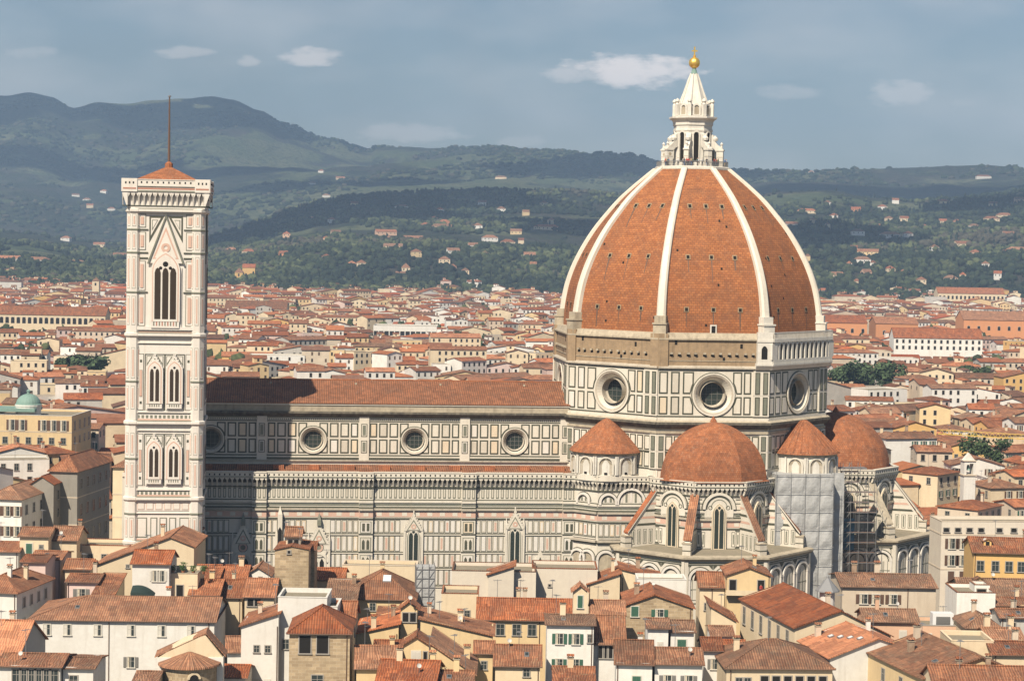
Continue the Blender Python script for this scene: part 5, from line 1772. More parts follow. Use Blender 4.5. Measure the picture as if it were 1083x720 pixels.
def roof_geo(rb, wb, w, d, h, kind, rise, wall, tile, ov, p):
    """roof slopes into rb, gable walls into wb"""
    a, b = w / 2, d / 2
    A, B = a + ov, b + ov
    th = 0.16
    eps = 0.02
    cap = []
    f = Frame((0, 0, 0), SOUTH)
    if kind == 'gx':
        s = rise / b
        e = h - s * ov + eps
        slab(rb, [(-A, -B, e), (A, -B, e), (A, 0, h + rise), (-A, 0, h + rise)], th, tile)
        slab(rb, [(A, B, e), (-A, B, e), (-A, 0, h + rise), (A, 0, h + rise)], th, tile)
        for sg in (-1, 1):
            q = [(sg * a, -b, h), (sg * a, b, h), (sg * a, 0, h + rise - 0.1)]
            wb.face(q if sg > 0 else q[::-1], wall)
        cap = [((-A, 0, h + rise), (A, 0, h + rise))]
    elif kind == 'gy':
        hl, hr, fx = h, p.get('hr', h), p.get('fx', 0.5)
        xa = -a + w * fx
        top = h + rise
        sl_, sr = (top - hl) / (xa + a), (top - hr) / (a - xa)
        slab(rb, [(-A, -B, hl - sl_ * ov + eps), (xa, -B, top + eps), (xa, B, top + eps), (-A, B, hl - sl_ * ov + eps)], th, tile)
        slab(rb, [(xa, -B, top + eps), (A, -B, hr - sr * ov + eps), (A, B, hr - sr * ov + eps), (xa, B, top + eps)], th, tile)
        lo = min(hl, hr)
        for sg in (-1, 1):
            q = [(-a, sg * b, lo), (a, sg * b, lo), (a, sg * b, hr), (xa, sg * b, top - 0.05), (-a, sg * b, hl)]
            q = [v for i, v in enumerate(q) if v != q[i - 1]]
            wb.face(q if sg < 0 else q[::-1], wall)
        for sg, hh in ((-1, hl), (1, hr)):
            if hh > lo + 0.01:
                q = [(sg * a, -b, lo), (sg * a, b, lo), (sg * a, b, hh), (sg * a, -b, hh)]
                wb.face(q if sg > 0 else q[::-1], wall)
        cap = [((xa, -B, top), (xa, B, top))]
    elif kind in ('hip', 'hipl', 'pyr'):
        s = rise / min(a, b)
        e = h - s * ov + eps
        t = h + rise
        if kind == 'pyr':
            R = [(0, 0, t)]
            for q in range(4):
                c = [(-A, -B), (A, -B), (A, B), (-A, B)]
                u, v = c[q], c[(q + 1) % 4]
                rb.face([(u[0], u[1], e), (v[0], v[1], e), (0, 0, t)], tile)
                cap.append(((u[0], u[1], e), (0, 0, t)))
        elif w >= d:
            r0, r1 = -A + B, A - B
            if kind == 'hipl':
                r1 = A
            P0, P1 = (r0, 0, t), (r1, 0, t)
            rb.face([(-A, -B, e), (A, -B, e), P1, P0], tile)
            rb.face([(A, B, e), (-A, B, e), P0, P1], tile)
            rb.face([(-A, B, e), (-A, -B, e), P0], tile)
            if kind == 'hip':
                rb.face([(A, -B, e), (A, B, e), P1], tile)
                cap += [((A, -B, e), P1), ((A, B, e), P1)]
            else:
                wb.face([(a, -b, h), (a, b, h), (a, 0, t - 0.1)], wall)
            cap += [(P0, P1), ((-A, -B, e), P0), ((-A, B, e), P0)]
        else:
            r0, r1 = -B + A, B - A
            P0, P1 = (0, r0, t), (0, r1, t)
            rb.face([(A, -B, e), (A, B, e), P1, P0], tile)
            rb.face([(-A, B, e), (-A, -B, e), P0, P1], tile)
            rb.face([(-A, -B, e), (A, -B, e), P0], tile)
            rb.face([(A, B, e), (-A, B, e), P1], tile)
            cap = [(P0, P1), ((-A, -B, e), P0), ((A, -B, e), P0), ((A, B, e), P1), ((-A, B, e), P1)]
        rb.face([(-A, -B, e - 0.12), (-A, B, e - 0.12), (A, B, e - 0.12), (A, -B, e - 0.12)], 'shut_brown')
        for q in range(4):
            c = [(-A, -B), (A, -B), (A, B), (-A, B)]
            u, v = c[q], c[(q + 1) % 4]
            rb.face([(u[0], u[1], e - 0.12), (v[0], v[1], e - 0.12), (v[0], v[1], e), (u[0], u[1], e)], tile)
    elif kind == 'sf':
        s = rise / d
        slab(rb, [(-A, -B, h - s * ov + eps), (A, -B, h - s * ov + eps), (A, B, h + rise + s * ov + eps), (-A, B, h + rise + s * ov + eps)], th, tile)
        for sg in (-1, 1):
            q = [(sg * a, -b, h), (sg * a, b, h), (sg * a, b, h + rise)]
            wb.face(q if sg > 0 else q[::-1], wall)
        wb.face([(a, b, h), (-a, b, h), (-a, b, h + rise), (a, b, h + rise)], wall)
    elif kind in ('sl', 'sr'):
        s = rise / w
        sg = -1 if kind == 'sl' else 1                   # low side
        lo, hi = h - s * ov + eps, h + rise + s * ov + eps
        zl, zr = (lo, hi) if kind == 'sl' else (hi, lo)
        slab(rb, [(-A, -B, zl), (A, -B, zr), (A, B, zr), (-A, B, zl)], th, tile)
        for sy_ in (-1, 1):
            q = [(-a, sy_ * b, h), (a, sy_ * b, h), ((a if sg < 0 else -a), sy_ * b, h + rise)]
            wb.face(q if sy_ < 0 else q[::-1], wall)
        x = -sg * a
        q = [(x, -b, h), (x, b, h), (x, b, h + rise), (x, -b, h + rise)]
        wb.face(q if x > 0 else q[::-1], wall)
    elif kind == 'flat':
        rb.face([(-a + 0.25, -b + 0.25, h - 0.6), (a - 0.25, -b + 0.25, h - 0.6), (a - 0.25, b - 0.25, h - 0.6), (-a + 0.25, b - 0.25, h - 0.6)], 'deck')
        for q0, q1 in (((-a, -b), (a, -b + 0.25)), ((-a, b - 0.25), (a, b)), ((-a, -b + 0.25), (-a + 0.25, b - 0.25)), ((a - 0.25, -b + 0.25), (a, b - 0.25))):
            rb.box(Frame((0, 0, 0), SOUTH), q0[0] - (0.06 if q0[0] == -a else 0), q1[0] + (0.06 if q1[0] == a else 0), -q1[1] - (0.06 if q1[1] == b else 0), -q0[1] + (0.06 if q0[1] == -b else 0), h - 0.02, h + 0.1, tile, back=True)
            wb.box(Frame((0, 0, 0), SOUTH), q0[0], q1[0], -q1[1], -q0[1], h - 0.8, h - 0.02, wall, back=True)
    for u, v in cap:
        rb.tube([u, v], 0.13, tile, 5)


def house(name, label, cat, x, y, rot, w, d, h, roof, rise, wall='cream', tile='clay', wins=(), chim=(), aerial=(), group=None, z0=0.0, ov=0.4, sky=(), dish=(), pipe=(), subs=True, **p):
    root = thing(name, label, cat, (x, y, 0), rot, group)
    if y < 400 and subs and roof != 'flat' and w > 5 and name == 'house':
        if not pipe and RND.random() < 0.5:
            pipe = (RND.choice((0.04, 0.96)),)
        if len(chim) < 2 and RND.random() < 0.85:
            chim = tuple(chim) + ((RND.uniform(-0.4, 0.4), RND.uniform(0.0, 0.3)),)
        if not dish and RND.random() < 0.2:
            dish = ((RND.uniform(-0.4, 0.4), RND.uniform(-0.3, 0.0)),)
        if not aerial and RND.random() < 0.8:
            aerial = ((RND.uniform(-0.35, 0.35), RND.uniform(-0.1, 0.2)),)
        if RND.random() < 0.3 and roof in ('gx', 'sf') and w > 7:
            p['dormer'] = (RND.uniform(-0.3, 0.3), RND.uniform(-0.3, -0.2))
        if not sky and RND.random() < 0.45:
            sky = ((RND.uniform(-0.3, 0.3), -0.25, 0.35, 0.45),)
    wb, rb = MB(), MB()
    f = Frame((0, 0, 0), SOUTH)
    ht = min(h, p.get('hr', h))
    if roof == 'flat':
        ht -= 0.8
    wb.box(f, -w / 2, w / 2, -d / 2, d / 2, z0, ht, wall, back=True)
    roof_geo(rb, wb, w, d, h, roof, rise, wall, tile, ov if roof != 'flat' else 0, p)
    for t in pipe:                                       # downpipe, then a brown tube along the eaves
        wb.tube([(-w / 2 + w * t, -d / 2 - 0.09, z0), (-w / 2 + w * t, -d / 2 - 0.09, ht - 0.1)], 0.07, 'shut_brown', 6)
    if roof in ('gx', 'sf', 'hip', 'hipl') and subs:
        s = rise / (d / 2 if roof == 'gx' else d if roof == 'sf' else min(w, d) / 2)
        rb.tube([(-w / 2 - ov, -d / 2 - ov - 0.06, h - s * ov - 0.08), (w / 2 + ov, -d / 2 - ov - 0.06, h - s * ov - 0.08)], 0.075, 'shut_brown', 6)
    for s_ in p.get('bands', ()):
        wb.box(f, -w / 2 - 0.06, w / 2 + 0.06, -d / 2 - 0.06, d / 2 + 0.06, h - s_ - 0.15, h - s_ + 0.1, 'beige', back=True)
    wo_ = wb.build('wall', root)
    ro = rb.build('roof', root)

    def zr(fx, fy):
        """height of the roof surface over plan place fx, fy in -0.5..0.5"""
        if roof == 'gx':
            return h + rise * (1 - abs(fy) * 2)
        if roof == 'gy':
            k = p.get('fx', 0.5) - 0.5
            hl, hr = h, p.get('hr', h)
            return (h + rise) - ((h + rise - hl) * (k - fx) / (k + 0.5) if fx < k else (h + rise - hr) * (fx - k) / (0.5 - k))
        if roof == 'sf':
            return h + rise * (fy + 0.5)
        if roof == 'sl':
            return h + rise * (fx + 0.5)
        if roof == 'sr':
            return h + rise * (0.5 - fx)
        if roof == 'flat':
            return h - 0.6
        m_ = min(w, d)
        return h + rise * max(0, min(1, min((0.5 - abs(fx)) * w, (0.5 - abs(fy)) * d) / (m_ / 2)))
    for (face, ts, dz, ww, wh, style) in wins:
        for t in ts:
            add_window(root, face, w, d, t, h - dz, ww, wh, style, subs)
    if 'dormer' in p:
        fx, fy = p['dormer']
        z = zr(fx, fy)
        db = MB()
        X, Yy = fx * w, fy * d
        fd = Frame((X, Yy, 0), SOUTH)
        db.box(fd, -0.7, 0.7, -1.6, 0, z - 0.8, z + 0.9, wall, back=True)
        db.poly(fd, [(-0.7, z + 0.88), (0.7, z + 0.88), (0, z + 1.2)], -1.6, 0, wall)
        slab(db, [(X - 0.95, Yy - 0.25, z + 0.82), (X, Yy - 0.25, z + 1.3), (X, Yy + 1.7, z + 1.3), (X - 0.95, Yy + 1.7, z + 0.82)], 0.1, tile)
        slab(db, [(X, Yy - 0.25, z + 1.3), (X + 0.95, Yy - 0.25, z + 0.82), (X + 0.95, Yy + 1.7, z + 0.82), (X, Yy + 1.7, z + 1.3)], 0.1, tile)
        db.box(fd, -0.35, 0.35, 0, 0.03, z, z + 0.75, 'hollow')
        db.build('dormer', ro)
    for (fx, fy) in chim:
        z = zr(fx, fy)
        cb = MB()
        hh = RND.uniform(1.0, 1.9)
        sz = RND.uniform(0.3, 0.45)
        wm_ = RND.choice((wall, 'cream', 'brickwork', 'beige'))
        fc = Frame((fx * w, fy * d, 0), SOUTH)
        cb.box(fc, -sz, sz, -sz * 0.8, sz * 0.8, z - 0.6, z + hh, wm_, back=True)
        cb.box(fc, -sz - 0.1, sz + 0.1, -sz * 0.8 - 0.1, sz * 0.8 + 0.1, z + hh, z + hh + 0.1, 'ledge', back=True)
        for sg in (-1, 1):
            cb.box(fc, sg * sz * 0.75 - 0.08, sg * sz * 0.75 + 0.08, -sz * 0.6, sz * 0.6, z + hh + 0.1, z + hh + 0.35, wm_, back=True)
        cb.side(fc, [(-sz - 0.1, z + hh + 0.35), (sz + 0.1, z + hh + 0.35), (0, z + hh + 0.6)], -sz - 0.12, sz + 0.12, 'clay')
        cb.build('chimney', ro)
    for (fx, fy) in aerial:
        z = zr(fx, fy)
        ab = MB()
        hh = RND.uniform(2.2, 4.0)
        X, Yy = fx * w, fy * d
        ab.tube([(X, Yy, z - 0.3), (X, Yy, z + hh)], 0.045, 'metal', 5)
        an = RND.uniform(0, 3.1)
        for q in range(5):
            zz = z + hh - 0.15
            off_ = (q - 2) * 0.3
            cx, cy_ = X + math.cos(an) * off_, Yy + math.sin(an) * off_
            l = 0.55 - 0.07 * q
            ab.tube([(cx - math.sin(an) * l, cy_ + math.cos(an) * l, zz), (cx + math.sin(an) * l, cy_ - math.cos(an) * l, zz)], 0.03, 'metal', 4)
        ab.tube([(X - math.cos(an) * 0.7, Yy - math.sin(an) * 0.7, z + hh - 0.15), (X + math.cos(an) * 0.7, Yy + math.sin(an) * 0.7, z + hh - 0.15)], 0.035, 'metal', 4)
        ab.build('aerial', ro)
    for (fx, fy) in dish:
        z = zr(fx, fy)
        db = MB()
        X, Yy = fx * w, fy * d
        db.tube([(X, Yy, z - 0.2), (X, Yy, z + 0.9)], 0.04, 'metal', 5)
        ax = Vector((RND.uniform(-0.3, 0.6), -0.8, 0.45)).normalized()
        u_, v_ = ax.orthogonal().normalized(), ax.cross(ax.orthogonal().normalized())
        rings = [(0.0, -0.10), (0.2, -0.07), (0.34, 0.0)]
        c = Vector((X, Yy - 0.1, z + 1.0))
        for (r0, o0), (r1, o1) in zip(rings[:-1], rings[1:]):
            for q in range(12):
                a0, a1 = 2 * math.pi * q / 12, 2 * math.pi * (q + 1) / 12
                P = lambda r, o, a: tuple(c + ax * o + u_ * r * math.cos(a) + v_ * r * math.sin(a))
                db.face([P(r1, o1, a0), P(r1, o1, a1), P(r0, o0, a1), P(r0, o0, a0)], 'dish_grey')
        db.build('satellite_dish', ro)
    for (fx, fy, sw, sd) in sky:
        z = zr(fx, fy)
        sb = MB()
        dzx = (zr(fx + 0.01, fy) - zr(fx - 0.01, fy)) / (0.02 * w)
        dzy = (zr(fx, fy + 0.01) - zr(fx, fy - 0.01)) / (0.02 * d)
        q = lambda dx, dy, n: (fx * w + dx, fy * d + dy, z + dx * dzx + dy * dzy + n)
        slab(sb, [q(-sw, -sd, 0.14), q(sw, -sd, 0.14), q(sw, sd, 0.14), q(-sw, sd, 0.14)], 0.2, 'metal')
        sb.face([q(-sw + .1, -sd + .1, 0.15), q(sw - .1, -sd + .1, 0.15), q(sw - .1, sd - .1, 0.15), q(-sw + .1, sd - .1, 0.15)], 'plastic_white' if p.get('white_sky') else 'glass')
        sb.build('skylight', ro)
    return root


# ------------------------------------------------------------------ the houses in front of and beside the cathedral
house('house', 'low white house with a glazed veranda under a long tiled roof', 'house', -67.53, 292.90, 0.0000, 8.81, 9, 16.90, 'gx', 0.90, 'white', 'clay_brown', (('f', (0.3, 0.42, 0.54, 0.66, 0.78, 0.9), 1.5, 1.15, 1.9, 'plain'),))
house('house', 'short white roof annexe joined to the glazed veranda house', 'house', -60.79, 293.90, 0.0000, 4.29, 9, 16.56, 'gx', 0.61, 'white', 'clay_brown', (('f', (0.35,), 2, 1.1, 1.6, 'plain'),))
house('house', 'long white house with six upper windows and a wide hipped tiled roof', 'house', -62.64, 338.80, 0.0262, 29.85, 16, 15.68, 'hipl', 2.47, 'white', 'clay', (('f', (0.095, 0.205, 0.37, 0.55, 0.715, 0.875), 1.75, 1.1, 1.7, 'half'), ('f', (0.37,), 6.9, 1.0, 1.7, 'shy'), ('f', (0.55,), 6.9, 1.1, 1.7, 'shy'), ('f', (0.715,), 6.9, 1.0, 1.7, 'clw')), pipe=(0.43, 0.97), chim=((0.2, 0.2),), aerial=((0.34, 0.1),))
house('house', 'tall white corner house with a grey shaded flank by the frame edge', 'house', -83.66, 345.02, -0.1745, 7.99, 15, 18.82, 'hip', 2.22, 'white', 'clay', (('r', (0.2, 0.4, 0.6, 0.8), 2.2, 1.0, 1.7, 'cly'), ('r', (0.2, 0.4, 0.6, 0.8), 5.8, 1.0, 1.7, 'cly')), chim=((0.1, -0.2),))
house('house', 'grey walled house with an orange roof sloping to the veranda house', 'house', -75.49, 310.55, -0.0873, 6.57, 13, 15.31, 'gx', 3.88, 'grey', 'clay_new', (('r', (0.3, 0.6), 2.2, 1, 1.5, 'plain'),))
house('house', 'small white house under a brown tiled roof at the frame edge', 'house', -92.45, 377.40, 0.0000, 6.25, 10, 20.05, 'gx', 1.08, 'white', 'clay', ())
house('house', 'cream gabled cottage with a green shuttered window near the bell tower', 'house', -86.91, 378.40, 0.0000, 5.25, 8, 22.66, 'gx', 1.07, 'cream', 'clay', (('f', (0.33,), 2.4, 1.1, 1.9, 'clg'), ('f', (0.75,), 2.0, 0.6, 0.6, 'plain')))
house('house', 'cream house with a ruined looking tiled roof and white dish', 'house', -82.20, 381.90, 0.0000, 4.95, 9, 21.66, 'gx', 1.84, 'cream', 'clay_brown', (('r', (0.4,), 2, 0.8, 1.2, 'plain'),), dish=((-0.1, -0.45),), chim=((0.4, 0.1),))
house('house', 'narrow pink house with its brown roof beside the tall white corner house', 'house', -81.85, 356.40, 0.0000, 4.08, 8, 21.45, 'gx', 0.62, 'pinkish', 'clay_brown', ())
house('house', 'pink stuccoed house with a shaded side wall', 'house', -81.55, 364.90, 0.0000, 5.19, 9, 20.71, 'gx', 0.75, 'pinkish', 'clay', (('r', (0.3, 0.7), 2, 0.9, 1.4, 'plain'),))
house('house', 'small pink house with a pair of open grey shutters', 'house', -72.80, 353.40, 0.0000, 5.17, 8, 18.67, 'gx', 0.72, 'pinkish', 'clay_brown', (('f', (0.47,), 2.2, 1.3, 1.8, 'shy'),))
house('house', 'brown lean-to roof stepping down beside the pink shuttered house', 'house', -68.36, 350.40, 0.0000, 3.35, 10, 17.27, 'sf', 1.88, 'cream', 'clay_brown', ())
house('house', 'tiled outhouse roof between the pink houses', 'house', -75.53, 361.40, 0.0000, 4.33, 6, 19.46, 'gx', 1.20, 'cream', 'clay', ())
house('house', 'cream parapet wall house with two little dark windows', 'house', -75.59, 386.00, 0.0000, 9.89, 8, 19.97, 'flat', 0.00, 'cream', 'clay', (('f', (0.24, 0.5), 2.2, 0.8, 1.0, 'plain'),))
house('house', 'cream house whose broad gable has one long tiled left slope', 'house', -65.55, 375.40, 0.0000, 17.77, 14, 18.54, 'gy', 5.34, 'cream', 'clay', (('f', (0.33,), 0.2, 0.5, 0.5, 'plain'),), fx=0.76, hr=22.24)
house('house', 'cream gabled house standing right before the bell tower foot', 'house', -63.36, 391.40, 0.0000, 8.12, 10, 21.94, 'gy', 1.08, 'cream', 'clay', (), fx=0.4, hr=21.68)
house('house', 'white roof cabin with a green awning and clay tiles', 'house', -60.59, 350.40, 0.0000, 6.24, 8, 22.53, 'gx', 1.65, 'white', 'clay', (('f', (0.62, 0.8), 2.2, 0.8, 1.8, 'shw'),), aerial=((-0.2, 0),))
house('house', 'cream terrace block with potted plants above the white cabin wall', 'house', -55.36, 352.00, 0.0000, 4.99, 8, 20.55, 'flat', 0.00, 'cream', 'ledge', (('f', (0.4,), 3.0, 1.1, 2.0, 'open'),))
house('house', 'tiled house tucked behind the plant terrace', 'house', -53.58, 365.90, 0.0000, 4.71, 9, 17.72, 'gx', 1.02, 'cream', 'clay', (), aerial=((0, 0),))
house('house', 'tiled house behind the long white house ridge', 'house', -51.48, 351.40, 0.0000, 4.80, 10, 17.37, 'gx', 1.75, 'yellow', 'clay', (), chim=((0.1, 0.1),))
house('house', 'small brown roofed shed at the bottom edge below the long white house', 'house', -50.60, 289.40, 0.0000, 3.03, 8, 15.48, 'gx', 0.77, 'cream', 'clay_brown', ())
house('tower_house', 'sandstone tower house with a shallow gable and blank walls', 'tower house', -37.31, 356.75, 0.0000, 5.85, 9, 24.40, 'gy', 0.67, 'stone', 'clay', (('f', (0.42,), 0.5, 0.5, 0.5, 'open'),), aerial=((0.2, -0.3), (-0.3, 0.3)), hr=24.55, ov=0.25)
house('roof_cabin', 'cream rooftop cabin with two openings on the sandstone tower', 'roof cabin', -37.41, 357.15, 0.0000, 2.48, 3.5, 26.47, 'gx', 1.20, 'cream', 'clay', (('f', (0.3, 0.72), 1.4, 0.8, 1.0, 'open'),), z0=22.97)
house('house', 'tiled penthouse roof at the shoulder of the sandstone tower', 'house', -34.68, 358.90, 0.0000, 1.83, 5, 23.95, 'gx', 0.93, 'stone', 'clay', ())
house('house', 'tiled house behind the right flank of the sandstone tower', 'house', -31.76, 367.90, 0.0000, 4.91, 9, 17.48, 'gx', 1.34, 'cream', 'clay', (), aerial=((-0.2, 0),))
house('house', 'brown lean-to house below the right flank of the sandstone tower', 'house', -28.22, 349.90, 0.0000, 4.95, 9, 17.01, 'sf', 2.04, 'grey', 'clay_brown', (), chim=((0.35, 0.3),))
house('house', 'yellow house with a broad hipped roof and one white skylight', 'house', -22.03, 359.40, 0.0000, 12.08, 14, 16.25, 'hip', 3.76, 'yellow', 'clay', (('f', (0.15, 0.4), 1.6, 0.9, 1.3, 'plain'),), sky=((0.08, -0.2, 0.75, 0.75),), white_sky=1)
house('house', 'tiled house at the left of the sandstone tower, farther ridge', 'house', -51.10, 367.90, 0.0000, 8.94, 9, 17.45, 'gx', 1.54, 'cream', 'clay', (), chim=((0.35, 0),), aerial=((0.1, 0),))
house('house', 'little white gabled house left of the sandstone tower', 'house', -44.84, 369.90, 0.0000, 4.45, 7, 17.65, 'gy', 1.34, 'white', 'clay', (('f', (0.6,), 0.8, 0.6, 0.6, 'plain'),), hr=17.67)
house('house', 'tiled house left of the sandstone tower, nearer ridge', 'house', -49.90, 353.90, 0.0000, 8.90, 9, 16.56, 'gx', 2.18, 'cream', 'clay', (), aerial=((-0.1, 0), (0.3, 0)))
house('house', 'cream house under the foot of the sandstone tower', 'house', -42.22, 351.90, 0.0000, 4.98, 9, 17.10, 'gx', 2.27, 'cream', 'clay', (('f', (0.2, 0.45), 1.2, 1.0, 1.2, 'open'),), aerial=((0.2, 0),))
house('house', 'tall white house with one tiled slope and tiny square windows', 'house', -37.35, 313.90, 0.0000, 5.62, 11, 19.44, 'sl', 1.91, 'white', 'clay', (('f', (0.42, 0.72), 3.6, 0.75, 1.0, 'plain'), ('f', (0.42, 0.72), 8.8, 0.75, 1.0, 'clw')), pipe=(0.97,))
house('house', 'white parapet block rising above the stone loggia house', 'house', -31.11, 314.00, 0.0000, 7.46, 8, 23.51, 'flat', 0.00, 'white', 'white', (('f', (0.17,), 7.2, 0.9, 1.4, 'plain'),))
house('house', 'white stepped parapet at the right of the white parapet block', 'house', -26.80, 314.50, 0.0000, 1.87, 7, 22.01, 'flat', 0.00, 'white', 'white', ())
house('tower_house', 'stone house with a loggia of two dark openings and a hipped roof', 'tower house', -27.39, 302.06, 0.0349, 8.79, 11, 20.93, 'hip', 2.82, 'stone', 'clay', (('f', (0.26, 0.55), 1.9, 1.65, 2.6, 'open'), ('f', (0.47,), 7.2, 1.6, 1.6, 'plain')), pipe=(0.95,))
house('house', 'tiled roof house behind the stone loggia house', 'house', -24.89, 317.40, 0.0000, 2.66, 10, 19.29, 'gx', 2.51, 'cream', 'clay', (('r', (0.3,), 2, 0.8, 1.2, 'plain'),))
house('house', 'yellow house with a lean-to roof and wall chimneys beside the loggia', 'house', -20.19, 324.40, 0.0000, 6.56, 12, 16.68, 'sl', 1.53, 'yellow', 'clay_new', (), chim=((-0.1, -0.42), (0.3, 0.2)), aerial=((-0.3, 0), (0.2, 0.1)))
house('house', 'orange roofed house at the right foot of the stone loggia house', 'house', -18.78, 298.63, 0.0698, 6.25, 10, 16.47, 'gx', 2.19, 'yellow', 'clay', ())
house('house', 'white courtyard house with a clay roof under the tall white house', 'house', -42.51, 320.60, 0.1396, 2.69, 8, 13.76, 'gx', 1.62, 'white', 'clay', ())
house('house', 'low clay roof at the bottom edge left of the tall white house', 'house', -40.12, 304.40, 0.0000, 3.37, 8, 13.29, 'gx', 0.99, 'white', 'clay', ())
house('house', 'cream parapet building in front of the nave windows', 'house', -2.48, 371.00, 0.0000, 15.08, 10, 19.01, 'flat', 0.00, 'palerose', 'clay_brown', (('f', (0.08,), 3.2, 1.2, 0.9, 'open'),))
house('house', 'tiled slope on top of the cream parapet building', 'house', -1.19, 367.40, 0.0000, 4.58, 6, 18.77, 'sl', 1.55, 'palerose', 'clay', ())
house('house', 'long plain pale wall building before the sacristy', 'house', 10.33, 374.50, 0.0000, 11.82, 9, 19.06, 'flat', 0.00, 'palerose', 'clay', (('f', (0.27, 0.72), 3.1, 0.4, 0.4, 'open'),))
house('house', 'low cream wall building behind the hipped roof with skylight', 'house', -23.50, 377.00, 0.0000, 13.68, 6, 18.40, 'flat', 0.00, 'cream', 'beige', ())
house('house', 'cream cubic house with an air conditioner on its wall', 'house', -8.05, 350.00, 0.0000, 6.25, 8, 18.33, 'flat', 0.00, 'cream', 'clay_brown', (('f', (0.7,), 3.5, 0.9, 1.2, 'plain'),))
house('house', 'yellow house with four dark windows under a long clay roof', 'house', 2.91, 339.90, 0.0000, 15.30, 11, 16.32, 'gx', 2.51, 'yellow', 'clay', (('f', (0.07, 0.24, 0.415, 0.58), 1.8, 1.25, 1.8, 'plain'),), aerial=((-0.3, 0.1), (-0.05, 0), (0.3, 0)), chim=((0, 0.05),), pipe=(0.66,))
house('roof_cabin', 'little cream roof turret with a green shutter', 'roof cabin', 11.84, 333.00, 0.0000, 2.26, 3.2, 21.76, 'gy', 0.88, 'cream', 'clay_new', (('f', (0.5,), 1.9, 0.8, 2.0, 'clg'),), hr=21.74, z0=15.76)
house('house', 'clay roofed house left of the yellow roof turret', 'house', -18.95, 329.40, 0.0000, 3.84, 12, 16.67, 'sf', 1.14, 'yellow', 'clay', ())
house('roof_cabin', 'yellow roof turret with an open square window', 'roof cabin', -15.41, 322.20, 0.0000, 2.60, 3.6, 20.45, 'gy', 1.00, 'yellow', 'clay', (('f', (0.3, 0.75), 1.6, 0.9, 1.4, 'open'),), dish=((0.1, -0.9),), hr=20.43, z0=14.45)
house('house', 'long yellow house stepping down to the right under one tiled slope', 'house', -7.87, 324.40, 0.0000, 11.32, 10, 16.50, 'sr', 2.40, 'yellow', 'clay', (('f', (0.27,), 5.4, 1.2, 1.4, 'shw'), ('f', (0.55,), 7.0, 0.7, 0.5, 'open'), ('f', (0.87,), 4.2, 0.9, 1.5, 'shy')), chim=((-0.4, 0.1),), aerial=((-0.25, -0.2), (0.1, 0), (-0.4, -0.3)))
house('roof_cabin', 'yellow roof turret with a grey window at the bottom centre', 'roof cabin', -13.23, 300.90, 0.0000, 3.90, 5, 18.98, 'gy', 1.22, 'yellow', 'clay_brown', (('f', (0.5,), 1.9, 1.2, 1.7, 'clw'), ('f', (0.85,), 1.9, 0.5, 1.6, 'open')), hr=18.98, z0=12.98)
house('house', 'clay roof descending to the right of the grey windowed turret', 'house', -7.74, 303.40, 0.0000, 6.21, 12, 15.12, 'sr', 4.14, 'yellow', 'clay', (), chim=((0.3, 0.1),), aerial=((0, 0),))
house('house', 'clay roof rising to the left of the grey windowed turret', 'house', -17.49, 303.40, 0.0000, 3.75, 12, 16.59, 'gx', 1.99, 'yellow', 'clay', ())
house('house', 'clay roofed house along the bottom edge at the centre left', 'house', -13.60, 290.58, -0.0698, 7.97, 11, 16.43, 'gx', 1.87, 'yellow', 'clay', (), dish=((0.2, -0.3),), chim=((-0.2, 0),))
house('house', 'dark brown roof along the bottom edge beside the turret house', 'house', -7.29, 290.40, 0.0000, 5.03, 8, 15.81, 'gx', 1.15, 'yellow', 'clay_brown', ())
house('house', 'cream house under a square brown roof with one low window', 'house', 1.73, 310.90, 0.0000, 6.72, 9, 14.55, 'gx', 2.19, 'cream', 'clay_brown', (('f', (0.7,), 1.2, 0.9, 1.1, 'plain'),), pipe=(0.96,))
house('house', 'cream end house between the two brown roofs', 'house', -3.38, 312.40, 0.0000, 2.64, 6, 15.76, 'gx', 1.20, 'yellow', 'clay', (('f', (0.5,), 2, 0.8, 1.2, 'plain'),))
house('house', 'bright white house with green shutters and a sunlit flank', 'house', 9.81, 318.90, 0.0000, 7.20, 9, 19.36, 'gx', 0.72, 'white', 'clay_brown', (('f', (0.27, 0.62), 2.3, 1.05, 1.6, 'shg'), ('f', (0.27, 0.62), 6.2, 1.05, 1.5, 'shg'), ('f', (0.92,), 2.2, 0.6, 1.2, 'plain')), aerial=((-0.3, 0),))
house('house', 'brown roof along the bottom edge before the bright white house', 'house', 9.63, 291.40, 0.0000, 5.44, 10, 16.11, 'gx', 1.49, 'cream', 'clay_brown', ())
house('house', 'cream house with one tiled slope before the sacristy arches', 'house', 17.45, 373.90, 0.0000, 5.69, 9, 16.56, 'sl', 1.94, 'cream', 'clay', ())
house('house', 'cream house with a tiled slope below the south apse', 'house', 24.33, 376.40, 0.0000, 7.29, 8, 17.28, 'sr', 1.66, 'cream', 'clay', ())
house('house', 'white wall terrace under the arches of the south apse', 'house', 27.55, 368.00, 0.0000, 8.78, 6, 18.24, 'flat', 0.00, 'white', 'white', ())
house('house', 'rough stone gabled house with green shutters and three small arches', 'house', 25.59, 348.40, 0.0000, 11.24, 12, 17.66, 'gy', 1.77, 'stone', 'clay', (('f', (0.13,), 1.2, 1.2, 1.7, 'clg'), ('f', (0.5,), 1.4, 1.3, 1.2, 'shg'), ('f', (0.38, 0.58, 0.8), 3.9, 1.2, 1.2, 'arch')), fx=0.42, aerial=((-0.2, 0.2),), hr=17.32)
house('house', 'clay roof under the eaves of the rough stone gabled house', 'house', 16.39, 334.40, 0.0000, 5.16, 8, 18.14, 'gx', 1.59, 'cream', 'clay', (), aerial=((-0.3, 0),))
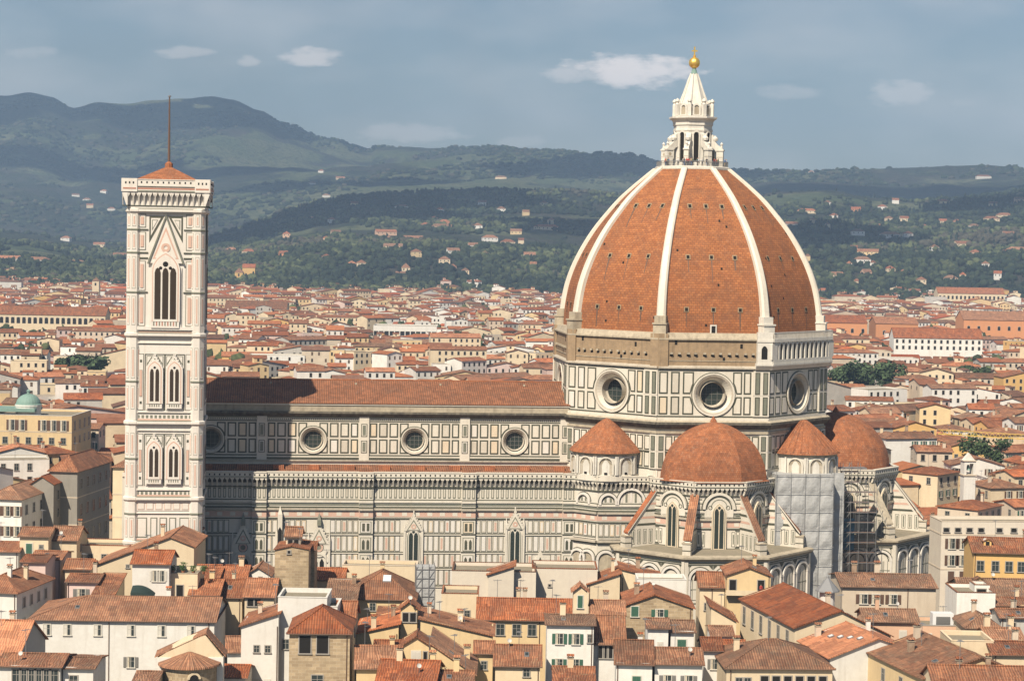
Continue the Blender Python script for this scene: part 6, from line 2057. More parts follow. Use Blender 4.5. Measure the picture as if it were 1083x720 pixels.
house('house', 'white house with a brown roof and a slatted loggia', 'house', 15.79, 321.40, 0.0000, 4.91, 10, 16.22, 'gx', 3.37, 'white', 'clay_brown', (('f', (0.28, 0.42, 0.56), 1.5, 0.75, 1.9, 'open'),))
house('house', 'white house with two stepped roofs, lower wing', 'house', 22.91, 311.90, 0.0000, 3.05, 7, 20.21, 'gx', 0.81, 'white', 'clay_brown', (('f', (0.6,), 2.6, 0.6, 0.6, 'clw'),))
house('house', 'white house with a tall green door', 'house', 26.60, 312.40, 0.0000, 3.49, 7, 19.64, 'gx', 1.06, 'white', 'clay_brown', (('f', (0.48,), 3.0, 1.3, 3.4, 'clg'),))
house('house', 'white house with a mossy brown roof and green shutter', 'house', 18.70, 299.79, -0.0349, 5.19, 11, 17.62, 'gx', 2.33, 'white', 'clay_brown', (('f', (0.57,), 3.0, 1.2, 2.2, 'clg'),))
house('house', 'white house with two dark windows at the bottom edge', 'house', 24.95, 298.90, 0.0000, 6.85, 8, 17.60, 'gx', 1.51, 'white', 'clay_brown', (('f', (0.27, 0.72), 2.8, 1.1, 2.0, 'shy'),))
house('house', 'narrow white house wedged beside the green door house', 'house', 30.89, 308.90, 0.0000, 2.59, 7, 17.60, 'gx', 1.20, 'white', 'clay_brown', (('f', (0.6,), 2.2, 0.9, 1.5, 'shy'),))
house('house', 'small clay roof before the yellow balcony house', 'house', 33.70, 322.40, 0.0000, 3.18, 8, 17.32, 'gx', 0.76, 'white', 'clay', (('f', (0.4,), 1.5, 0.8, 0.9, 'plain'),))
house('house', 'white chimney house with clay tiles below the yellow balcony house', 'house', 34.88, 313.40, 0.0000, 2.92, 8, 16.51, 'gx', 1.08, 'cream', 'clay', ())
house('house', 'yellow gabled house with a balcony and someone in its doorway', 'house', 41.39, 354.90, 0.0000, 7.45, 9, 21.79, 'gy', 1.31, 'yellow', 'clay', (('f', (0.13,), 2.0, 1.1, 2.0, 'open'), ('f', (0.78,), 2.0, 1.1, 2.0, 'open'), ('f', (0.12, 0.5), 7.8, 1.0, 1.5, 'plain')), fx=0.5, hr=21.7)
house('house', 'cream house under a brown roof beside the yellow balcony house', 'house', 35.42, 356.90, 0.0000, 4.26, 7, 19.15, 'gx', 1.98, 'cream', 'clay_brown', (('f', (0.3,), 3.6, 0.8, 1.2, 'plain'),), pipe=(0.5,))
house('house', 'lean-to clay roof running down to the loggia house', 'house', 35.73, 340.90, 0.0000, 4.18, 9, 16.32, 'sr', 2.34, 'cream', 'clay', (), aerial=((0, 0),))
house('house', 'cream house with a broad hipped roof over a dark timber loggia', 'house', 39.47, 303.82, 0.0524, 15.56, 14, 16.86, 'hip', 2.82, 'cream', 'clay_brown', (('f', (0.12, 0.2), 2.6, 0.9, 2.0, 'plain'), ('f', (0.36, 0.47, 0.58, 0.69, 0.8, 0.91), 2.6, 1.1, 2.6, 'open')))
house('house', 'large cream house with a row of tall windows under one great roof', 'house', 49.97, 332.91, 0.2182, 16.04, 26, 18.81, 'gy', 2.43, 'cream', 'clay', (('l', (0.08, 0.24, 0.4, 0.56, 0.72, 0.88), 2.6, 1.1, 2.8, 'plain'),), fx=0.47, aerial=((0.1, -0.3),), hr=17.14)
house('house', 'white gabled house with a new orange roof and four skylights', 'house', 52.84, 310.15, 0.2094, 12.64, 13, 17.37, 'gy', 2.70, 'white', 'clay_new', (('f', (0.72,), 1.0, 1.2, 0.7, 'plain'),), fx=0.6, chim=((0.3, 0.3), (-0.3, 0.42)), white_sky=1, sky=((-0.22, 0.2, 0.4, 0.5), (-0.16, 0.04, 0.4, 0.5), (-0.1, -0.12, 0.4, 0.5), (-0.04, -0.28, 0.4, 0.5)), aerial=((0.05, -0.45),), hr=18.38)
house('house', 'beige house with brown shutters before the scaffolding', 'house', 65.50, 356.90, 0.0000, 16.05, 13, 20.11, 'gx', 1.23, 'beige', 'clay_brown', (('f', (0.23, 0.36, 0.545), 2.2, 1.25, 1.6, 'shb'),), chim=((-0.05, 0.1),), pipe=(0.7,))
house('house', 'salmon house with a brown roof under the shuttered beige house', 'house', 62.67, 336.40, 0.0000, 8.58, 8, 17.47, 'gx', 1.33, 'salmon', 'clay_brown', (('f', (0.72,), 2.4, 1.0, 1.6, 'clw'),), chim=((-0.2, 0),))
house('house', 'flat salmon house carrying a white cooling unit', 'house', 70.57, 334.00, 0.0000, 7.79, 8, 17.26, 'flat', 0.00, 'salmon', 'frame_grey', (('f', (0.18, 0.62), 2.2, 1.2, 1.7, 'clw'),), aerial=((0.1, 0),))
house('house', 'yellow house with a wide brown roof at the bottom right', 'house', 64.61, 296.81, 0.2443, 17.39, 19, 18.08, 'gy', 2.70, 'yellow', 'clay_brown', (('l', (0.3, 0.62, 0.9), 2.4, 1.0, 1.8, 'plain'),), fx=0.5, chim=((-0.1, 0.4),), hr=17.37)
house('palazzo', 'large pale rose palazzo with rows of brown shuttered windows beyond the apse', 'palazzo', 94.45, 406.83, 0.0873, 19.46, 8, 24.68, 'flat', 0.00, 'palerose', 'beige', (('f', (0.11, 0.23, 0.35, 0.47, 0.6, 0.72, 0.84, 0.95), 4.4, 1.25, 2.0, 'shb'), ('f', (0.11, 0.23, 0.35, 0.47, 0.6, 0.72, 0.84, 0.95), 7.7, 1.25, 2.0, 'shb'), ('f', (0.11, 0.23, 0.35, 0.47, 0.6, 0.72, 0.84, 0.95), 11.0, 1.25, 2.3, 'clb'), ('f', (0.05, 0.17, 0.29, 0.41, 0.6, 0.75, 0.9), 1.7, 1.1, 0.8, 'arch')), bands=(2.6, 9.4))
house('house', 'ochre yellow house with brown windows right of the east apse', 'house', 91.87, 379.93, -0.0698, 12.31, 12, 22.89, 'gx', 1.92, 'ochre', 'clay_brown', (('f', (0.1, 0.32, 0.52, 0.7, 0.88), 2.6, 1.2, 1.8, 'plain'),), pipe=(0.02,))
house('house', 'white house with a roof terrace and brown doorway', 'house', 77.14, 340.50, 0.0000, 6.38, 9, 21.75, 'flat', 0.00, 'white', 'clay', (('f', (0.3,), 4.0, 0.5, 0.6, 'plain'),))
house('roof_cabin', 'white cabin on the terrace of the white house', 'roof cabin', 79.04, 342.00, 0.0000, 2.51, 4, 22.40, 'flat', 0.00, 'white', 'clay', (('f', (0.45,), 1.6, 1.5, 1.8, 'open'),), z0=18.4)
house('house', 'yellow house under a dull brown roof at the right frame edge', 'house', 83.62, 352.40, 0.0000, 12.49, 12, 19.73, 'gx', 1.84, 'yellow', 'clay_brown', ())
house('house', 'second stepped brown roof at the right frame edge', 'house', 84.05, 339.90, 0.0000, 6.51, 7, 19.75, 'gx', 0.71, 'yellow', 'clay_brown', ())
house('house', 'third stepped brown roof at the right frame edge', 'house', 82.66, 332.90, 0.0000, 5.75, 7, 18.99, 'gx', 0.80, 'grey', 'clay_brown', (('f', (0.3,), 1.3, 1.2, 0.8, 'open'),))
house('house', 'small hipped roof left of the stepped brown roofs', 'house', 75.36, 326.90, 0.0000, 5.46, 9, 18.63, 'hip', 1.50, 'cream', 'clay_brown', ())
house('house', 'clay roofed shed below the stepped brown roofs', 'house', 77.21, 319.40, 0.0000, 5.47, 8, 17.97, 'gx', 1.17, 'cream', 'clay', (), chim=((0.3, 0),))
house('house', 'cream house with a clay roof above the bottom right corner', 'house', 76.23, 309.90, 0.0000, 6.41, 9, 17.74, 'gx', 1.14, 'cream', 'clay_brown', (), aerial=((0, 0),))
house('house', 'plain cream wall block between the brown roofs at the lower right', 'house', 70.58, 313.00, 0.0000, 6.44, 8, 18.90, 'flat', 0.00, 'cream', 'cream', ())
house('house', 'orange roof filling the bottom right corner', 'house', 66.03, 282.90, 0.0000, 14.57, 13, 17.49, 'gx', 3.04, 'cream', 'clay', (), chim=((0.1, 0.2),))
house('palazzo', 'shaded grey palazzo with three rows of windows on the dark street', 'palazzo', -99.37, 473.78, -0.1396, 6.54, 22, 24.68, 'hip', 2.92, 'grey_shaded', 'clay', (('r', (0.12, 0.31, 0.5, 0.69, 0.88), 3.2, 1.3, 2.2, 'plain'), ('r', (0.12, 0.31, 0.5, 0.69, 0.88), 9.2, 1.4, 2.6, 'plain'), ('r', (0.12, 0.31, 0.5, 0.69, 0.88), 15.4, 1.4, 2.8, 'plain')), bands=(6.2, 12.4))
house('house', 'narrow shaded house between the two palazzi of the dark street', 'house', -103.88, 466.60, -0.0873, 5.26, 17, 22.06, 'gy', 1.73, 'grey_shaded', 'clay', (('r', (0.2, 0.5, 0.8), 2.8, 1.1, 1.9, 'plain'), ('r', (0.2, 0.5, 0.8), 6.8, 1.1, 1.9, 'plain'), ('r', (0.2, 0.5, 0.8), 10.8, 1.1, 1.9, 'plain')), hr=22.18)
house('palazzo', 'white corner palazzo with brown shutters at the head of the dark street', 'palazzo', -109.00, 455.78, -0.1222, 8.18, 20, 20.25, 'hip', 2.25, 'white', 'clay', (('f', (0.3, 0.6, 0.87), 2.8, 1.2, 2.1, 'shb'), ('f', (0.3, 0.6, 0.87), 7.2, 1.2, 2.1, 'shb'), ('r', (0.15, 0.38, 0.61, 0.84), 2.8, 1.1, 1.9, 'plain'), ('r', (0.15, 0.38, 0.61, 0.84), 7.0, 1.1, 1.9, 'plain'), ('r', (0.15, 0.38, 0.61, 0.84), 11, 1.1, 1.9, 'plain')))
house('house', 'cream house with string courses tight behind the bell tower', 'house', -83.55, 454.40, 0.0000, 5.99, 16, 27.52, 'hip', 1.09, 'cream', 'clay', (('f', (0.75,), 3, 1, 1.8, 'plain'),), bands=(6, 11))
house('palazzo', 'cream palazzo with brown shutters beneath the green cupola', 'palazzo', -139.93, 610.34, -0.0524, 24.66, 22, 24.81, 'flat', 0.00, 'yellow', 'white', (('f', (0.28, 0.4, 0.66, 0.78, 0.9), 2.9, 1.5, 3.0, 'shb'), ('f', (0.2, 0.34, 0.48, 0.62, 0.76, 0.9), 7.4, 1.4, 1.8, 'plain'), ('f', (0.2, 0.34, 0.48, 0.62, 0.76, 0.9), 11.4, 1.5, 2.8, 'plain'), ('r', (0.15, 0.4, 0.65, 0.88), 3.0, 1.3, 2.4, 'plain'), ('r', (0.15, 0.4, 0.65, 0.88), 7.4, 1.3, 2.0, 'plain')), bands=(4.8,))
# ------------------------------------------------------------------ landmarks of the town and villas on the hills
house('office_block', 'white modern block with a long flat roof in the middle of the town', 'office block', -77.19, 1493.00, 0.0000, 45.63, 26, 16.05, 'flat', 0.00, 'white', 'white', (('f', (0.041666666666666664, 0.125, 0.20833333333333334, 0.2916666666666667, 0.375, 0.4583333333333333, 0.5416666666666666, 0.625, 0.7083333333333334, 0.7916666666666666, 0.875, 0.9583333333333334), 5.5, 3.0, 3.0, 'open'),), subs=False)
house('long_building', 'long cream building with a single row of arched windows left of the bell tower', 'building', -327.05, 1459.40, 0.0000, 79.20, 18, 20.71, 'gx', 5.49, 'cream', 'clay_brown', (('f', (0.025, 0.075, 0.125, 0.175, 0.225, 0.275, 0.325, 0.375, 0.425, 0.475, 0.525, 0.575, 0.625, 0.675, 0.725, 0.775, 0.825, 0.875, 0.925, 0.975), 4.2, 2.4, 4.4, 'arch'),), subs=False)
house('palace', 'orange walled palace nearest the dome under a long clay roof', 'palace', 253.52, 1575.40, 0.0000, 32.19, 30, 21.17, 'gx', 5.32, 'orange', 'clay', (('f', (0.15, 0.4, 0.65, 0.9), 6, 2.0, 3.2, 'arch'),), subs=False)
house('palace', 'orange walled palace with a tall wing between two cream houses', 'palace', 292.29, 1575.40, 0.0000, 32.20, 30, 21.13, 'gx', 4.61, 'orange', 'clay', (('f', (0.2, 0.5, 0.8), 7, 2.0, 3.2, 'arch'),), subs=False)
house('palace', 'orange walled palace with the widest front beyond the town pines', 'palace', 376.84, 1605.40, 0.0000, 54.78, 30, 24.24, 'gx', 6.36, 'orange', 'clay', (('f', (0.07142857142857142, 0.21428571428571427, 0.35714285714285715, 0.5, 0.6428571428571429, 0.7857142857142857, 0.9285714285714286), 6.5, 2.0, 3.2, 'arch'),), subs=False)
house('hall', 'long cream hall with a red roof under the wooded hill, widest on this edge', 'hall', 546.53, 2463.40, 0.0000, 79.20, 26, 26.12, 'gx', 6.92, 'cream', 'clay', (('f', (0.03125, 0.09375, 0.15625, 0.21875, 0.28125, 0.34375, 0.40625, 0.46875, 0.53125, 0.59375, 0.65625, 0.71875, 0.78125, 0.84375, 0.90625, 0.96875), 5, 2.2, 4, 'open'),), subs=False)
house('villa', 'cream six-sided looking tower villa rising from the woods', 'villa', -158.13, 3025.90, 0.0000, 13.01, 11, 37.53, 'pyr', 6.47, 'cream', 'clay_brown', (('f', (0.3, 0.7), 3, 1.5, 3, 'open'),), subs=False)
house('villa', 'cream skirt house round the foot of the woodland tower villa', 'villa', -158.80, 3017.40, 0.0000, 26.82, 14, 24.98, 'gx', 6.61, 'cream', 'clay_brown', (), subs=False)
house('villa', 'yellow tower house by the plain edge right of the bell tower', 'villa', -393.76, 2956.40, 0.0000, 11.34, 12, 27.37, 'hip', 6.30, 'ochre', 'clay', (('f', (0.5,), 4, 2, 4, 'open'),), subs=False)
house('villa', 'yellow house joined to the tower at the plain edge', 'villa', -380.88, 2967.40, 0.0000, 18.19, 14, 34.06, 'gx', 5.17, 'ochre', 'clay', (), subs=False)
house('church_tower', 'small cream church tower among roofs left of the bell tower', 'church tower', -457.00, 2254.40, 0.0000, 7.43, 8, 27.30, 'pyr', 3.71, 'cream', 'clay_brown', (('f', (0.5,), 4, 1.8, 3, 'open'),), subs=False)
house('church_tower', 'bare cream tower among the roofs just right of the bell tower', 'church tower', -242.81, 1804.40, 0.0000, 5.79, 8, 17.21, 'pyr', 2.16, 'cream', 'clay_brown', (('f', (0.5,), 4, 1.8, 3, 'open'),), subs=False)
house('house', 'white walled house with a red roof and two rows of windows right of the dome', 'house', 276.08, 1338.40, 0.0000, 57.35, 16, 20.73, 'gx', 5.98, 'white', 'clay', (('f', (0.03571428571428571, 0.10714285714285714, 0.17857142857142858, 0.25, 0.32142857142857145, 0.39285714285714285, 0.4642857142857143, 0.5357142857142857, 0.6071428571428571, 0.6785714285714286, 0.75, 0.8214285714285714, 0.8928571428571429, 0.9642857142857143), 2.5, 1.4, 2.2, 'open'), ('f', (0.03571428571428571, 0.10714285714285714, 0.17857142857142858, 0.25, 0.32142857142857145, 0.39285714285714285, 0.4642857142857143, 0.5357142857142857, 0.6071428571428571, 0.6785714285714286, 0.75, 0.8214285714285714, 0.8928571428571429, 0.9642857142857143), 6.5, 1.4, 2.2, 'open')), subs=False)
house('palace', 'cream palace with a long front of windows beyond the nave roof', 'palace', -225.39, 1812.40, 0.0000, 53.84, 24, 15.43, 'gx', 6.51, 'cream', 'clay_brown', (('f', (0.03571428571428571, 0.10714285714285714, 0.17857142857142858, 0.25, 0.32142857142857145, 0.39285714285714285, 0.4642857142857143, 0.5357142857142857, 0.6071428571428571, 0.6785714285714286, 0.75, 0.8214285714285714, 0.8928571428571429, 0.9642857142857143), 4.5, 2, 3.4, 'open'),), subs=False)
house('apartment_block', 'cream apartment house of many windows by the left of the dome', 'apartment block', 37.17, 2211.00, 0.0000, 28.29, 22, 15.35, 'flat', 0.00, 'cream', 'white', (('f', (0.08333333333333333, 0.25, 0.4166666666666667, 0.5833333333333334, 0.75, 0.9166666666666666), 4, 2, 3, 'open'), ('f', (0.08333333333333333, 0.25, 0.4166666666666667, 0.5833333333333334, 0.75, 0.9166666666666666), 10, 2, 3, 'open')), subs=False)
house('villa', 'wide white villa in the lower woods left of the bell tower, first from the left', 'villa', -764.3, 3119.4, -0.14, 34.4, 14.0, 39.3, 'gx', 4.2, 'white', 'clay', (('f', (0.083, 0.25, 0.417, 0.583, 0.75, 0.917), 2.6, 1.3, 1.9, 'open'),), z0=28.5, subs=False, group='villas on the hills')
house('villa', 'wide white villa in the lower woods left of the bell tower, second from the left', 'villa', -728.9, 3152.5, -0.30, 40.6, 14.0, 37.5, 'hip', 4.2, 'white', 'clay_brown', (('f', (0.071, 0.214, 0.357, 0.5, 0.643, 0.786, 0.929), 2.6, 1.3, 1.9, 'open'),), z0=27.1, subs=False, group='villas on the hills')
house('villa', 'wide yellow villa in the lower woods left of the bell tower', 'villa', -693.0, 3242.4, -0.23, 41.8, 14.0, 32.6, 'hip', 4.2, 'yellow', 'clay_brown', (('f', (0.071, 0.214, 0.357, 0.5, 0.643, 0.786, 0.929), 2.6, 1.3, 1.9, 'open'),), z0=23.9, subs=False, group='villas on the hills')
house('villa', 'mid-sized pale pink villa in the lower woods between bell tower and white church tower', 'villa', -738.3, 3870.0, 0.01, 28.5, 14.0, 39.7, 'gx', 4.2, 'pinkish', 'clay_brown', (('f', (0.125, 0.375, 0.625, 0.875), 2.6, 1.3, 1.9, 'open'),), z0=29.9, subs=False, group='villas on the hills')
house('villa', 'mid-sized salmon villa in the lower woods between bell tower and white church tower', 'villa', -489.2, 3570.5, -0.09, 19.7, 14.0, 55.5, 'hip', 4.2, 'salmon', 'clay', (('f', (0.167, 0.5, 0.833), 2.6, 1.3, 1.9, 'open'),), z0=43.5, subs=False, group='villas on the hills')
house('villa', 'mid-sized cream villa in the lower woods between bell tower and white church tower', 'villa', -443.8, 3447.4, 0.08, 22.2, 14.0, 53.9, 'hip', 4.2, 'cream', 'clay', (('f', (0.167, 0.5, 0.833), 2.6, 1.3, 1.9, 'open'),), z0=42.8, subs=False, group='villas on the hills')
house('villa', 'tiny orange villa in the lower woods above the nave west half', 'villa', -357.5, 3199.9, -0.11, 13.2, 13.2, 53.6, 'gx', 4.1, 'orange', 'clay_brown', (('f', (0.25, 0.75), 2.6, 1.3, 1.9, 'open'),), z0=42.4, subs=False, group='villas on the hills')
house('villa', 'wide salmon villa in the lower woods above the nave east half', 'villa', -131.7, 3793.7, 0.04, 41.9, 14.0, 104.4, 'hip', 4.2, 'salmon', 'clay_brown', (('f', (0.083, 0.25, 0.417, 0.583, 0.75, 0.917), 2.6, 1.3, 1.9, 'open'),), z0=93.9, subs=False, group='villas on the hills')
house('villa', 'mid-sized orange villa in the lower woods above the nave east half', 'villa', -132.5, 3913.6, -0.03, 21.6, 14.0, 113.7, 'hip', 4.2, 'orange', 'clay', (('f', (0.167, 0.5, 0.833), 2.6, 1.3, 1.9, 'open'),), z0=103.6, subs=False, group='villas on the hills')
house('villa', 'wide pale pink villa in the lower woods above the nave east half', 'villa', -171.6, 3511.8, 0.06, 32.3, 14.0, 81.3, 'gx', 4.2, 'pinkish', 'clay_brown', (('f', (0.1, 0.3, 0.5, 0.7, 0.9), 2.6, 1.3, 1.9, 'open'),), z0=72.2, subs=False, group='villas on the hills')
house('villa', 'tiny cream villa in the lower woods above the nave east half, first from the left', 'villa', -166.2, 3864.4, -0.25, 17.8, 14.0, 107.0, 'hip', 4.2, 'cream', 'clay', (('f', (0.25, 0.75), 2.6, 1.3, 1.9, 'open'),), z0=97.3, subs=False, group='villas on the hills')
house('villa', 'tiny white villa in the lower woods above the nave east half, second from the left', 'villa', -66.3, 3739.4, 0.07, 17.2, 14.0, 106.5, 'hip', 4.2, 'white', 'clay_brown', (('f', (0.25, 0.75), 2.6, 1.3, 1.9, 'open'),), z0=95.1, subs=False, group='villas on the hills')
house('villa', 'wide cream villa in the lower woods above the nave east half, first from the left', 'villa', -188.4, 3222.5, -0.08, 29.6, 14.0, 67.8, 'gx', 4.2, 'cream', 'clay_brown', (('f', (0.1, 0.3, 0.5, 0.7, 0.9), 2.6, 1.3, 1.9, 'open'),), z0=56.9, subs=False, group='villas on the hills')
house('villa', 'mid-sized white villa in the lower woods above the nave east half, second from the left', 'villa', -41.4, 3547.8, 0.23, 26.1, 14.0, 84.6, 'hip', 4.2, 'white', 'clay', (('f', (0.125, 0.375, 0.625, 0.875), 2.6, 1.3, 1.9, 'open'),), z0=74.4, subs=False, group='villas on the hills')
house('villa', 'mid-sized cream villa in the lower woods above the nave east half, second from the left', 'villa', -10.2, 3516.0, 0.26, 22.6, 14.0, 77.9, 'hip', 4.2, 'cream', 'clay', (('f', (0.167, 0.5, 0.833), 2.6, 1.3, 1.9, 'open'),), z0=68.4, subs=False, group='villas on the hills')
house('villa', 'mid-sized yellow villa in the lower woods above the nave east half', 'villa', 4.2, 3652.0, -0.08, 20.2, 14.0, 96.9, 'gx', 4.2, 'yellow', 'clay', (('f', (0.167, 0.5, 0.833), 2.6, 1.3, 1.9, 'open'),), z0=87.6, subs=False, group='villas on the hills')
house('villa', 'wide cream villa in the lower woods above the nave east half, second from the left', 'villa', 58.6, 3707.5, -0.29, 44.3, 14.0, 106.0, 'hip', 4.2, 'cream', 'clay', (('f', (0.083, 0.25, 0.417, 0.583, 0.75, 0.917), 2.6, 1.3, 1.9, 'open'),), z0=96.8, subs=False, group='villas on the hills')
house('villa', 'tiny cream villa in the lower woods above the nave east half, sixth from the left', 'villa', 68.7, 3811.2, 0.15, 14.0, 14.0, 119.7, 'hip', 4.2, 'cream', 'clay', (('f', (0.25, 0.75), 2.6, 1.3, 1.9, 'open'),), z0=108.8, subs=False, group='villas on the hills')
house('villa', 'tiny white villa in the lower woods above the nave east half, first from the left', 'villa', -64.6, 3251.3, 0.18, 15.0, 14.0, 71.3, 'gx', 4.2, 'white', 'clay', (('f', (0.25, 0.75), 2.6, 1.3, 1.9, 'open'),), z0=59.5, subs=False, group='villas on the hills')
house('villa', 'mid-sized cream villa in the lower woods above the nave east half, first from the left', 'villa', -104.5, 3114.1, 0.05, 17.2, 14.0, 49.9, 'hip', 4.2, 'cream', 'clay_brown', (('f', (0.167, 0.5, 0.833), 2.6, 1.3, 1.9, 'open'),), z0=40.2, subs=False, group='villas on the hills')
house('villa', 'tiny yellow villa in the lower woods above the nave east half', 'villa', -150.1, 3168.3, 0.30, 14.6, 14.0, 60.3, 'hip', 4.2, 'yellow', 'clay', (('f', (0.25, 0.75), 2.6, 1.3, 1.9, 'open'),), z0=48.9, subs=False, group='villas on the hills')
house('villa', 'wide salmon villa in the lower woods above the nave west half', 'villa', -225.4, 3621.0, 0.28, 36.6, 14.0, 91.5, 'gx', 4.2, 'salmon', 'clay', (('f', (0.1, 0.3, 0.5, 0.7, 0.9), 2.6, 1.3, 1.9, 'open'),), z0=81.0, subs=False, group='villas on the hills')
house('villa', 'tiny cream villa in the lower woods above the nave west half, third from the left', 'villa', -240.2, 3058.3, -0.01, 14.1, 14.0, 41.5, 'hip', 4.2, 'cream', 'clay', (('f', (0.25, 0.75), 2.6, 1.3, 1.9, 'open'),), z0=31.8, subs=False, group='villas on the hills')
house('villa', 'tiny pale pink villa in the lower woods above the nave west half', 'villa', -283.8, 3118.9, 0.20, 14.3, 14.0, 50.5, 'hip', 4.2, 'pinkish', 'clay_brown', (('f', (0.25, 0.75), 2.6, 1.3, 1.9, 'open'),), z0=39.3, subs=False, group='villas on the hills')
house('villa', 'mid-sized cream villa in the lower woods above the nave east half, third from the left', 'villa', 24.5, 3147.8, 0.11, 17.4, 14.0, 58.7, 'gx', 4.2, 'cream', 'clay', (('f', (0.167, 0.5, 0.833), 2.6, 1.3, 1.9, 'open'),), z0=46.8, subs=False, group='villas on the hills')
house('villa', 'tiny white villa in the upper woods above the nave east half, third from the left', 'villa', -26.8, 4187.5, 0.12, 17.3, 14.0, 144.7, 'hip', 4.2, 'white', 'clay_brown', (('f', (0.25, 0.75), 2.6, 1.3, 1.9, 'open'),), z0=132.6, subs=False, group='villas on the hills')
house('villa', 'tiny cream villa in the upper woods above the nave east half', 'villa', 61.5, 4330.9, 0.15, 15.9, 14.0, 160.7, 'hip', 4.2, 'cream', 'clay_brown', (('f', (0.25, 0.75), 2.6, 1.3, 1.9, 'open'),), z0=150.3, subs=False, group='villas on the hills')
house('villa', 'tiny white villa in the upper woods above the nave east half, second from the left', 'villa', -68.0, 4346.8, -0.06, 18.0, 14.0, 160.2, 'gx', 4.2, 'white', 'clay_brown', (('f', (0.25, 0.75), 2.6, 1.3, 1.9, 'open'),), z0=148.0, subs=False, group='villas on the hills')
house('villa', 'mid-sized white villa in the upper woods above the nave east half', 'villa', -235.8, 4317.1, -0.11, 27.8, 14.0, 147.7, 'hip', 4.2, 'white', 'clay_brown', (('f', (0.167, 0.5, 0.833), 2.6, 1.3, 1.9, 'open'),), z0=136.6, subs=False, group='villas on the hills')
house('villa', 'tiny white villa in the upper woods above the nave east half, first from the left', 'villa', -153.1, 4224.8, -0.29, 15.5, 14.0, 141.6, 'hip', 4.2, 'white', 'clay', (('f', (0.25, 0.75), 2.6, 1.3, 1.9, 'open'),), z0=131.0, subs=False, group='villas on the hills')
house('villa', 'tiny cream villa in the upper woods above the nave west half', 'villa', -345.6, 4454.1, -0.02, 16.4, 14.0, 154.9, 'gx', 4.2, 'cream', 'clay_brown', (('f', (0.25, 0.75), 2.6, 1.3, 1.9, 'open'),), z0=142.8, subs=False, group='villas on the hills')
house('villa', 'wide cream villa in the upper woods right of the dome', 'villa', 587.1, 4138.0, -0.07, 38.1, 14.0, 150.9, 'hip', 4.2, 'cream', 'clay', (('f', (0.1, 0.3, 0.5, 0.7, 0.9), 2.6, 1.3, 1.9, 'open'),), z0=141.4, subs=False, group='villas on the hills')
house('villa', 'tiny white villa in the upper woods right of the dome, second from the left', 'villa', 626.5, 4035.3, -0.26, 16.7, 14.0, 140.9, 'hip', 4.2, 'white', 'clay_brown', (('f', (0.25, 0.75), 2.6, 1.3, 1.9, 'open'),), z0=131.2, subs=False, group='villas on the hills')
house('villa', 'tiny orange villa in the upper woods right of the dome', 'villa', 704.3, 4249.4, -0.11, 19.5, 14.0, 158.3, 'gx', 4.2, 'orange', 'clay', (('f', (0.25, 0.75), 2.6, 1.3, 1.9, 'open'),), z0=147.2, subs=False, group='villas on the hills')
house('villa', 'mid-sized white villa in the lower woods right of the dome, second from the left', 'villa', 605.3, 3625.8, -0.01, 23.3, 14.0, 107.4, 'hip', 4.2, 'white', 'clay_brown', (('f', (0.167, 0.5, 0.833), 2.6, 1.3, 1.9, 'open'),), z0=96.9, subs=False, group='villas on the hills')
house('villa', 'wide white villa in the lower woods right of the dome', 'villa', 655.9, 3592.6, 0.17, 33.1, 14.0, 103.0, 'hip', 4.2, 'white', 'clay', (('f', (0.1, 0.3, 0.5, 0.7, 0.9), 2.6, 1.3, 1.9, 'open'),), z0=92.2, subs=False, group='villas on the hills')
house('villa', 'wide yellow villa in the lower woods right of the dome', 'villa', 549.3, 3189.0, -0.26, 32.3, 14.0, 72.7, 'gx', 4.2, 'yellow', 'clay', (('f', (0.1, 0.3, 0.5, 0.7, 0.9), 2.6, 1.3, 1.9, 'open'),), z0=61.8, subs=False, group='villas on the hills')
house('villa', 'mid-sized white villa in the lower woods right of the dome, third from the left', 'villa', 525.0, 3095.7, -0.20, 25.6, 14.0, 61.2, 'hip', 4.2, 'white', 'clay_brown', (('f', (0.125, 0.375, 0.625, 0.875), 2.6, 1.3, 1.9, 'open'),), z0=50.2, subs=False, group='villas on the hills')
house('villa', 'mid-sized yellow villa in the upper woods by the right edge', 'villa', 913.8, 4397.0, -0.15, 26.3, 14.0, 181.0, 'hip', 4.2, 'yellow', 'clay', (('f', (0.167, 0.5, 0.833), 2.6, 1.3, 1.9, 'open'),), z0=172.5, subs=False, group='villas on the hills')
house('villa', 'mid-sized cream villa in the lower woods by the right edge, second from the left', 'villa', 737.2, 3380.6, 0.27, 28.0, 14.0, 88.4, 'gx', 4.2, 'cream', 'clay', (('f', (0.125, 0.375, 0.625, 0.875), 2.6, 1.3, 1.9, 'open'),), z0=79.4, subs=False, group='villas on the hills')
house('villa', 'mid-sized white villa in the lower woods by the right edge', 'villa', 837.8, 3751.4, -0.26, 20.7, 14.0, 121.7, 'hip', 4.2, 'white', 'clay_brown', (('f', (0.167, 0.5, 0.833), 2.6, 1.3, 1.9, 'open'),), z0=112.9, subs=False, group='villas on the hills')
house('villa', 'tiny salmon villa in the lower woods by the right edge, first from the left', 'villa', 846.6, 3937.7, 0.08, 14.5, 14.0, 132.4, 'hip', 4.2, 'salmon', 'clay', (('f', (0.25, 0.75), 2.6, 1.3, 1.9, 'open'),), z0=121.2, subs=False, group='villas on the hills')
house('villa', 'tiny cream villa in the lower woods by the right edge, third from the left', 'villa', 823.9, 3958.9, 0.09, 14.6, 14.0, 132.7, 'gx', 4.2, 'cream', 'clay', (('f', (0.25, 0.75), 2.6, 1.3, 1.9, 'open'),), z0=121.1, subs=False, group='villas on the hills')
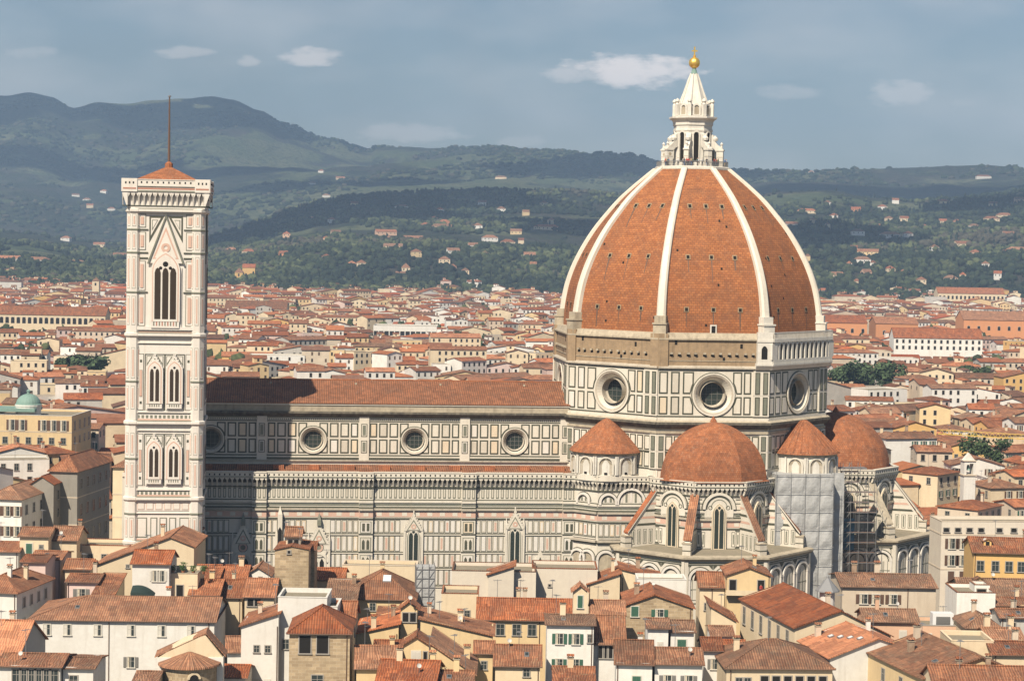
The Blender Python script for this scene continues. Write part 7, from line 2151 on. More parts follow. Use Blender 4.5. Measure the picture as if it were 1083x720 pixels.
house('villa', 'mid-sized cream villa in the lower woods by the right edge, third from the left', 'villa', 886.7, 3830.4, 0.13, 28.2, 14.0, 137.2, 'hip', 4.2, 'cream', 'clay_brown', (('f', (0.125, 0.375, 0.625, 0.875), 2.6, 1.3, 1.9, 'open'),), z0=126.4, subs=False, group='villas on the hills')
house('villa', 'mid-sized cream villa in the lower woods by the right edge, fourth from the left', 'villa', 944.9, 3972.7, 0.13, 29.2, 14.0, 146.5, 'hip', 4.2, 'cream', 'clay', (('f', (0.125, 0.375, 0.625, 0.875), 2.6, 1.3, 1.9, 'open'),), z0=136.2, subs=False, group='villas on the hills')
house('villa', 'tiny cream villa in the upper woods by the right edge', 'villa', 983.2, 4234.4, -0.21, 17.5, 14.0, 173.8, 'gx', 4.2, 'cream', 'clay_brown', (('f', (0.25, 0.75), 2.6, 1.3, 1.9, 'open'),), z0=163.0, subs=False, group='villas on the hills')
house('villa', 'wide salmon villa in the lower woods by the right edge', 'villa', 798.4, 3267.9, -0.26, 33.1, 14.0, 80.0, 'hip', 4.2, 'salmon', 'clay', (('f', (0.1, 0.3, 0.5, 0.7, 0.9), 2.6, 1.3, 1.9, 'open'),), z0=70.3, subs=False, group='villas on the hills')
house('villa', 'tiny white villa in the upper woods right of the dome, first from the left', 'villa', 657.5, 4329.5, 0.23, 11.9, 11.9, 172.7, 'hip', 3.9, 'white', 'clay_brown', (), z0=163.0, subs=False, group='villas on the hills')
house('villa', 'tiny white villa in the upper woods right of the dome, fourth from the left', 'villa', 820.8, 4439.7, -0.12, 14.3, 14.0, 182.5, 'gx', 4.2, 'white', 'clay_brown', (), z0=171.5, subs=False, group='villas on the hills')
house('villa', 'tiny cream villa in the lower woods right of the dome, first from the left', 'villa', 551.2, 3795.9, -0.07, 14.0, 14.0, 128.4, 'hip', 4.2, 'cream', 'clay_brown', (('f', (0.25, 0.75), 2.6, 1.3, 1.9, 'open'),), z0=118.2, subs=False, group='villas on the hills')
house('villa', 'tiny white villa in the lower woods by the right edge, third from the left', 'villa', 693.1, 3021.4, -0.13, 11.1, 11.1, 58.6, 'hip', 3.8, 'white', 'clay', (('f', (0.25, 0.75), 2.6, 1.3, 1.9, 'open'),), z0=46.2, subs=False, group='villas on the hills')
house('villa', 'mid-sized cream villa in the lower woods right of the dome, second from the left', 'villa', 469.5, 2982.9, 0.17, 16.5, 14.0, 38.9, 'gx', 4.2, 'cream', 'clay', (('f', (0.167, 0.5, 0.833), 2.6, 1.3, 1.9, 'open'),), z0=28.8, subs=False, group='villas on the hills')
house('villa', 'tiny cream villa in the lower woods right of the dome, seventh from the left', 'villa', 568.3, 2998.3, 0.21, 13.8, 13.8, 43.7, 'hip', 4.2, 'cream', 'clay', (('f', (0.25, 0.75), 2.6, 1.3, 1.9, 'open'),), z0=34.0, subs=False, group='villas on the hills')
house('villa', 'mid-sized cream villa in the lower woods by the right edge, first from the left', 'villa', 624.6, 2938.0, 0.03, 18.9, 14.0, 37.6, 'hip', 4.2, 'cream', 'clay_brown', (('f', (0.167, 0.5, 0.833), 2.6, 1.3, 1.9, 'open'),), z0=27.6, subs=False, group='villas on the hills')
house('villa', 'tiny salmon villa in the upper woods by the right edge', 'villa', 1034.3, 4222.1, 0.02, 19.4, 14.0, 183.9, 'gx', 4.2, 'salmon', 'clay_brown', (('f', (0.25, 0.75), 2.6, 1.3, 1.9, 'open'),), z0=171.7, subs=False, group='villas on the hills')
house('villa', 'mid-sized white villa in the meadow slope by the right edge', 'villa', 1469.4, 6467.4, 0.12, 47.6, 14.0, 309.3, 'hip', 4.2, 'white', 'clay_brown', (), z0=298.2, subs=False, group='villas on the hills')
house('villa', 'tiny white villa in the meadow slope right of the dome', 'villa', 969.4, 6746.5, -0.20, 18.6, 14.0, 323.7, 'hip', 4.2, 'white', 'clay', (), z0=313.4, subs=False, group='villas on the hills')
house('villa', 'mid-sized cream villa in the lower woods by the right edge, fifth from the left', 'villa', 827.9, 3450.0, 0.07, 19.0, 14.0, 106.4, 'gx', 4.2, 'cream', 'clay_brown', (('f', (0.167, 0.5, 0.833), 2.6, 1.3, 1.9, 'open'),), z0=96.8, subs=False, group='villas on the hills')
house('villa', 'tiny white villa in the lower woods by the right edge, second from the left', 'villa', 686.3, 3358.6, 0.09, 12.4, 12.4, 82.1, 'hip', 4.0, 'white', 'clay_brown', (('f', (0.25, 0.75), 2.6, 1.3, 1.9, 'open'),), z0=71.9, subs=False, group='villas on the hills')
house('villa', 'tiny cream villa in the lower woods right of the dome, fifth from the left', 'villa', 678.5, 3824.1, -0.28, 14.1, 14.0, 119.6, 'hip', 4.2, 'cream', 'clay', (('f', (0.25, 0.75), 2.6, 1.3, 1.9, 'open'),), z0=108.4, subs=False, group='villas on the hills')
house('villa', 'tiny white villa in the meadow slope left of the bell tower, first from the left', 'villa', -1401.1, 6575.3, 0.21, 24.2, 14.0, 202.1, 'gx', 4.2, 'white', 'clay_brown', (), z0=193.0, subs=False, group='villas on the hills')
house('villa', 'tiny white villa in the meadow slope left of the bell tower, second from the left', 'villa', -1353.3, 6520.2, -0.01, 24.0, 14.0, 188.1, 'hip', 4.2, 'white', 'clay_brown', (), z0=177.6, subs=False, group='villas on the hills')
house('villa', 'tiny white villa in the meadow slope left of the bell tower, third from the left', 'villa', -1329.8, 6671.4, -0.25, 21.5, 14.0, 218.7, 'hip', 4.2, 'white', 'clay', (), z0=208.1, subs=False, group='villas on the hills')
house('villa', 'tiny cream villa in the meadow slope left of the bell tower', 'villa', -1247.7, 6052.3, 0.23, 19.5, 14.0, 163.0, 'gx', 4.2, 'cream', 'clay', (), z0=150.9, subs=False, group='villas on the hills')
house('villa', 'tiny white villa in the meadow slope left of the bell tower, fourth from the left', 'villa', -1176.9, 6017.6, 0.02, 22.1, 14.0, 153.6, 'hip', 4.2, 'white', 'clay_brown', (), z0=143.6, subs=False, group='villas on the hills')
house('villa', 'tiny white villa in the upper woods left of the bell tower', 'villa', -1004.0, 4616.0, -0.19, 21.2, 14.0, 68.6, 'hip', 4.2, 'white', 'clay', (('f', (0.25, 0.75), 2.6, 1.3, 1.9, 'open'),), z0=57.6, subs=False, group='villas on the hills')
house('villa', 'mid-sized cream villa in the upper woods left of the bell tower', 'villa', -909.0, 4513.3, 0.03, 24.9, 14.0, 56.4, 'gx', 4.2, 'cream', 'clay', (('f', (0.167, 0.5, 0.833), 2.6, 1.3, 1.9, 'open'),), z0=46.6, subs=False, group='villas on the hills')
house('villa', 'tiny white villa in the meadow slope above the nave west half, first from the left', 'villa', -631.6, 6418.8, 0.11, 23.6, 14.0, 249.7, 'hip', 4.2, 'white', 'clay_brown', (), z0=241.2, subs=False, group='villas on the hills')
house('villa', 'tiny white villa in the meadow slope above the nave west half, third from the left', 'villa', -534.9, 5850.5, 0.25, 21.5, 14.0, 200.1, 'hip', 4.2, 'white', 'clay_brown', (), z0=189.6, subs=False, group='villas on the hills')
house('villa', 'tiny cream villa in the meadow slope above the nave west half', 'villa', -577.8, 6824.8, 0.29, 28.3, 14.0, 278.9, 'gx', 4.2, 'cream', 'clay', (), z0=270.2, subs=False, group='villas on the hills')
house('villa', 'mid-sized cream villa in the meadow slope above the nave east half', 'villa', -43.2, 6456.9, -0.16, 35.6, 14.0, 279.0, 'hip', 4.2, 'cream', 'clay_brown', (), z0=270.4, subs=False, group='villas on the hills')
house('villa', 'tiny white villa in the meadow slope above the nave west half, second from the left', 'villa', -661.9, 7049.5, -0.29, 19.5, 14.0, 308.2, 'hip', 4.2, 'white', 'clay', (), z0=297.0, subs=False, group='villas on the hills')
house('villa', 'tiny yellow villa in the upper woods above the nave west half', 'villa', -418.1, 4239.3, 0.12, 11.7, 11.7, 118.3, 'gx', 3.9, 'yellow', 'clay', (), z0=109.1, subs=False, group='villas on the hills')
house('villa', 'tiny cream villa in the lower woods right of the dome, fourth from the left', 'villa', 491.1, 2938.8, 0.23, 8.1, 9.0, 31.2, 'hip', 3.4, 'cream', 'clay_brown', (), z0=20.8, subs=False, group='villas on the hills')
house('villa', 'tiny white villa in the lower woods right of the dome, second from the left', 'villa', 534.9, 3061.5, -0.12, 8.4, 9.0, 56.9, 'hip', 3.4, 'white', 'clay_brown', (), z0=45.1, subs=False, group='villas on the hills')
house('villa', 'tiny cream villa in the lower woods above the nave east half, fifth from the left', 'villa', 29.8, 3067.6, -0.06, 9.9, 9.9, 45.4, 'gx', 3.6, 'cream', 'clay', (), z0=34.2, subs=False, group='villas on the hills')
house('villa', 'tiny salmon villa in the lower woods above the nave east half, second from the left', 'villa', -89.5, 3050.3, 0.28, 8.4, 9.0, 40.2, 'hip', 3.4, 'salmon', 'clay_brown', (), z0=29.7, subs=False, group='villas on the hills')
house('villa', 'tiny salmon villa in the lower woods above the nave east half, first from the left', 'villa', -211.0, 3469.6, -0.13, 9.6, 9.6, 80.9, 'hip', 3.5, 'salmon', 'clay', (), z0=69.9, subs=False, group='villas on the hills')
house('villa', 'mid-sized white villa in the lower woods right of the dome, first from the left', 'villa', 504.6, 3746.0, -0.04, 22.4, 14.0, 119.4, 'gx', 4.2, 'white', 'clay', (('f', (0.167, 0.5, 0.833), 2.6, 1.3, 1.9, 'open'),), z0=109.1, subs=False, group='villas on the hills')
house('villa', 'tiny white villa in the lower woods by the right edge, first from the left', 'villa', 689.2, 3602.6, -0.01, 16.6, 14.0, 104.7, 'hip', 4.2, 'white', 'clay_brown', (('f', (0.25, 0.75), 2.6, 1.3, 1.9, 'open'),), z0=94.8, subs=False, group='villas on the hills')
house('villa', 'tiny cream villa in the lower woods right of the dome, second from the left', 'villa', 562.6, 3697.3, -0.13, 10.2, 10.2, 119.7, 'hip', 3.6, 'cream', 'clay_brown', (), z0=107.4, subs=False, group='villas on the hills')
house('villa', 'mid-sized white villa in the lower woods above the nave east half, first from the left', 'villa', -94.1, 3194.5, 0.26, 19.1, 14.0, 62.8, 'gx', 4.2, 'white', 'clay_brown', (('f', (0.167, 0.5, 0.833), 2.6, 1.3, 1.9, 'open'),), z0=50.6, subs=False, group='villas on the hills')
house('villa', 'tiny cream villa in the lower woods above the nave east half, second from the left', 'villa', -70.4, 3018.8, 0.07, 11.1, 11.1, 35.0, 'hip', 3.8, 'cream', 'clay_brown', (('f', (0.25, 0.75), 2.6, 1.3, 1.9, 'open'),), z0=24.8, subs=False, group='villas on the hills')
house('villa', 'tiny cream villa in the lower woods above the nave east half, third from the left', 'villa', -43.9, 3171.6, -0.25, 8.8, 9.0, 60.0, 'hip', 3.4, 'cream', 'clay_brown', (), z0=49.9, subs=False, group='villas on the hills')
house('villa', 'tiny cream villa in the lower woods right of the dome, third from the left', 'villa', 557.8, 3374.2, -0.13, 10.9, 10.9, 78.4, 'gx', 3.7, 'cream', 'clay', (), z0=68.4, subs=False, group='villas on the hills')
house('villa', 'tiny white villa in the upper woods above the nave west half', 'villa', -361.5, 4083.9, -0.11, 15.0, 14.0, 116.1, 'hip', 4.2, 'white', 'clay', (('f', (0.25, 0.75), 2.6, 1.3, 1.9, 'open'),), z0=104.9, subs=False, group='villas on the hills')
house('villa', 'tiny cream villa in the lower woods above the nave west half, fourth from the left', 'villa', -226.3, 3059.3, 0.12, 14.1, 14.0, 43.0, 'hip', 4.2, 'cream', 'clay_brown', (('f', (0.25, 0.75), 2.6, 1.3, 1.9, 'open'),), z0=31.7, subs=False, group='villas on the hills')
house('villa', 'tiny cream villa in the lower woods above the nave west half, second from the left', 'villa', -316.4, 3654.3, 0.23, 16.8, 14.0, 89.2, 'gx', 4.2, 'cream', 'clay_brown', (('f', (0.25, 0.75), 2.6, 1.3, 1.9, 'open'),), z0=77.8, subs=False, group='villas on the hills')
house('villa', 'tiny salmon villa in the lower woods above the nave west half', 'villa', -416.8, 3773.1, 0.09, 13.9, 13.9, 85.3, 'hip', 4.2, 'salmon', 'clay', (('f', (0.25, 0.75), 2.6, 1.3, 1.9, 'open'),), z0=73.6, subs=False, group='villas on the hills')
house('villa', 'tiny cream villa in the lower woods by the right edge, second from the left', 'villa', 773.8, 3879.4, 0.29, 10.7, 10.7, 121.3, 'hip', 3.7, 'cream', 'clay', (), z0=110.6, subs=False, group='villas on the hills')
house('villa', 'tiny cream villa in the upper woods right of the dome, second from the left', 'villa', 769.8, 4067.4, 0.01, 16.8, 14.0, 138.3, 'gx', 4.2, 'cream', 'clay', (('f', (0.25, 0.75), 2.6, 1.3, 1.9, 'open'),), z0=128.8, subs=False, group='villas on the hills')
house('villa', 'tiny cream villa in the upper woods right of the dome, first from the left', 'villa', 739.4, 4064.9, 0.28, 13.1, 13.1, 137.9, 'hip', 4.1, 'cream', 'clay_brown', (), z0=128.3, subs=False, group='villas on the hills')
house('villa', 'tiny cream villa in the lower woods by the right edge, first from the left', 'villa', 581.3, 2930.4, 0.05, 12.1, 12.1, 34.9, 'hip', 3.9, 'cream', 'clay', (('f', (0.25, 0.75), 2.6, 1.3, 1.9, 'open'),), z0=22.8, subs=False, group='villas on the hills')
house('villa', 'tiny white villa in the lower woods by the right edge, fourth from the left', 'villa', 692.3, 2939.3, -0.25, 10.8, 10.8, 45.3, 'gx', 3.7, 'white', 'clay', (('f', (0.25, 0.75), 2.6, 1.3, 1.9, 'open'),), z0=33.1, subs=False, group='villas on the hills')
house('villa', 'tiny salmon villa in the lower woods by the right edge, second from the left', 'villa', 723.6, 3227.9, 0.15, 13.4, 13.4, 75.2, 'hip', 4.1, 'salmon', 'clay', (('f', (0.25, 0.75), 2.6, 1.3, 1.9, 'open'),), z0=63.1, subs=False, group='villas on the hills')
house('villa', 'mid-sized cream villa in the lower woods right of the dome, first from the left', 'villa', 419.8, 2941.7, -0.14, 17.6, 14.0, 33.1, 'hip', 4.2, 'cream', 'clay_brown', (('f', (0.167, 0.5, 0.833), 2.6, 1.3, 1.9, 'open'),), z0=21.7, subs=False, group='villas on the hills')
house('villa', 'tiny yellow villa in the upper woods above the nave east half, second from the left', 'villa', 22.9, 4115.6, 0.14, 13.3, 13.3, 138.0, 'gx', 4.1, 'yellow', 'clay_brown', (), z0=126.8, subs=False, group='villas on the hills')
house('villa', 'tiny cream villa in the lower woods by the right edge, fourth from the left', 'villa', 644.7, 2950.1, -0.20, 9.5, 9.5, 42.8, 'hip', 3.5, 'cream', 'clay', (), z0=30.3, subs=False, group='villas on the hills')
house('villa', 'tiny cream villa in the lower woods above the nave west half, first from the left', 'villa', -319.8, 3509.4, -0.27, 14.5, 14.0, 77.8, 'hip', 4.2, 'cream', 'clay', (('f', (0.25, 0.75), 2.6, 1.3, 1.9, 'open'),), z0=68.4, subs=False, group='villas on the hills')
house('villa', 'tiny salmon villa in the lower woods right of the dome', 'villa', 514.8, 2999.9, 0.29, 12.4, 12.4, 43.6, 'gx', 4.0, 'salmon', 'clay', (('f', (0.25, 0.75), 2.6, 1.3, 1.9, 'open'),), z0=32.2, subs=False, group='villas on the hills')
house('villa', 'tiny yellow villa in the lower woods right of the dome', 'villa', 445.3, 3116.3, -0.14, 8.6, 9.0, 64.7, 'hip', 3.4, 'yellow', 'clay_brown', (), z0=53.3, subs=False, group='villas on the hills')
house('villa', 'tiny white villa in the lower woods right of the dome, first from the left', 'villa', 500.6, 3067.3, -0.18, 8.5, 9.0, 55.1, 'hip', 3.4, 'white', 'clay', (), z0=45.6, subs=False, group='villas on the hills')
house('villa', 'tiny cream villa in the lower woods above the nave east half, fourth from the left', 'villa', 12.4, 3532.0, 0.06, 9.7, 9.7, 81.2, 'gx', 3.6, 'cream', 'clay_brown', (), z0=70.7, subs=False, group='villas on the hills')
house('villa', 'tiny white villa in the upper woods right of the dome, third from the left', 'villa', 773.9, 4334.7, -0.08, 19.9, 14.0, 165.8, 'hip', 4.2, 'white', 'clay_brown', (('f', (0.25, 0.75), 2.6, 1.3, 1.9, 'open'),), z0=154.9, subs=False, group='villas on the hills')
house('villa', 'tiny cream villa in the lower woods right of the dome, sixth from the left', 'villa', 552.4, 3017.6, 0.16, 12.5, 12.5, 49.1, 'hip', 4.0, 'cream', 'clay', (('f', (0.25, 0.75), 2.6, 1.3, 1.9, 'open'),), z0=37.2, subs=False, group='villas on the hills')
house('villa', 'tiny yellow villa in the lower woods by the right edge', 'villa', 767.6, 3201.2, -0.09, 13.3, 13.3, 75.3, 'gx', 4.1, 'yellow', 'clay_brown', (('f', (0.25, 0.75), 2.6, 1.3, 1.9, 'open'),), z0=65.5, subs=False, group='villas on the hills')
house('villa', 'tiny yellow villa in the upper woods above the nave east half, first from the left', 'villa', -156.4, 4016.8, 0.04, 14.8, 14.0, 121.5, 'hip', 4.2, 'yellow', 'clay', (('f', (0.25, 0.75), 2.6, 1.3, 1.9, 'open'),), z0=111.5, subs=False, group='villas on the hills')
# ------------------------------------------------------------------ the rest of the town
def proj(p):
    d = Vector(p) - Vector((0, 0, CAMZ))
    z = d.dot(F_)
    return 541.5 + 2174 * d.dot(R_) / z, 360 - 2174 * d.dot(U_) / z


for nm, rough_, kind_ in (('town_wall', 0.9, 0), ('town_roof', 0.95, 1)):
    m, t, b = newmat(nm)
    at = nd(t, 'ShaderNodeAttribute', attribute_name='tint')
    g = nd(t, 'ShaderNodeNewGeometry')
    n1 = nd(t, 'ShaderNodeTexNoise', {'Vector': g.outputs['Position'], 'Scale': 0.5 if kind_ else 0.3, 'Detail': 5.0, 'Roughness': 0.7})
    hs = nd(t, 'ShaderNodeHueSaturation', {'Color': at.outputs['Color'], 'Value': nd(t, 'ShaderNodeMapRange', {0: n1.outputs[0], 1: 0.3, 2: 0.7, 3: 0.68 if kind_ else 0.82, 4: 1.25 if kind_ else 1.08}).outputs[0]})
    t.links.new(hs.outputs[0], b.inputs['Base Color'])
    b.inputs['Roughness'].default_value = rough_
    b.inputs['Specular IOR Level'].default_value = 0.2
    M[nm] = m

cr_ = random.Random(21)
WCOL = [('cream', (0.74, 0.60, 0.41)), ('white', (0.78, 0.74, 0.67)), ('yellow', (0.70, 0.52, 0.29)), ('beige', (0.60, 0.50, 0.38)), ('pinkish', (0.66, 0.50, 0.43)), ('ochre', (0.66, 0.42, 0.17)), ('grey', (0.46, 0.43, 0.38))]
WW = [36, 30, 12, 10, 5, 3, 4]
RCOL = [(0.29, 0.105, 0.052), (0.21, 0.09, 0.052), (0.36, 0.135, 0.062), (0.25, 0.115, 0.068), (0.18, 0.095, 0.065), (0.36, 0.10, 0.045)]
KEEP_OFF, LOWER = [], []


def blocked(x, y, r):
    dx, dy = x - 37.25, y - 434.04
    u, v = dx * math.cos(AX) + dy * math.sin(AX), -dx * math.sin(AX) + dy * math.cos(AX)
    if -128 - r < u < 62 + r and -46 - r < v < 46 + r:
        return True
    for (bx, by, br) in KEEP_OFF:
        if abs(x - bx) < br + r and abs(y - by) < br + r:
            return True
    return False


for o in list(sc.objects):                               # stay clear of the town landmarks already standing
    if o.parent is None and o.get('category') in ('palazzo', 'palace', 'office block', 'building', 'hall', 'apartment block', 'church tower') or (o.parent is None and o.name.startswith('house') and o.location.y > 1200):
        me_ = [c for c in o.children if c.name.startswith('wall')][0]
        KEEP_OFF.append((o.location.x, o.location.y, max(me_.dimensions.x, me_.dimensions.y) / 2))
        if 1300 < o.location.y < 1700:
            LOWER.append((o.location.x, o.location.y, max(me_.dimensions.x, me_.dimensions.y) / 2 + 8))
TREE_SPOTS = [(-212.0, 1015.0, 13.0), (172.0, 1003.0, 9.0), (182.0, 986.0, 8.0), (161.0, 992.0, 7.5), (242.5, 1050.0, 8.0), (236.0, 1056.0, 6.0), (152.0, 640.0, 5.0), (146.0, 646.0, 4.5), (-60.0, 1560.0, 8.0), (-20.0, 1290.0, 7.0), (8.0, 1240.0, 6.0),
              (-120.0, 1830.0, 9.0), (40.0, 1700.0, 8.0), (-355.0, 1850.0, 9.0), (330.0, 1560.0, 8.0), (-235.0, 1500.0, 6.0), (-15.0, 1950.0, 9.0), (60.0, 1150.0, 6.0), (300.0, 1340.0, 7.0), (-128.0, 1380.0, 7.0)]
for (x, y, r) in TREE_SPOTS:
    KEEP_OFF.append((x, y, r * 0.8))

town = []
y = 452.0
row_i = 0
while y < 3250:
    dep = cr_.uniform(9.5, 13.5) * (1 + (y - 450) / 5200)
    x = -0.30 * y - 30 + cr_.uniform(0, 12)
    run = 0
    while x < 0.30 * y + 30:
        wid = cr_.choice((8, 9, 10, 11, 12, 13, 15, 19, 26)) * (1 + (y - 450) / 6500)
        big = cr_.random() < 0.03
        if big:
            wid *= 2.2
        zone = math.sin(x / 210 + 1.3) + math.sin(y / 260 + x / 400)
        rot = 0.11 + 0.10 * zone + cr_.uniform(-0.03, 0.03) + cr_.choice((0, 0, 0, 0, 0, 0.3, -0.28, 0.6))
        xc, yc = x + wid / 2, y + dep / 2 + 6 * math.sin(x / 90 + row_i) + 0.07 * x
        h = (cr_.uniform(8.0, 12.0) if cr_.random() < 0.55 else cr_.uniform(13.0, 19.5)) + 1.5 * math.sin(x / 70 + y / 120)
        if cr_.random() < 0.10:
            h += cr_.uniform(2, 5)
        if big:
            h = cr_.uniform(14, 18)
        wi = cr_.choices(range(7), WW)[0]
        if any(abs(xc - lx_) < lr_ and ly_ - 190 < yc < ly_ for lx_, ly_, lr_ in LOWER):
            h = min(h, cr_.uniform(8, 11))
        if yc > 2520:
            h, wid = min(h, cr_.uniform(6.5, 9.5)), min(wid, 15)
        kind = cr_.choices(('gx', 'gy', 'hip', 'flat'), (44, 28, 18, 9))[0]
        if yc > 2250 and cr_.random() < (yc - 2250) / 620 + 0.5 * mnoise.noise(Vector((xc / 120, yc / 120, 0))):
            x += wid
            continue
        if not blocked(xc, yc, max(wid, dep) * 0.55) and abs(xc) < 0.285 * yc + 20:
            town.append(dict(z=max(0.0, ground_z(xc, yc) - 1.0), x=xc, y=yc, w=wid, d=dep, h=h, rot=rot, wi=wi, kind=kind, ri=cr_.choices(range(6), (30, 22, 16, 20, 8, 5))[0]))
        x += wid * cr_.uniform(0.93, 1.0)
        run += 1
        if run > cr_.randint(3, 8):
            x += cr_.uniform(3, 7)
            run = 0
    y += dep + (cr_.uniform(6, 13) if row_i % 2 else cr_.uniform(0.5, 4)) * (1 + (y - 450) / 2600)
    row_i += 1

# dome, nave, bell tower hide part of the town: what they cover goes with the far mass
def hidden(px, py):
    if px < -8 or px > 1091:
        return True
    if 212 < px < 604 and py > 398:
        return True
    if 122 < px < 226 and py > 190:
        return True
    if 590 < px < 880 and py > 176:
        return True
    if 870 < px < 985 and py > 436 + (0 if px < 912 else (px - 912) * 1.0):
        return True
    return False


for q in town:
    px, py = proj((q['x'], q['y'], q['h'] + 1))
    q['px'], q['py'] = px, py
    q['vis'] = not hidden(px, py)
near = sorted((q for q in town if q['vis']), key=lambda q: q['y'] / math.sqrt(q['w'] * q['h']))
N_OWN = 185
own = near[:N_OWN]
own_ids = set(id(q) for q in own)
LMK = [('bell tower', 175, 380), ('green copper cupola', 30, 425), ('dark street palazzo', 95, 510), ('big town pine', 83, 370), ('west half of the nave roof', 280, 392), ('middle of the nave roof', 400, 392), ('east half of the nave roof', 520, 392), ('white modern block', 430, 348),
       ('dome', 885, 330), ('cathedral east apse', 930, 470), ('slender white bell turret', 1023, 500), ('pair of town pines', 925, 385), ('single town pine', 1042, 395), ('pale rose palazzo', 1030, 540), ('red-roofed white row', 990, 355), ('right frame edge', 1080, 440)]
KN = {'gx': 'long-ridged', 'gy': 'gable-fronted', 'hip': 'hip-roofed', 'flat': 'flat-topped'}
RN = ['clay', 'brown', 'orange', 'clay', 'brown', 'red']
cnt = {}
for q in own:
    nm, lx, ly = min(LMK, key=lambda L: (L[1] - q['px']) ** 2 + 2.2 * (L[2] - q['py']) ** 2)
    dx, dy = q['px'] - lx, q['py'] - ly
    if abs(dx) < 26:
        dr_ = 'beyond' if dy < 0 else 'this side of'
    else:
        dr_ = ('right of' if dx > 0 else 'left of') if abs(dy) < 26 else (('beyond and right of' if dx > 0 else 'beyond and left of') if dy < 0 else ('below and right of' if dx > 0 else 'below and left of'))
    q['key'] = (WCOL[q['wi']][0], KN[q['kind']], RN[q['ri']], dr_, nm)
    q['ld'] = math.hypot(dx, dy)
    cnt.setdefault(q['key'], []).append(q)
ORD = ['nearest', 'second', 'third', 'fourth', 'fifth', 'sixth', 'seventh', 'eighth', 'ninth', 'tenth']
for k_, L in cnt.items():
    for i, q in enumerate(sorted(L, key=lambda q: q['ld'])):
        wname = 'pale pink' if k_[0] == 'pinkish' else k_[0]
        q['label'] = '%s %s-tiled %s house, %s%s the %s' % (wname, k_[2], k_[1], (ORD[min(i, 9)] + ' ') if len(L) > 1 else '', k_[3], k_[4])
TN = ['clay', 'clay_brown', 'clay_new', 'clay', 'clay_brown', 'clay_new']
for q in own:
    w_, d_ = q['w'], q['d']
    hh = q['h']
    wins = []
    if q['y'] < 1800:
        n = max(2, int(w_ / 3.0))
        ts = tuple((i + 0.5) / n for i in range(n) if cr_.random() > 0.12)
        rows_ = 2 if hh > 10.5 else 1
        for r_ in range(rows_):
            wins.append(('f', ts, 1.9 + 3.4 * r_, 1.0, 1.7, cr_.choice(('shb', 'plain', 'shg', 'open')) if q['y'] < 720 else 'open'))
        if q['y'] < 800:
            m_ = max(1, int(d_ / 4))
            wins.append(('l' if q['x'] > 0 else 'r', tuple((i + 0.5) / m_ for i in range(m_)), 1.9, 1.0, 1.6, 'plain'))
    rise = (d_ if q['kind'] == 'gx' else min(w_, d_) if q['kind'] == 'hip' else w_) / 2 * cr_.uniform(0.2, 0.3)
    if q['kind'] == 'gy':
        rise = min(rise, 2.6)
    house('house', q['label'], 'house', q['x'], q['y'], q['rot'], w_, d_, hh, q['kind'], rise, WCOL[q['wi']][0], TN[q['ri']] if q['kind'] != 'flat' else 'ledge', tuple(wins),
          chim=tuple((cr_.uniform(-.4, .4), cr_.uniform(-.3, .3)) for _ in range(cr_.choice((0, 1, 1, 2)))) if q['y'] < 900 else (), aerial=((cr_.uniform(-.3, .3), 0),) if q['y'] < 750 and cr_.random() < 0.6 else (), group='houses of the old town', subs=q['y'] < 720)

# the far mass
Vt, Ft, Mt, Tt = [], [], [], []


def quad(a, b, c, d, mi, tint):
    i = len(Vt)
    Vt.extend((a, b, c, d))
    Ft.append((i, i + 1, i + 2, i + 3))
    Mt.append(mi)
    Tt.append((tint[0], tint[1], tint[2], 1.0))


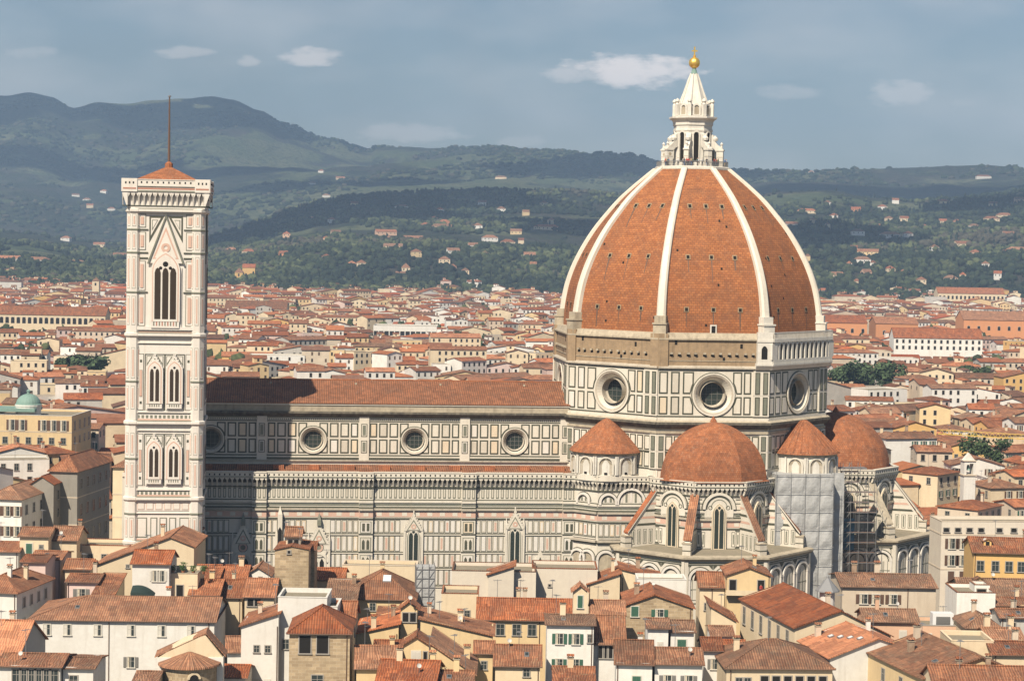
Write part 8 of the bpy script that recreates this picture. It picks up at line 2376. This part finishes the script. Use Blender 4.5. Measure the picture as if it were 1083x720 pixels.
for q in town:
    if id(q) in own_ids:
        continue
    if not q['vis'] and q['y'] < 900 and False:
        continue
    a, b, h = q['w'] / 2, q['d'] / 2, q['h'] + q['z']
    ca, sa = math.cos(q['rot']), math.sin(q['rot'])
    P = lambda x, yy, z: (q['x'] + x * ca - yy * sa, q['y'] + x * sa + yy * ca, z)
    k1 = cr_.uniform(0.82, 1.12)
    wt_ = [c * k1 for c in WCOL[q['wi']][1]]
    k2 = cr_.uniform(0.7, 1.2)
    rt2 = [c * k2 for c in RCOL[q['ri']]]
    z0 = 0.0
    for (x0, y0, x1, y1) in ((-a, -b, a, -b), (a, -b, a, b), (a, b, -a, b), (-a, b, -a, -b)):
        quad(P(x0, y0, z0), P(x1, y1, z0), P(x1, y1, h), P(x0, y0, h), 0, wt_)
    ov = 0.45
    A, B = a + ov, b + ov
    kd = q['kind']
    rise = {'gx': b, 'gy': a, 'hip': min(a, b), 'flat': 0}[kd] * cr_.uniform(0.2, 0.3)
    e, tp = h - 0.1, h + min(rise, 3.2)
    if kd == 'gx':
        quad(P(-A, -B, e), P(A, -B, e), P(A, 0, tp), P(-A, 0, tp), 1, rt2)
        quad(P(A, B, e), P(-A, B, e), P(-A, 0, tp), P(A, 0, tp), 1, rt2)
        for sg in (-1, 1):
            quad(P(sg * a, -sg * b, h), P(sg * a, sg * b, h), P(sg * a, 0, tp - 0.1), P(sg * a, 0, tp - 0.1001), 0, wt_)
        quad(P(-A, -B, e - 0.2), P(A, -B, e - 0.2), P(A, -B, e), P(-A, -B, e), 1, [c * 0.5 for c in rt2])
    elif kd == 'gy':
        quad(P(-A, -B, e), P(0, -B, tp), P(0, B, tp), P(-A, B, e), 1, rt2)
        quad(P(0, -B, tp), P(A, -B, e), P(A, B, e), P(0, B, tp), 1, rt2)
        for sg in (-1, 1):
            quad(P(sg * a, sg * b, h), P(-sg * a, sg * b, h), P(0, sg * b, tp - 0.1), P(0, sg * b, tp - 0.1001), 0, wt_)
    elif kd == 'hip':
        if a > b:
            L0, L1 = P(-A + B, 0, tp), P(A - B, 0, tp)
        else:
            L0, L1 = P(0, -B + A, tp), P(0, B - A, tp)
        c = [P(-A, -B, e), P(A, -B, e), P(A, B, e), P(-A, B, e)]
        eps = 1e-4
        L0b, L1b = (L0[0], L0[1], L0[2] + eps), (L1[0], L1[1], L1[2] + eps)
        if a > b:
            quad(c[0], c[1], L1, L0, 1, rt2); quad(c[2], c[3], L0, L1, 1, rt2)
            quad(c[3], c[0], L0, L0b, 1, rt2); quad(c[1], c[2], L1, L1b, 1, rt2)
        else:
            quad(c[1], c[2], L1, L0, 1, rt2); quad(c[3], c[0], L0, L1, 1, rt2)
            quad(c[0], c[1], L0, L0b, 1, rt2); quad(c[2], c[3], L1, L1b, 1, rt2)
    else:
        quad(P(-a, -b, h), P(a, -b, h), P(a, b, h), P(-a, b, h), 1, (0.35, 0.30, 0.24))
    if q['vis'] and q['y'] < 2300:
        n = max(2, int(q['w'] / 3.2))
        big = 1.0 if q['y'] < 1500 else 1.15
        for r_ in range(2 if q['h'] > 11 else 1):
            for i in range(n):
                if cr_.random() < 0.18:
                    continue
                xc = -a + q['w'] * (i + 0.5) / n
                zc = h - 2.0 - 3.5 * r_
                quad(P(xc - 0.5 * big, -b - 0.05, zc - 0.9), P(xc + 0.5 * big, -b - 0.05, zc - 0.9), P(xc + 0.5 * big, -b - 0.05, zc + 0.9), P(xc - 0.5 * big, -b - 0.05, zc + 0.9), 0, (0.06, 0.05, 0.04) if cr_.random() < 0.6 else (0.13, 0.09, 0.06))
        sg = -1 if q['x'] > 0 else 1
        for i in range(2):
            yc = -b + q['d'] * (i + 0.5) / 2
            A_ = [P(sg * (a + 0.05), yc - sg * 0.5, h - 2.9), P(sg * (a + 0.05), yc + sg * 0.5, h - 2.9), P(sg * (a + 0.05), yc + sg * 0.5, h - 1.2), P(sg * (a + 0.05), yc - sg * 0.5, h - 1.2)]
            quad(*A_, 0, (0.06, 0.05, 0.04))
    if q['vis'] and kd != 'flat' and cr_.random() < 0.34:     # roof room with its own little lean-to roof
        px_, py_ = cr_.uniform(-0.6, 0.6) * a, cr_.uniform(-0.2, 0.5) * b
        pw, pd, ph = cr_.uniform(1.4, 3.0), cr_.uniform(1.2, 2.2), tp + cr_.uniform(0.8, 2.2)
        for (x0, y0, x1, y1) in ((-pw, -pd, pw, -pd), (pw, -pd, pw, pd), (pw, pd, -pw, pd), (-pw, pd, -pw, -pd)):
            quad(P(px_ + x0, py_ + y0, h - 1), P(px_ + x1, py_ + y1, h - 1), P(px_ + x1, py_ + y1, ph + (0.5 if y1 > 0 else 0)), P(px_ + x0, py_ + y0, ph + (0.5 if y0 > 0 else 0)), 0, [c * 1.05 for c in wt_])
        quad(P(px_ - pw - .3, py_ - pd - .3, ph), P(px_ + pw + .3, py_ - pd - .3, ph), P(px_ + pw + .3, py_ + pd + .3, ph + .65), P(px_ - pw - .3, py_ + pd + .3, ph + .65), 1, rt2)
        quad(P(px_ - 0.5, py_ - pd - .06, ph - 1.6), P(px_ + 0.5, py_ - pd - .06, ph - 1.6), P(px_ + 0.5, py_ - pd - .06, ph - .5), P(px_ - 0.5, py_ - pd - .06, ph - .5), 0, (0.06, 0.05, 0.04))
    if q['vis'] and cr_.random() < 0.55:                  # chimney
        cx, cy_ = cr_.uniform(-a, a) * 0.7, cr_.uniform(-b, b) * 0.5
        s_ = 0.45
        for (x0, y0, x1, y1) in ((-s_, -s_, s_, -s_), (s_, -s_, s_, s_), (s_, s_, -s_, s_), (-s_, s_, -s_, -s_)):
            quad(P(cx + x0, cy_ + y0, h), P(cx + x1, cy_ + y1, h), P(cx + x1, cy_ + y1, tp + 1.1), P(cx + x0, cy_ + y0, tp + 1.1), 0, wt_)
        quad(P(cx - s_ - .1, cy_ - s_ - .1, tp + 1.1), P(cx + s_ + .1, cy_ - s_ - .1, tp + 1.1), P(cx + s_ + .1, cy_ + s_ + .1, tp + 1.1), P(cx - s_ - .1, cy_ + s_ + .1, tp + 1.1), 1, rt2)
me = raw_mesh('distant_town', np.array(Vt), np.array(Ft), None, np.array(Tt), ['town_wall', 'town_roof'], np.array(Mt))
tag(link(bpy.data.objects.new('distant_town', me)), 'dense mass of cream houses with clay roofs spreading to the hills', 'town', kind='stuff')


# many small garden trees between the far roofs
gv, gf, gt, go_ = [], [], [], 0
gr_ = random.Random(31)
cnt_ = 0
while cnt_ < 900:
    y = 1050 * (2500 / 1050) ** gr_.random()
    x = gr_.uniform(-0.28, 0.28) * y
    if mnoise.noise(Vector((x / 90, y / 90, 4.4))) < 0.12 or blocked(x, y, 2):
        continue
    v = VAR[cnt_ % 14]
    s = gr_.uniform(2.2, 4.2)
    tl = gr_.choice((1.0, 1.0, 1.1, 2.2))
    if tl > 2:
        s *= 0.6
    zt = gr_.uniform(12.0, 17.5)
    gv.append(np.stack([v[:, 0] * s + x, v[:, 1] * s + y, v[:, 2] * s * tl + zt - s * tl], 1))
    gf.append(base_f + go_)
    go_ += len(v)
    c_ = np.array(gr_.choice(GREENS[1:5])) * gr_.uniform(0.9, 1.4)
    gt.append(np.repeat(np.append(c_, 1.0)[None, :], len(base_f), 0))
    cnt_ += 1
me = raw_mesh('garden_trees', np.concatenate(gv), np.concatenate(gf), 'leaves', np.concatenate(gt))
tag(link(bpy.data.objects.new('garden_trees', me)), 'green tree tops showing between the far roofs', 'trees', kind='stuff')


# ------------------------------------------------------------------ trees standing in the town
def leafy(name, label, x, y, hgt, rad, kind, z0=0.0, n=1500, col=(0.035, 0.055, 0.025)):
    root = thing(name, label, 'tree', (x, y, z0), 0, 'trees in the town')
    rr = random.Random(int(x * 7 + y * 3))
    tb = MB()
    ht = hgt - rad * (0.6 if kind == 'pine' else 1.2)
    tb.tube([(0, 0, 0), (rad * 0.03, 0, ht * 0.5), (rad * 0.02, rad * 0.05, ht)], [rad * 0.075, rad * 0.06, rad * 0.045], 'shut_brown', 7)
    for q in range(6):
        a = q * 1.05 + rr.uniform(0, 0.5)
        tb.tube([(0, 0, ht * 0.8), (math.cos(a) * rad * 0.35, math.sin(a) * rad * 0.35, ht + rad * 0.15), (math.cos(a) * rad * 0.7, math.sin(a) * rad * 0.7, ht + rad * 0.35)], [rad * 0.04, rad * 0.03, rad * 0.015], 'shut_brown', 5)
    tb.build('trunk', root)
    clumps = []
    for q in range(16):
        a, r = rr.uniform(0, 6.28), math.sqrt(rr.random()) * 0.8
        if kind == 'pine':
            c = (math.cos(a) * r * rad, math.sin(a) * r * rad, hgt - rad * 0.45 + rr.uniform(-0.18, 0.12) * rad - r * r * rad * 0.2)
            s = (rad * 0.38, rad * 0.38, rad * 0.2)
        elif kind == 'cypress':
            t_ = rr.random()
            c = (rr.uniform(-.1, .1) * rad, rr.uniform(-.1, .1) * rad, hgt * (0.1 + 0.85 * t_))
            s = (rad * (1.05 - t_ * 0.9), rad * (1.05 - t_ * 0.9), hgt * 0.13)
        else:
            c = (math.cos(a) * r * rad, math.sin(a) * r * rad, hgt - rad + rr.uniform(-0.75, 0.65) * rad * (1 - r * 0.5))
            s = (rad * 0.42, rad * 0.42, rad * 0.36)
        clumps.append((c, s, rr.uniform(0.7, 1.35)))
    V, F, T = [], [], []
    ls = rad * 0.085
    for q in range(n):
        c, s, k = clumps[q % 16]
        while True:
            p = Vector((rr.uniform(-1, 1), rr.uniform(-1, 1), rr.uniform(-1, 1)))
            if 0.3 < p.length < 1:
                break
        pos_ = Vector((c[0] + p.x * s[0], c[1] + p.y * s[1], c[2] + p.z * s[2]))
        nr_ = (p + Vector((rr.uniform(-.7, .7), rr.uniform(-.7, .7), rr.uniform(-.2, 1.0)))).normalized()
        u = nr_.orthogonal().normalized()
        v = nr_.cross(u)
        l = ls * rr.uniform(0.7, 1.5)
        i = len(V)
        V += [pos_ + u * l, pos_ + v * l * 0.8, pos_ - u * l, pos_ - v * l * 0.8]
        F.append((i, i + 1, i + 2, i + 3))
        kk = k * rr.uniform(0.75, 1.25)
        T.append((col[0] * kk, col[1] * kk, col[2] * kk, 1))
    o = bpy.data.objects.new('crown', raw_mesh('crown', np.array([tuple(v) for v in V]), np.array(F), 'leaves', np.array(T)))
    link(o, root)
    return root


TL = ['broad dark pine standing alone among roofs left of the bell tower', 'dark pine, tallest of the clump right of the dome', 'dark pine, right-hand one of the clump beside the dome', 'dark pine, left-hand one of the clump beside the dome', 'single dark pine among roofs far right of the dome', 'small pine crouching beside the single dark pine',
      'round green tree before the yellow crane jib', 'smaller round tree left of the one before the crane jib', 'dark tree by the white tower beyond the nave', 'tree among roofs beyond the middle of the nave', 'small tree near the white modern block', 'broad tree far beyond the nave toward the cream palace', 'tree beyond the white modern block',
      'tree before the long arched building at far left', 'tree between the orange palaces', 'tree among roofs close beside the bell tower', 'tree far beyond the white modern block', 'small tree beyond the east part of the nave', 'tree just before the red-roofed white row', 'tree among roofs above the west part of the nave']
for i, (x, y_, r) in enumerate(TREE_SPOTS):
    kd = 'pine' if i in (0, 4, 5) else 'round'
    leafy('pine_tree' if i < 6 else 'tree', TL[i], x, y_, (22 if i == 0 else 26 if i < 4 else 20 if i < 6 else 17 if i > 7 else 21), r, kd, n=1700 if i < 6 else 900, col=(0.05, 0.075, 0.035) if i < 6 else (0.05, 0.075, 0.032))

# ------------------------------------------------------------------ single things of the town
# slender white bell turret
tw = thing('bell_turret', 'slender white bell turret with open arches above the roofs at right', 'bell turret', (116.4, 520, 0), 0.1)
b_ = MB()
fq = Frame((0, -1.5, 0), SOUTH)
b_.box(fq, -1.5, 1.5, -3, 0, 0, 21.0, 'white', back=True)
b_.box(fq, -1.75, 1.75, -3.25, 0.25, 20.9, 21.2, 'beige', back=True)
for sx_ in (-1.2, 1.2):
    b_.box(fq, sx_ - 0.3, sx_ + 0.3, -3, 0, 21.2, 24.0, 'white', back=True)
b_.box(fq, -1.5, 1.5, -3, 0, 24.0, 24.6, 'white', back=True)
b_.box(fq, -1.75, 1.75, -3.25, 0.25, 24.6, 24.8, 'beige', back=True)
b_.box(fq, -0.45, 0.45, -2, -1, 24.8, 26.0, 'white', back=True)
b_.poly(fq, [(-1.5, 24.8), (1.5, 24.8), (0, 26.6)], -2.2, -0.8, 'white', back=True)
b_.build('shaft', tw)
b_ = MB()
b_.lathe((0, 0), [(0.0, 23.6), (0.3, 23.5), (0.4, 22.8), (0.65, 22.2), (0.0, 22.2)], 12, 'verdigris')
b_.build('bell', tw)
# green cupola
cp = thing('copper_cupola', 'round green copper cupola with lantern on the cream palazzo at left', 'cupola', (-142.6, 606, 0), 0)
b_ = MB()
b_.lathe((0, 0), [(3.7, 24.5), (3.7, 26.8), (3.9, 27.0), (3.9, 27.5)], 20, 'white')
b_.build('cupola_drum', cp)
b_ = MB()
b_.lathe((0, 0), [(3.9, 27.5)] + [(3.6 * math.cos(math.radians(a)), 27.5 + 3.1 * math.sin(math.radians(a))) for a in range(5, 86, 10)] + [(0.5, 30.6), (0.5, 31.3), (0.7, 31.4), (0.0, 32.0)], 24, 'verdigris')
b_.build('cupola_dome', cp)
b_ = MB()
b_.box(Frame((-142.6, 601, 0), SOUTH), -20, 3, -10, 0, 25.6, 26.5, 'verdigris', back=True)
tag(b_.build('copper_roof'), 'flat strip of green copper roofing beside the copper cupola', 'roof')
# crane jib
ck = thing('tower_crane', 'yellow tower crane whose long lattice jib crosses the roofs at right', 'crane', (152, 562, 0), 0)
b_ = MB()
for q in (-0.7, 0.7):
    b_.tube([(q, -0.7, 0), (q, -0.7, 27)], 0.12, 'crane_yellow', 5)
    b_.tube([(q, 0.7, 0), (q, 0.7, 27)], 0.12, 'crane_yellow', 5)
for j in range(18):
    for s_ in (-0.7, 0.7):
        b_.tube([(-0.7, s_, j * 1.5), (0.7, s_, j * 1.5 + 1.5)], 0.07, 'crane_yellow', 4)
b_.build('mast', ck)
b_ = MB()
dr_ = Vector((-0.96, 0.27, 0.02)).normalized()
pr = Vector((dr_.y, -dr_.x, 0)).normalized()
o_ = Vector((0, 0, 26.0))
JL = 34
for s_ in (-0.6, 0.6):
    b_.tube([o_ + pr * s_ - dr_ * 9, o_ + pr * s_ + dr_ * JL], 0.10, 'crane_yellow', 5)
b_.tube([o_ + Vector((0, 0, 1.2)) - dr_ * 9, o_ + Vector((0, 0, 1.2)) + dr_ * JL], 0.10, 'crane_yellow', 5)
for j in range(28):
    c0, c1 = o_ - dr_ * 9 + dr_ * (j * 1.53), o_ - dr_ * 9 + dr_ * (j * 1.53 + 0.77)
    for s_ in (-0.6, 0.6):
        b_.tube([c0 + pr * s_, c1 + Vector((0, 0, 1.2))], 0.06, 'crane_yellow', 4)
        b_.tube([c1 + Vector((0, 0, 1.2)), c0 + dr_ * 1.53 + pr * s_], 0.06, 'crane_yellow', 4)
b_.build('jib', ck)
# metal cage on the roofs
cg = thing('roof_scaffold', 'grey metal mesh scaffold standing on the roofs before the nave', 'scaffold', (-14.6, 361, 0), 0.08)
b_ = MB()
for x in (-1.7, -0.6, 0.6, 1.7):
    for yv in (-1.7, 1.7):
        b_.tube([(x, yv, 8), (x, yv, 21.3 - 0.25 * abs(x))], 0.07, 'metal', 5)
for j in range(8):
    z = 9 + j * 1.6
    b_.tube([(-1.7, -1.7, z), (1.7, -1.7, z)], 0.05, 'metal', 4)
    b_.tube([(1.7, -1.7, z), (1.7, 1.7, z)], 0.05, 'metal', 4)
    b_.tube([(-1.7, -1.7, z), (-0.6, -1.7, z + 1.6)], 0.04, 'metal', 4)
    b_.tube([(0.6, -1.7, z), (1.7, -1.7, z + 1.6)], 0.04, 'metal', 4)
b_.build('pole_frame', cg)
b_ = MB()
b_.box(Frame((0, -1.6, 0), SOUTH), -1.6, 1.6, -3.2, 0, 8, 20.6, 'sheeting', back=True)
b_.build('sheet_cover', cg)
# conical roofed turret
ct = thing('round_turret', 'round white turret under a grey conical roof beside the great roof', 'turret', (54.2, 346, 0), 0)
b_ = MB()
b_.lathe((0, 0), [(1.3, 8), (1.3, 20.0)], 14, 'white')
b_.build('drum', ct)
b_ = MB()
b_.lathe((0, 0), [(2.1, 19.9), (2.05, 20.1), (1.05, 21.2), (0.25, 22.1), (0.2, 22.4), (0.0, 22.6)], 10, 'lead')
b_.build('conical_roof', ct)
# stone apse at the bottom left
ap = thing('stone_apse', 'round stone apse with a half conical clay roof at the bottom edge', 'apse', (-45.6, 293.5, 0), 0.1)
b_ = MB()
b_.lathe((0, 0), [(3.9, 0), (3.9, 16.6), (4.05, 16.7)], 28, 'stone', 0, -190, 10)
b_.box(Frame((0, 4.5, 0), SOUTH), -4.6, 4.8, 0, 4.5, 0, 17.4, 'white', back=True)
b_.poly(Frame((0, 0.2, 0), SOUTH), [(-4.6, 17.3), (4.8, 17.3), (2.2, 20.6), (-1.0, 19.6)], -4, 0, 'cream', back=True)
b_.build('wall', ap)
b_ = MB()
b_.lathe((0, 0), [(4.5, 16.5), (4.45, 16.75), (0.15, 18.3)], 28, 'clay', 0, -190, 10)
slab(b_, [(-5.0, 0.2, 17.5), (2.3, 0.2, 20.9), (2.3, 5, 20.9), (-5.0, 5, 17.5)], 0.15, 'clay')
slab(b_, [(2.3, 0.2, 20.9), (5.2, 0.2, 17.5), (5.2, 5, 17.5), (2.3, 5, 20.9)], 0.15, 'clay')
b_.build('roof', ap)
b_ = MB()
fa_ = Frame((3.92 * math.cos(-1.35), 3.92 * math.sin(-1.35), 0), -1.35)
b_.poly(fa_, [(-0.65, 12), (0.65, 12), (0.65, 15.1), (0.4, 15.8), (0, 16.0), (-0.4, 15.8), (-0.65, 15.1)], -0.2, 0.12, 'hollow')
b_.ring(fa_, 0, 15.1, 0.65, 0.95, -0.2, 0.2, 'cream', 0, 180, 10)
b_.build('window', ap)
# awning, pots, railing on the left terrace
aw_ = thing('awning', 'dark green awning rolled over the white roof cabin terrace', 'awning', (-60.8, 340.6, 0), 0.05)
b_ = MB()
pts = [(-1.9 + 3.8 * i / 12, 18.7 + 1.3 * math.sin(math.pi * (0.12 + 0.62 * i / 12)) - 0.14 * i) for i in range(13)]
for i in range(12):
    (x0, z0_), (x1, z1_) = pts[i], pts[i + 1]
    b_.face([(x0, -1.6, z0_ - 0.5), (x1, -1.6, z1_ - 0.5), (x1, 1.2, z1_ + 0.25), (x0, 1.2, z0_ + 0.25)], 'tarp_green')
    b_.face([(x0, -1.6, z0_ - 1.3), (x1, -1.6, z1_ - 1.1), (x1, -1.6, z1_ - 0.5), (x0, -1.6, z0_ - 0.5)], 'tarp_green')
b_.build('cloth', aw_)
b_ = MB()
for x in (-1.8, 1.8):
    b_.tube([(x, -1.5, 15.5), (x, -1.5, 18.0)], 0.05, 'metal', 5)
b_.build('support', aw_)
PL = [(-58.6, 344.2, 19.0), (-57.4, 344.3, 19.0), (-56.2, 344.3, 19.0), (-54.9, 344.4, 19.0), (-53.7, 344.6, 19.0)]
pz = [o for o in sc.objects if o.get('label', '').startswith('cream terrace block')][0]
pc = pz.location
pw = [c for c in pz.children if c.name.startswith('wall')][0]
ptop = max(v.co.z for v in pw.data.vertices)
for i in range(5):
    x = pc.x - 3.6 + i * 1.75
    pr_ = thing('potted_plant', ('rightmost' if i == 4 else ['leftmost', 'second', 'third', 'fourth'][i]) + ' leafy plant in a clay pot along the cream terrace parapet', 'potted plant', (x, pc.y - 3.2, ptop - 0.1), 0, 'potted plants on the terrace')
    b_ = MB()
    b_.lathe((0, 0), [(0.0, 0.0), (0.22, 0.0), (0.32, 0.45), (0.36, 0.5), (0.0, 0.46)], 10, 'pot')
    b_.build('pot', pr_)
    rr = random.Random(i)
    V, F, T = [], [], []
    hh = rr.uniform(0.7, 1.5)
    for q in range(160):
        p = Vector((rr.gauss(0, 0.28), rr.gauss(0, 0.28), 0.5 + rr.random() * hh))
        u = Vector((rr.uniform(-1, 1), rr.uniform(-1, 1), rr.uniform(-1, 1))).normalized()
        v = u.orthogonal().normalized()
        k = len(V)
        V += [tuple(p + u * 0.14), tuple(p + v * 0.07), tuple(p - u * 0.14), tuple(p - v * 0.07)]
        F.append((k, k + 1, k + 2, k + 3))
        c_ = rr.uniform(0.7, 1.5)
        T.append((0.06 * c_, 0.10 * c_, 0.03 * c_, 1))
    link(bpy.data.objects.new('foliage', raw_mesh('foliage', np.array(V), np.array(F), 'leaves', np.array(T))), pr_)
# cooling unit on the flat salmon house
b_ = MB()
fl_ = [o for o in sc.objects if o.get('label', '').startswith('flat salmon')][0]
fz = max(v.co.z for v in [c for c in fl_.children if c.name.startswith('wall')][0].data.vertices) - 0.5
un = thing('cooling_unit', 'white boxed cooling unit with a dark grille on the flat salmon roof', 'cooling unit', (fl_.location.x + 0.2, fl_.location.y - 1.8, fz), 0.03)
b_.box(Frame((0, -1, 0), SOUTH), -1.7, 1.7, -2, 0, 0, 2.3, 'plastic_white', back=True)
b_.build('case', un)
b_ = MB()
b_.box(Frame((0, -1, 0), SOUTH), -1.15, 1.15, 0, 0.04, 0.5, 1.8, 'shut_grey')
for j in range(7):
    b_.box(Frame((0, -1, 0), SOUTH), -1.15, 1.15, 0.04, 0.08, 0.55 + j * 0.18, 0.62 + j * 0.18, 'metal')
b_.build('grille', un)
# balcony and the person in the doorway of the yellow house
yh = [o for o in sc.objects if o.get('label', '').startswith('yellow gabled house with a balcony')][0]
yw = [c for c in yh.children if c.name.startswith('wall')][0]
hz_ = min(v.co.z for v in yw.data.vertices if v.co.z > 5)
wv_, dv_ = yw.dimensions.x, 9
b_ = MB()
fb = Frame((0, -dv_ / 2, 0), SOUTH)
b_.box(fb, -wv_ / 2 - 0.3, wv_ / 2 + 0.5, 0, 1.3, hz_ - 3.3, hz_ - 3.1, 'cream')
b_.box(fb, -wv_ / 2 - 0.3, wv_ / 2 + 0.5, 1.2, 1.3, hz_ - 3.1, hz_ - 2.4, 'cream', back=True)
b_.build('balcony', yh)


# ------------------------------------------------------------------ people
for nm, c in (('skin', (0.45, 0.27, 0.19)), ('hair', (0.05, 0.03, 0.02)), ('cloth_red', (0.5, 0.06, 0.05)), ('cloth_dark', (0.03, 0.035, 0.05)), ('cloth_white', (0.7, 0.68, 0.64)), ('cloth_blue', (0.08, 0.14, 0.3)), ('cloth_green', (0.1, 0.16, 0.09)), ('cloth_tan', (0.4, 0.3, 0.2))):
    flat(nm, c, 0.85)


def body_mesh(top, legs, arm=0.0):
    """one continuous standing figure, 1.72 m: skinned skeleton"""
    J = {'pelvis': (0, 0, 0.93, 0.13), 'waist': (0, 0, 1.08, 0.115), 'chest': (0, 0.0, 1.30, 0.15), 'neck': (0, 0, 1.47, 0.055), 'jaw': (0, -0.015, 1.55, 0.075), 'head': (0, -0.01, 1.64, 0.095), 'crown': (0, 0, 1.71, 0.06)}
    E = [('pelvis', 'waist'), ('waist', 'chest'), ('chest', 'neck'), ('neck', 'jaw'), ('jaw', 'head'), ('head', 'crown')]
    for s, n in ((-1, 'l'), (1, 'r')):
        J.update({n + 'hip': (s * 0.09, 0, 0.86, 0.095), n + 'knee': (s * 0.10, -0.02, 0.48, 0.062), n + 'ankle': (s * 0.10, 0.02, 0.09, 0.042), n + 'toe': (s * 0.11, -0.13, 0.04, 0.035),
                  n + 'shoulder': (s * 0.19, 0, 1.40, 0.062), n + 'elbow': (s * 0.24, 0.02 - 0.1 * arm, 1.12 + 0.03 * arm, 0.042), n + 'wrist': (s * (0.25 - 0.06 * arm), -0.05 - 0.28 * arm, 0.88 + 0.22 * arm, 0.03), n + 'hand': (s * (0.25 - 0.07 * arm), -0.08 - 0.36 * arm, 0.80 + 0.27 * arm, 0.035)})
        E += [('pelvis', n + 'hip'), (n + 'hip', n + 'knee'), (n + 'knee', n + 'ankle'), (n + 'ankle', n + 'toe'), ('chest', n + 'shoulder'), (n + 'shoulder', n + 'elbow'), (n + 'elbow', n + 'wrist'), (n + 'wrist', n + 'hand')]
    K = list(J)
    me = bpy.data.meshes.new('person')
    me.from_pydata([J[k][:3] for k in K], [(K.index(a), K.index(b)) for a, b in E], [])
    o = bpy.data.objects.new('person_skeleton', me)
    COL.objects.link(o)
    md = o.modifiers.new('skin', 'SKIN')
    for i, k in enumerate(K):
        sv = me.skin_vertices[0].data[i]
        sv.radius = (J[k][3], J[k][3] * (0.7 if k in ('chest', 'waist', 'pelvis') else 1.0))
        sv.use_root = k == 'pelvis'
    o.modifiers.new('sub', 'SUBSURF').render_levels = 1
    o.modifiers['sub'].levels = 1
    dg = bpy.context.evaluated_depsgraph_get()
    m2 = bpy.data.meshes.new_from_object(o.evaluated_get(dg))
    bpy.data.objects.remove(o)
    m2.name = 'person'
    m2.materials.clear()
    for q in (top, legs, 'skin', 'hair', 'hair'):
        m2.materials.append(M[q])
    for p in m2.polygons:
        c = p.center
        p.use_smooth = True
        if c.z > 1.66 or (c.z > 1.55 and c.y > 0.03):
            p.material_index = 3
        elif c.z > 1.47 or (abs(c.x) > 0.17 and (c.y < -0.2 or c.z < 0.9) and c.z > 0.7):
            p.material_index = 2
        elif c.z > 0.93:
            p.material_index = 0
        elif c.z > 0.09:
            p.material_index = 1
        else:
            p.material_index = 4
    return m2


CL = [('cloth_red', 'cloth_dark', 'red top and dark trousers'), ('cloth_dark', 'cloth_blue', 'dark jacket and blue trousers'), ('cloth_white', 'cloth_dark', 'white shirt and dark trousers'), ('cloth_blue', 'cloth_tan', 'blue top and tan trousers'), ('cloth_green', 'cloth_dark', 'green top and dark trousers'), ('cloth_tan', 'cloth_blue', 'tan jacket and blue trousers')]
PM = [body_mesh(a, b_2, 0.8 if i % 2 else 0.1) for i, (a, b_2, _) in enumerate(CL)]
DC = Vector((37.25, 434.04, 0))
pr2 = random.Random(8)
spots = []
for k in (-1, 0, 1):
    a0 = SOUTH + k * math.pi / 4
    for t_ in sorted(pr2.uniform(-2.6, 2.6) for _ in range({-1: 8, 0: 9, 1: 7}[k])):
        lx = 6.85 * math.cos(a0) - math.sin(a0) * t_
        ly = 6.85 * math.sin(a0) + math.cos(a0) * t_
        spots.append((lx, ly, a0))
cc = {}
SIDE = {-1: 'left', 0: 'middle', 1: 'right'}
names = []
for i, (lx, ly, a0) in enumerate(spots):
    names.append((i * 5 + i // 3) % 6)
tot_ = {}
for i in range(len(spots)):
    tot_[names[i]] = tot_.get(names[i], 0) + 1
for i, (lx, ly, a0) in enumerate(spots):
    c_ = names[i]
    cc[c_] = cc.get(c_, 0) + 1
    o = bpy.data.objects.new('person', PM[c_])
    link(o)
    wx = DC.x + lx * math.cos(AX) - ly * math.sin(AX)
    wy = DC.y + lx * math.sin(AX) + ly * math.cos(AX)
    o.location = (wx, wy, 94.33)
    o.rotation_euler = (0, 0, a0 + AX + math.pi / 2 + pr2.uniform(-0.6, 0.6))
    tag(o, 'person in %s at the lantern railing, %s from the left' % (CL[c_][2], ORD[cc[c_] - 1].replace('nearest', 'first')), 'person', 'people at the lantern railing')
o = bpy.data.objects.new('person', PM[0])
link(o)
v = yh.matrix_world if False else Matrix.Translation(yh.location) @ Matrix.Rotation(yh.rotation_euler.z, 4, 'Z')
o.location = v @ Vector((wv_ * 0.27, -dv_ / 2 - 0.7, hz_ - 3.1))
tag(o, 'person in a red top standing on the yellow house balcony', 'person')
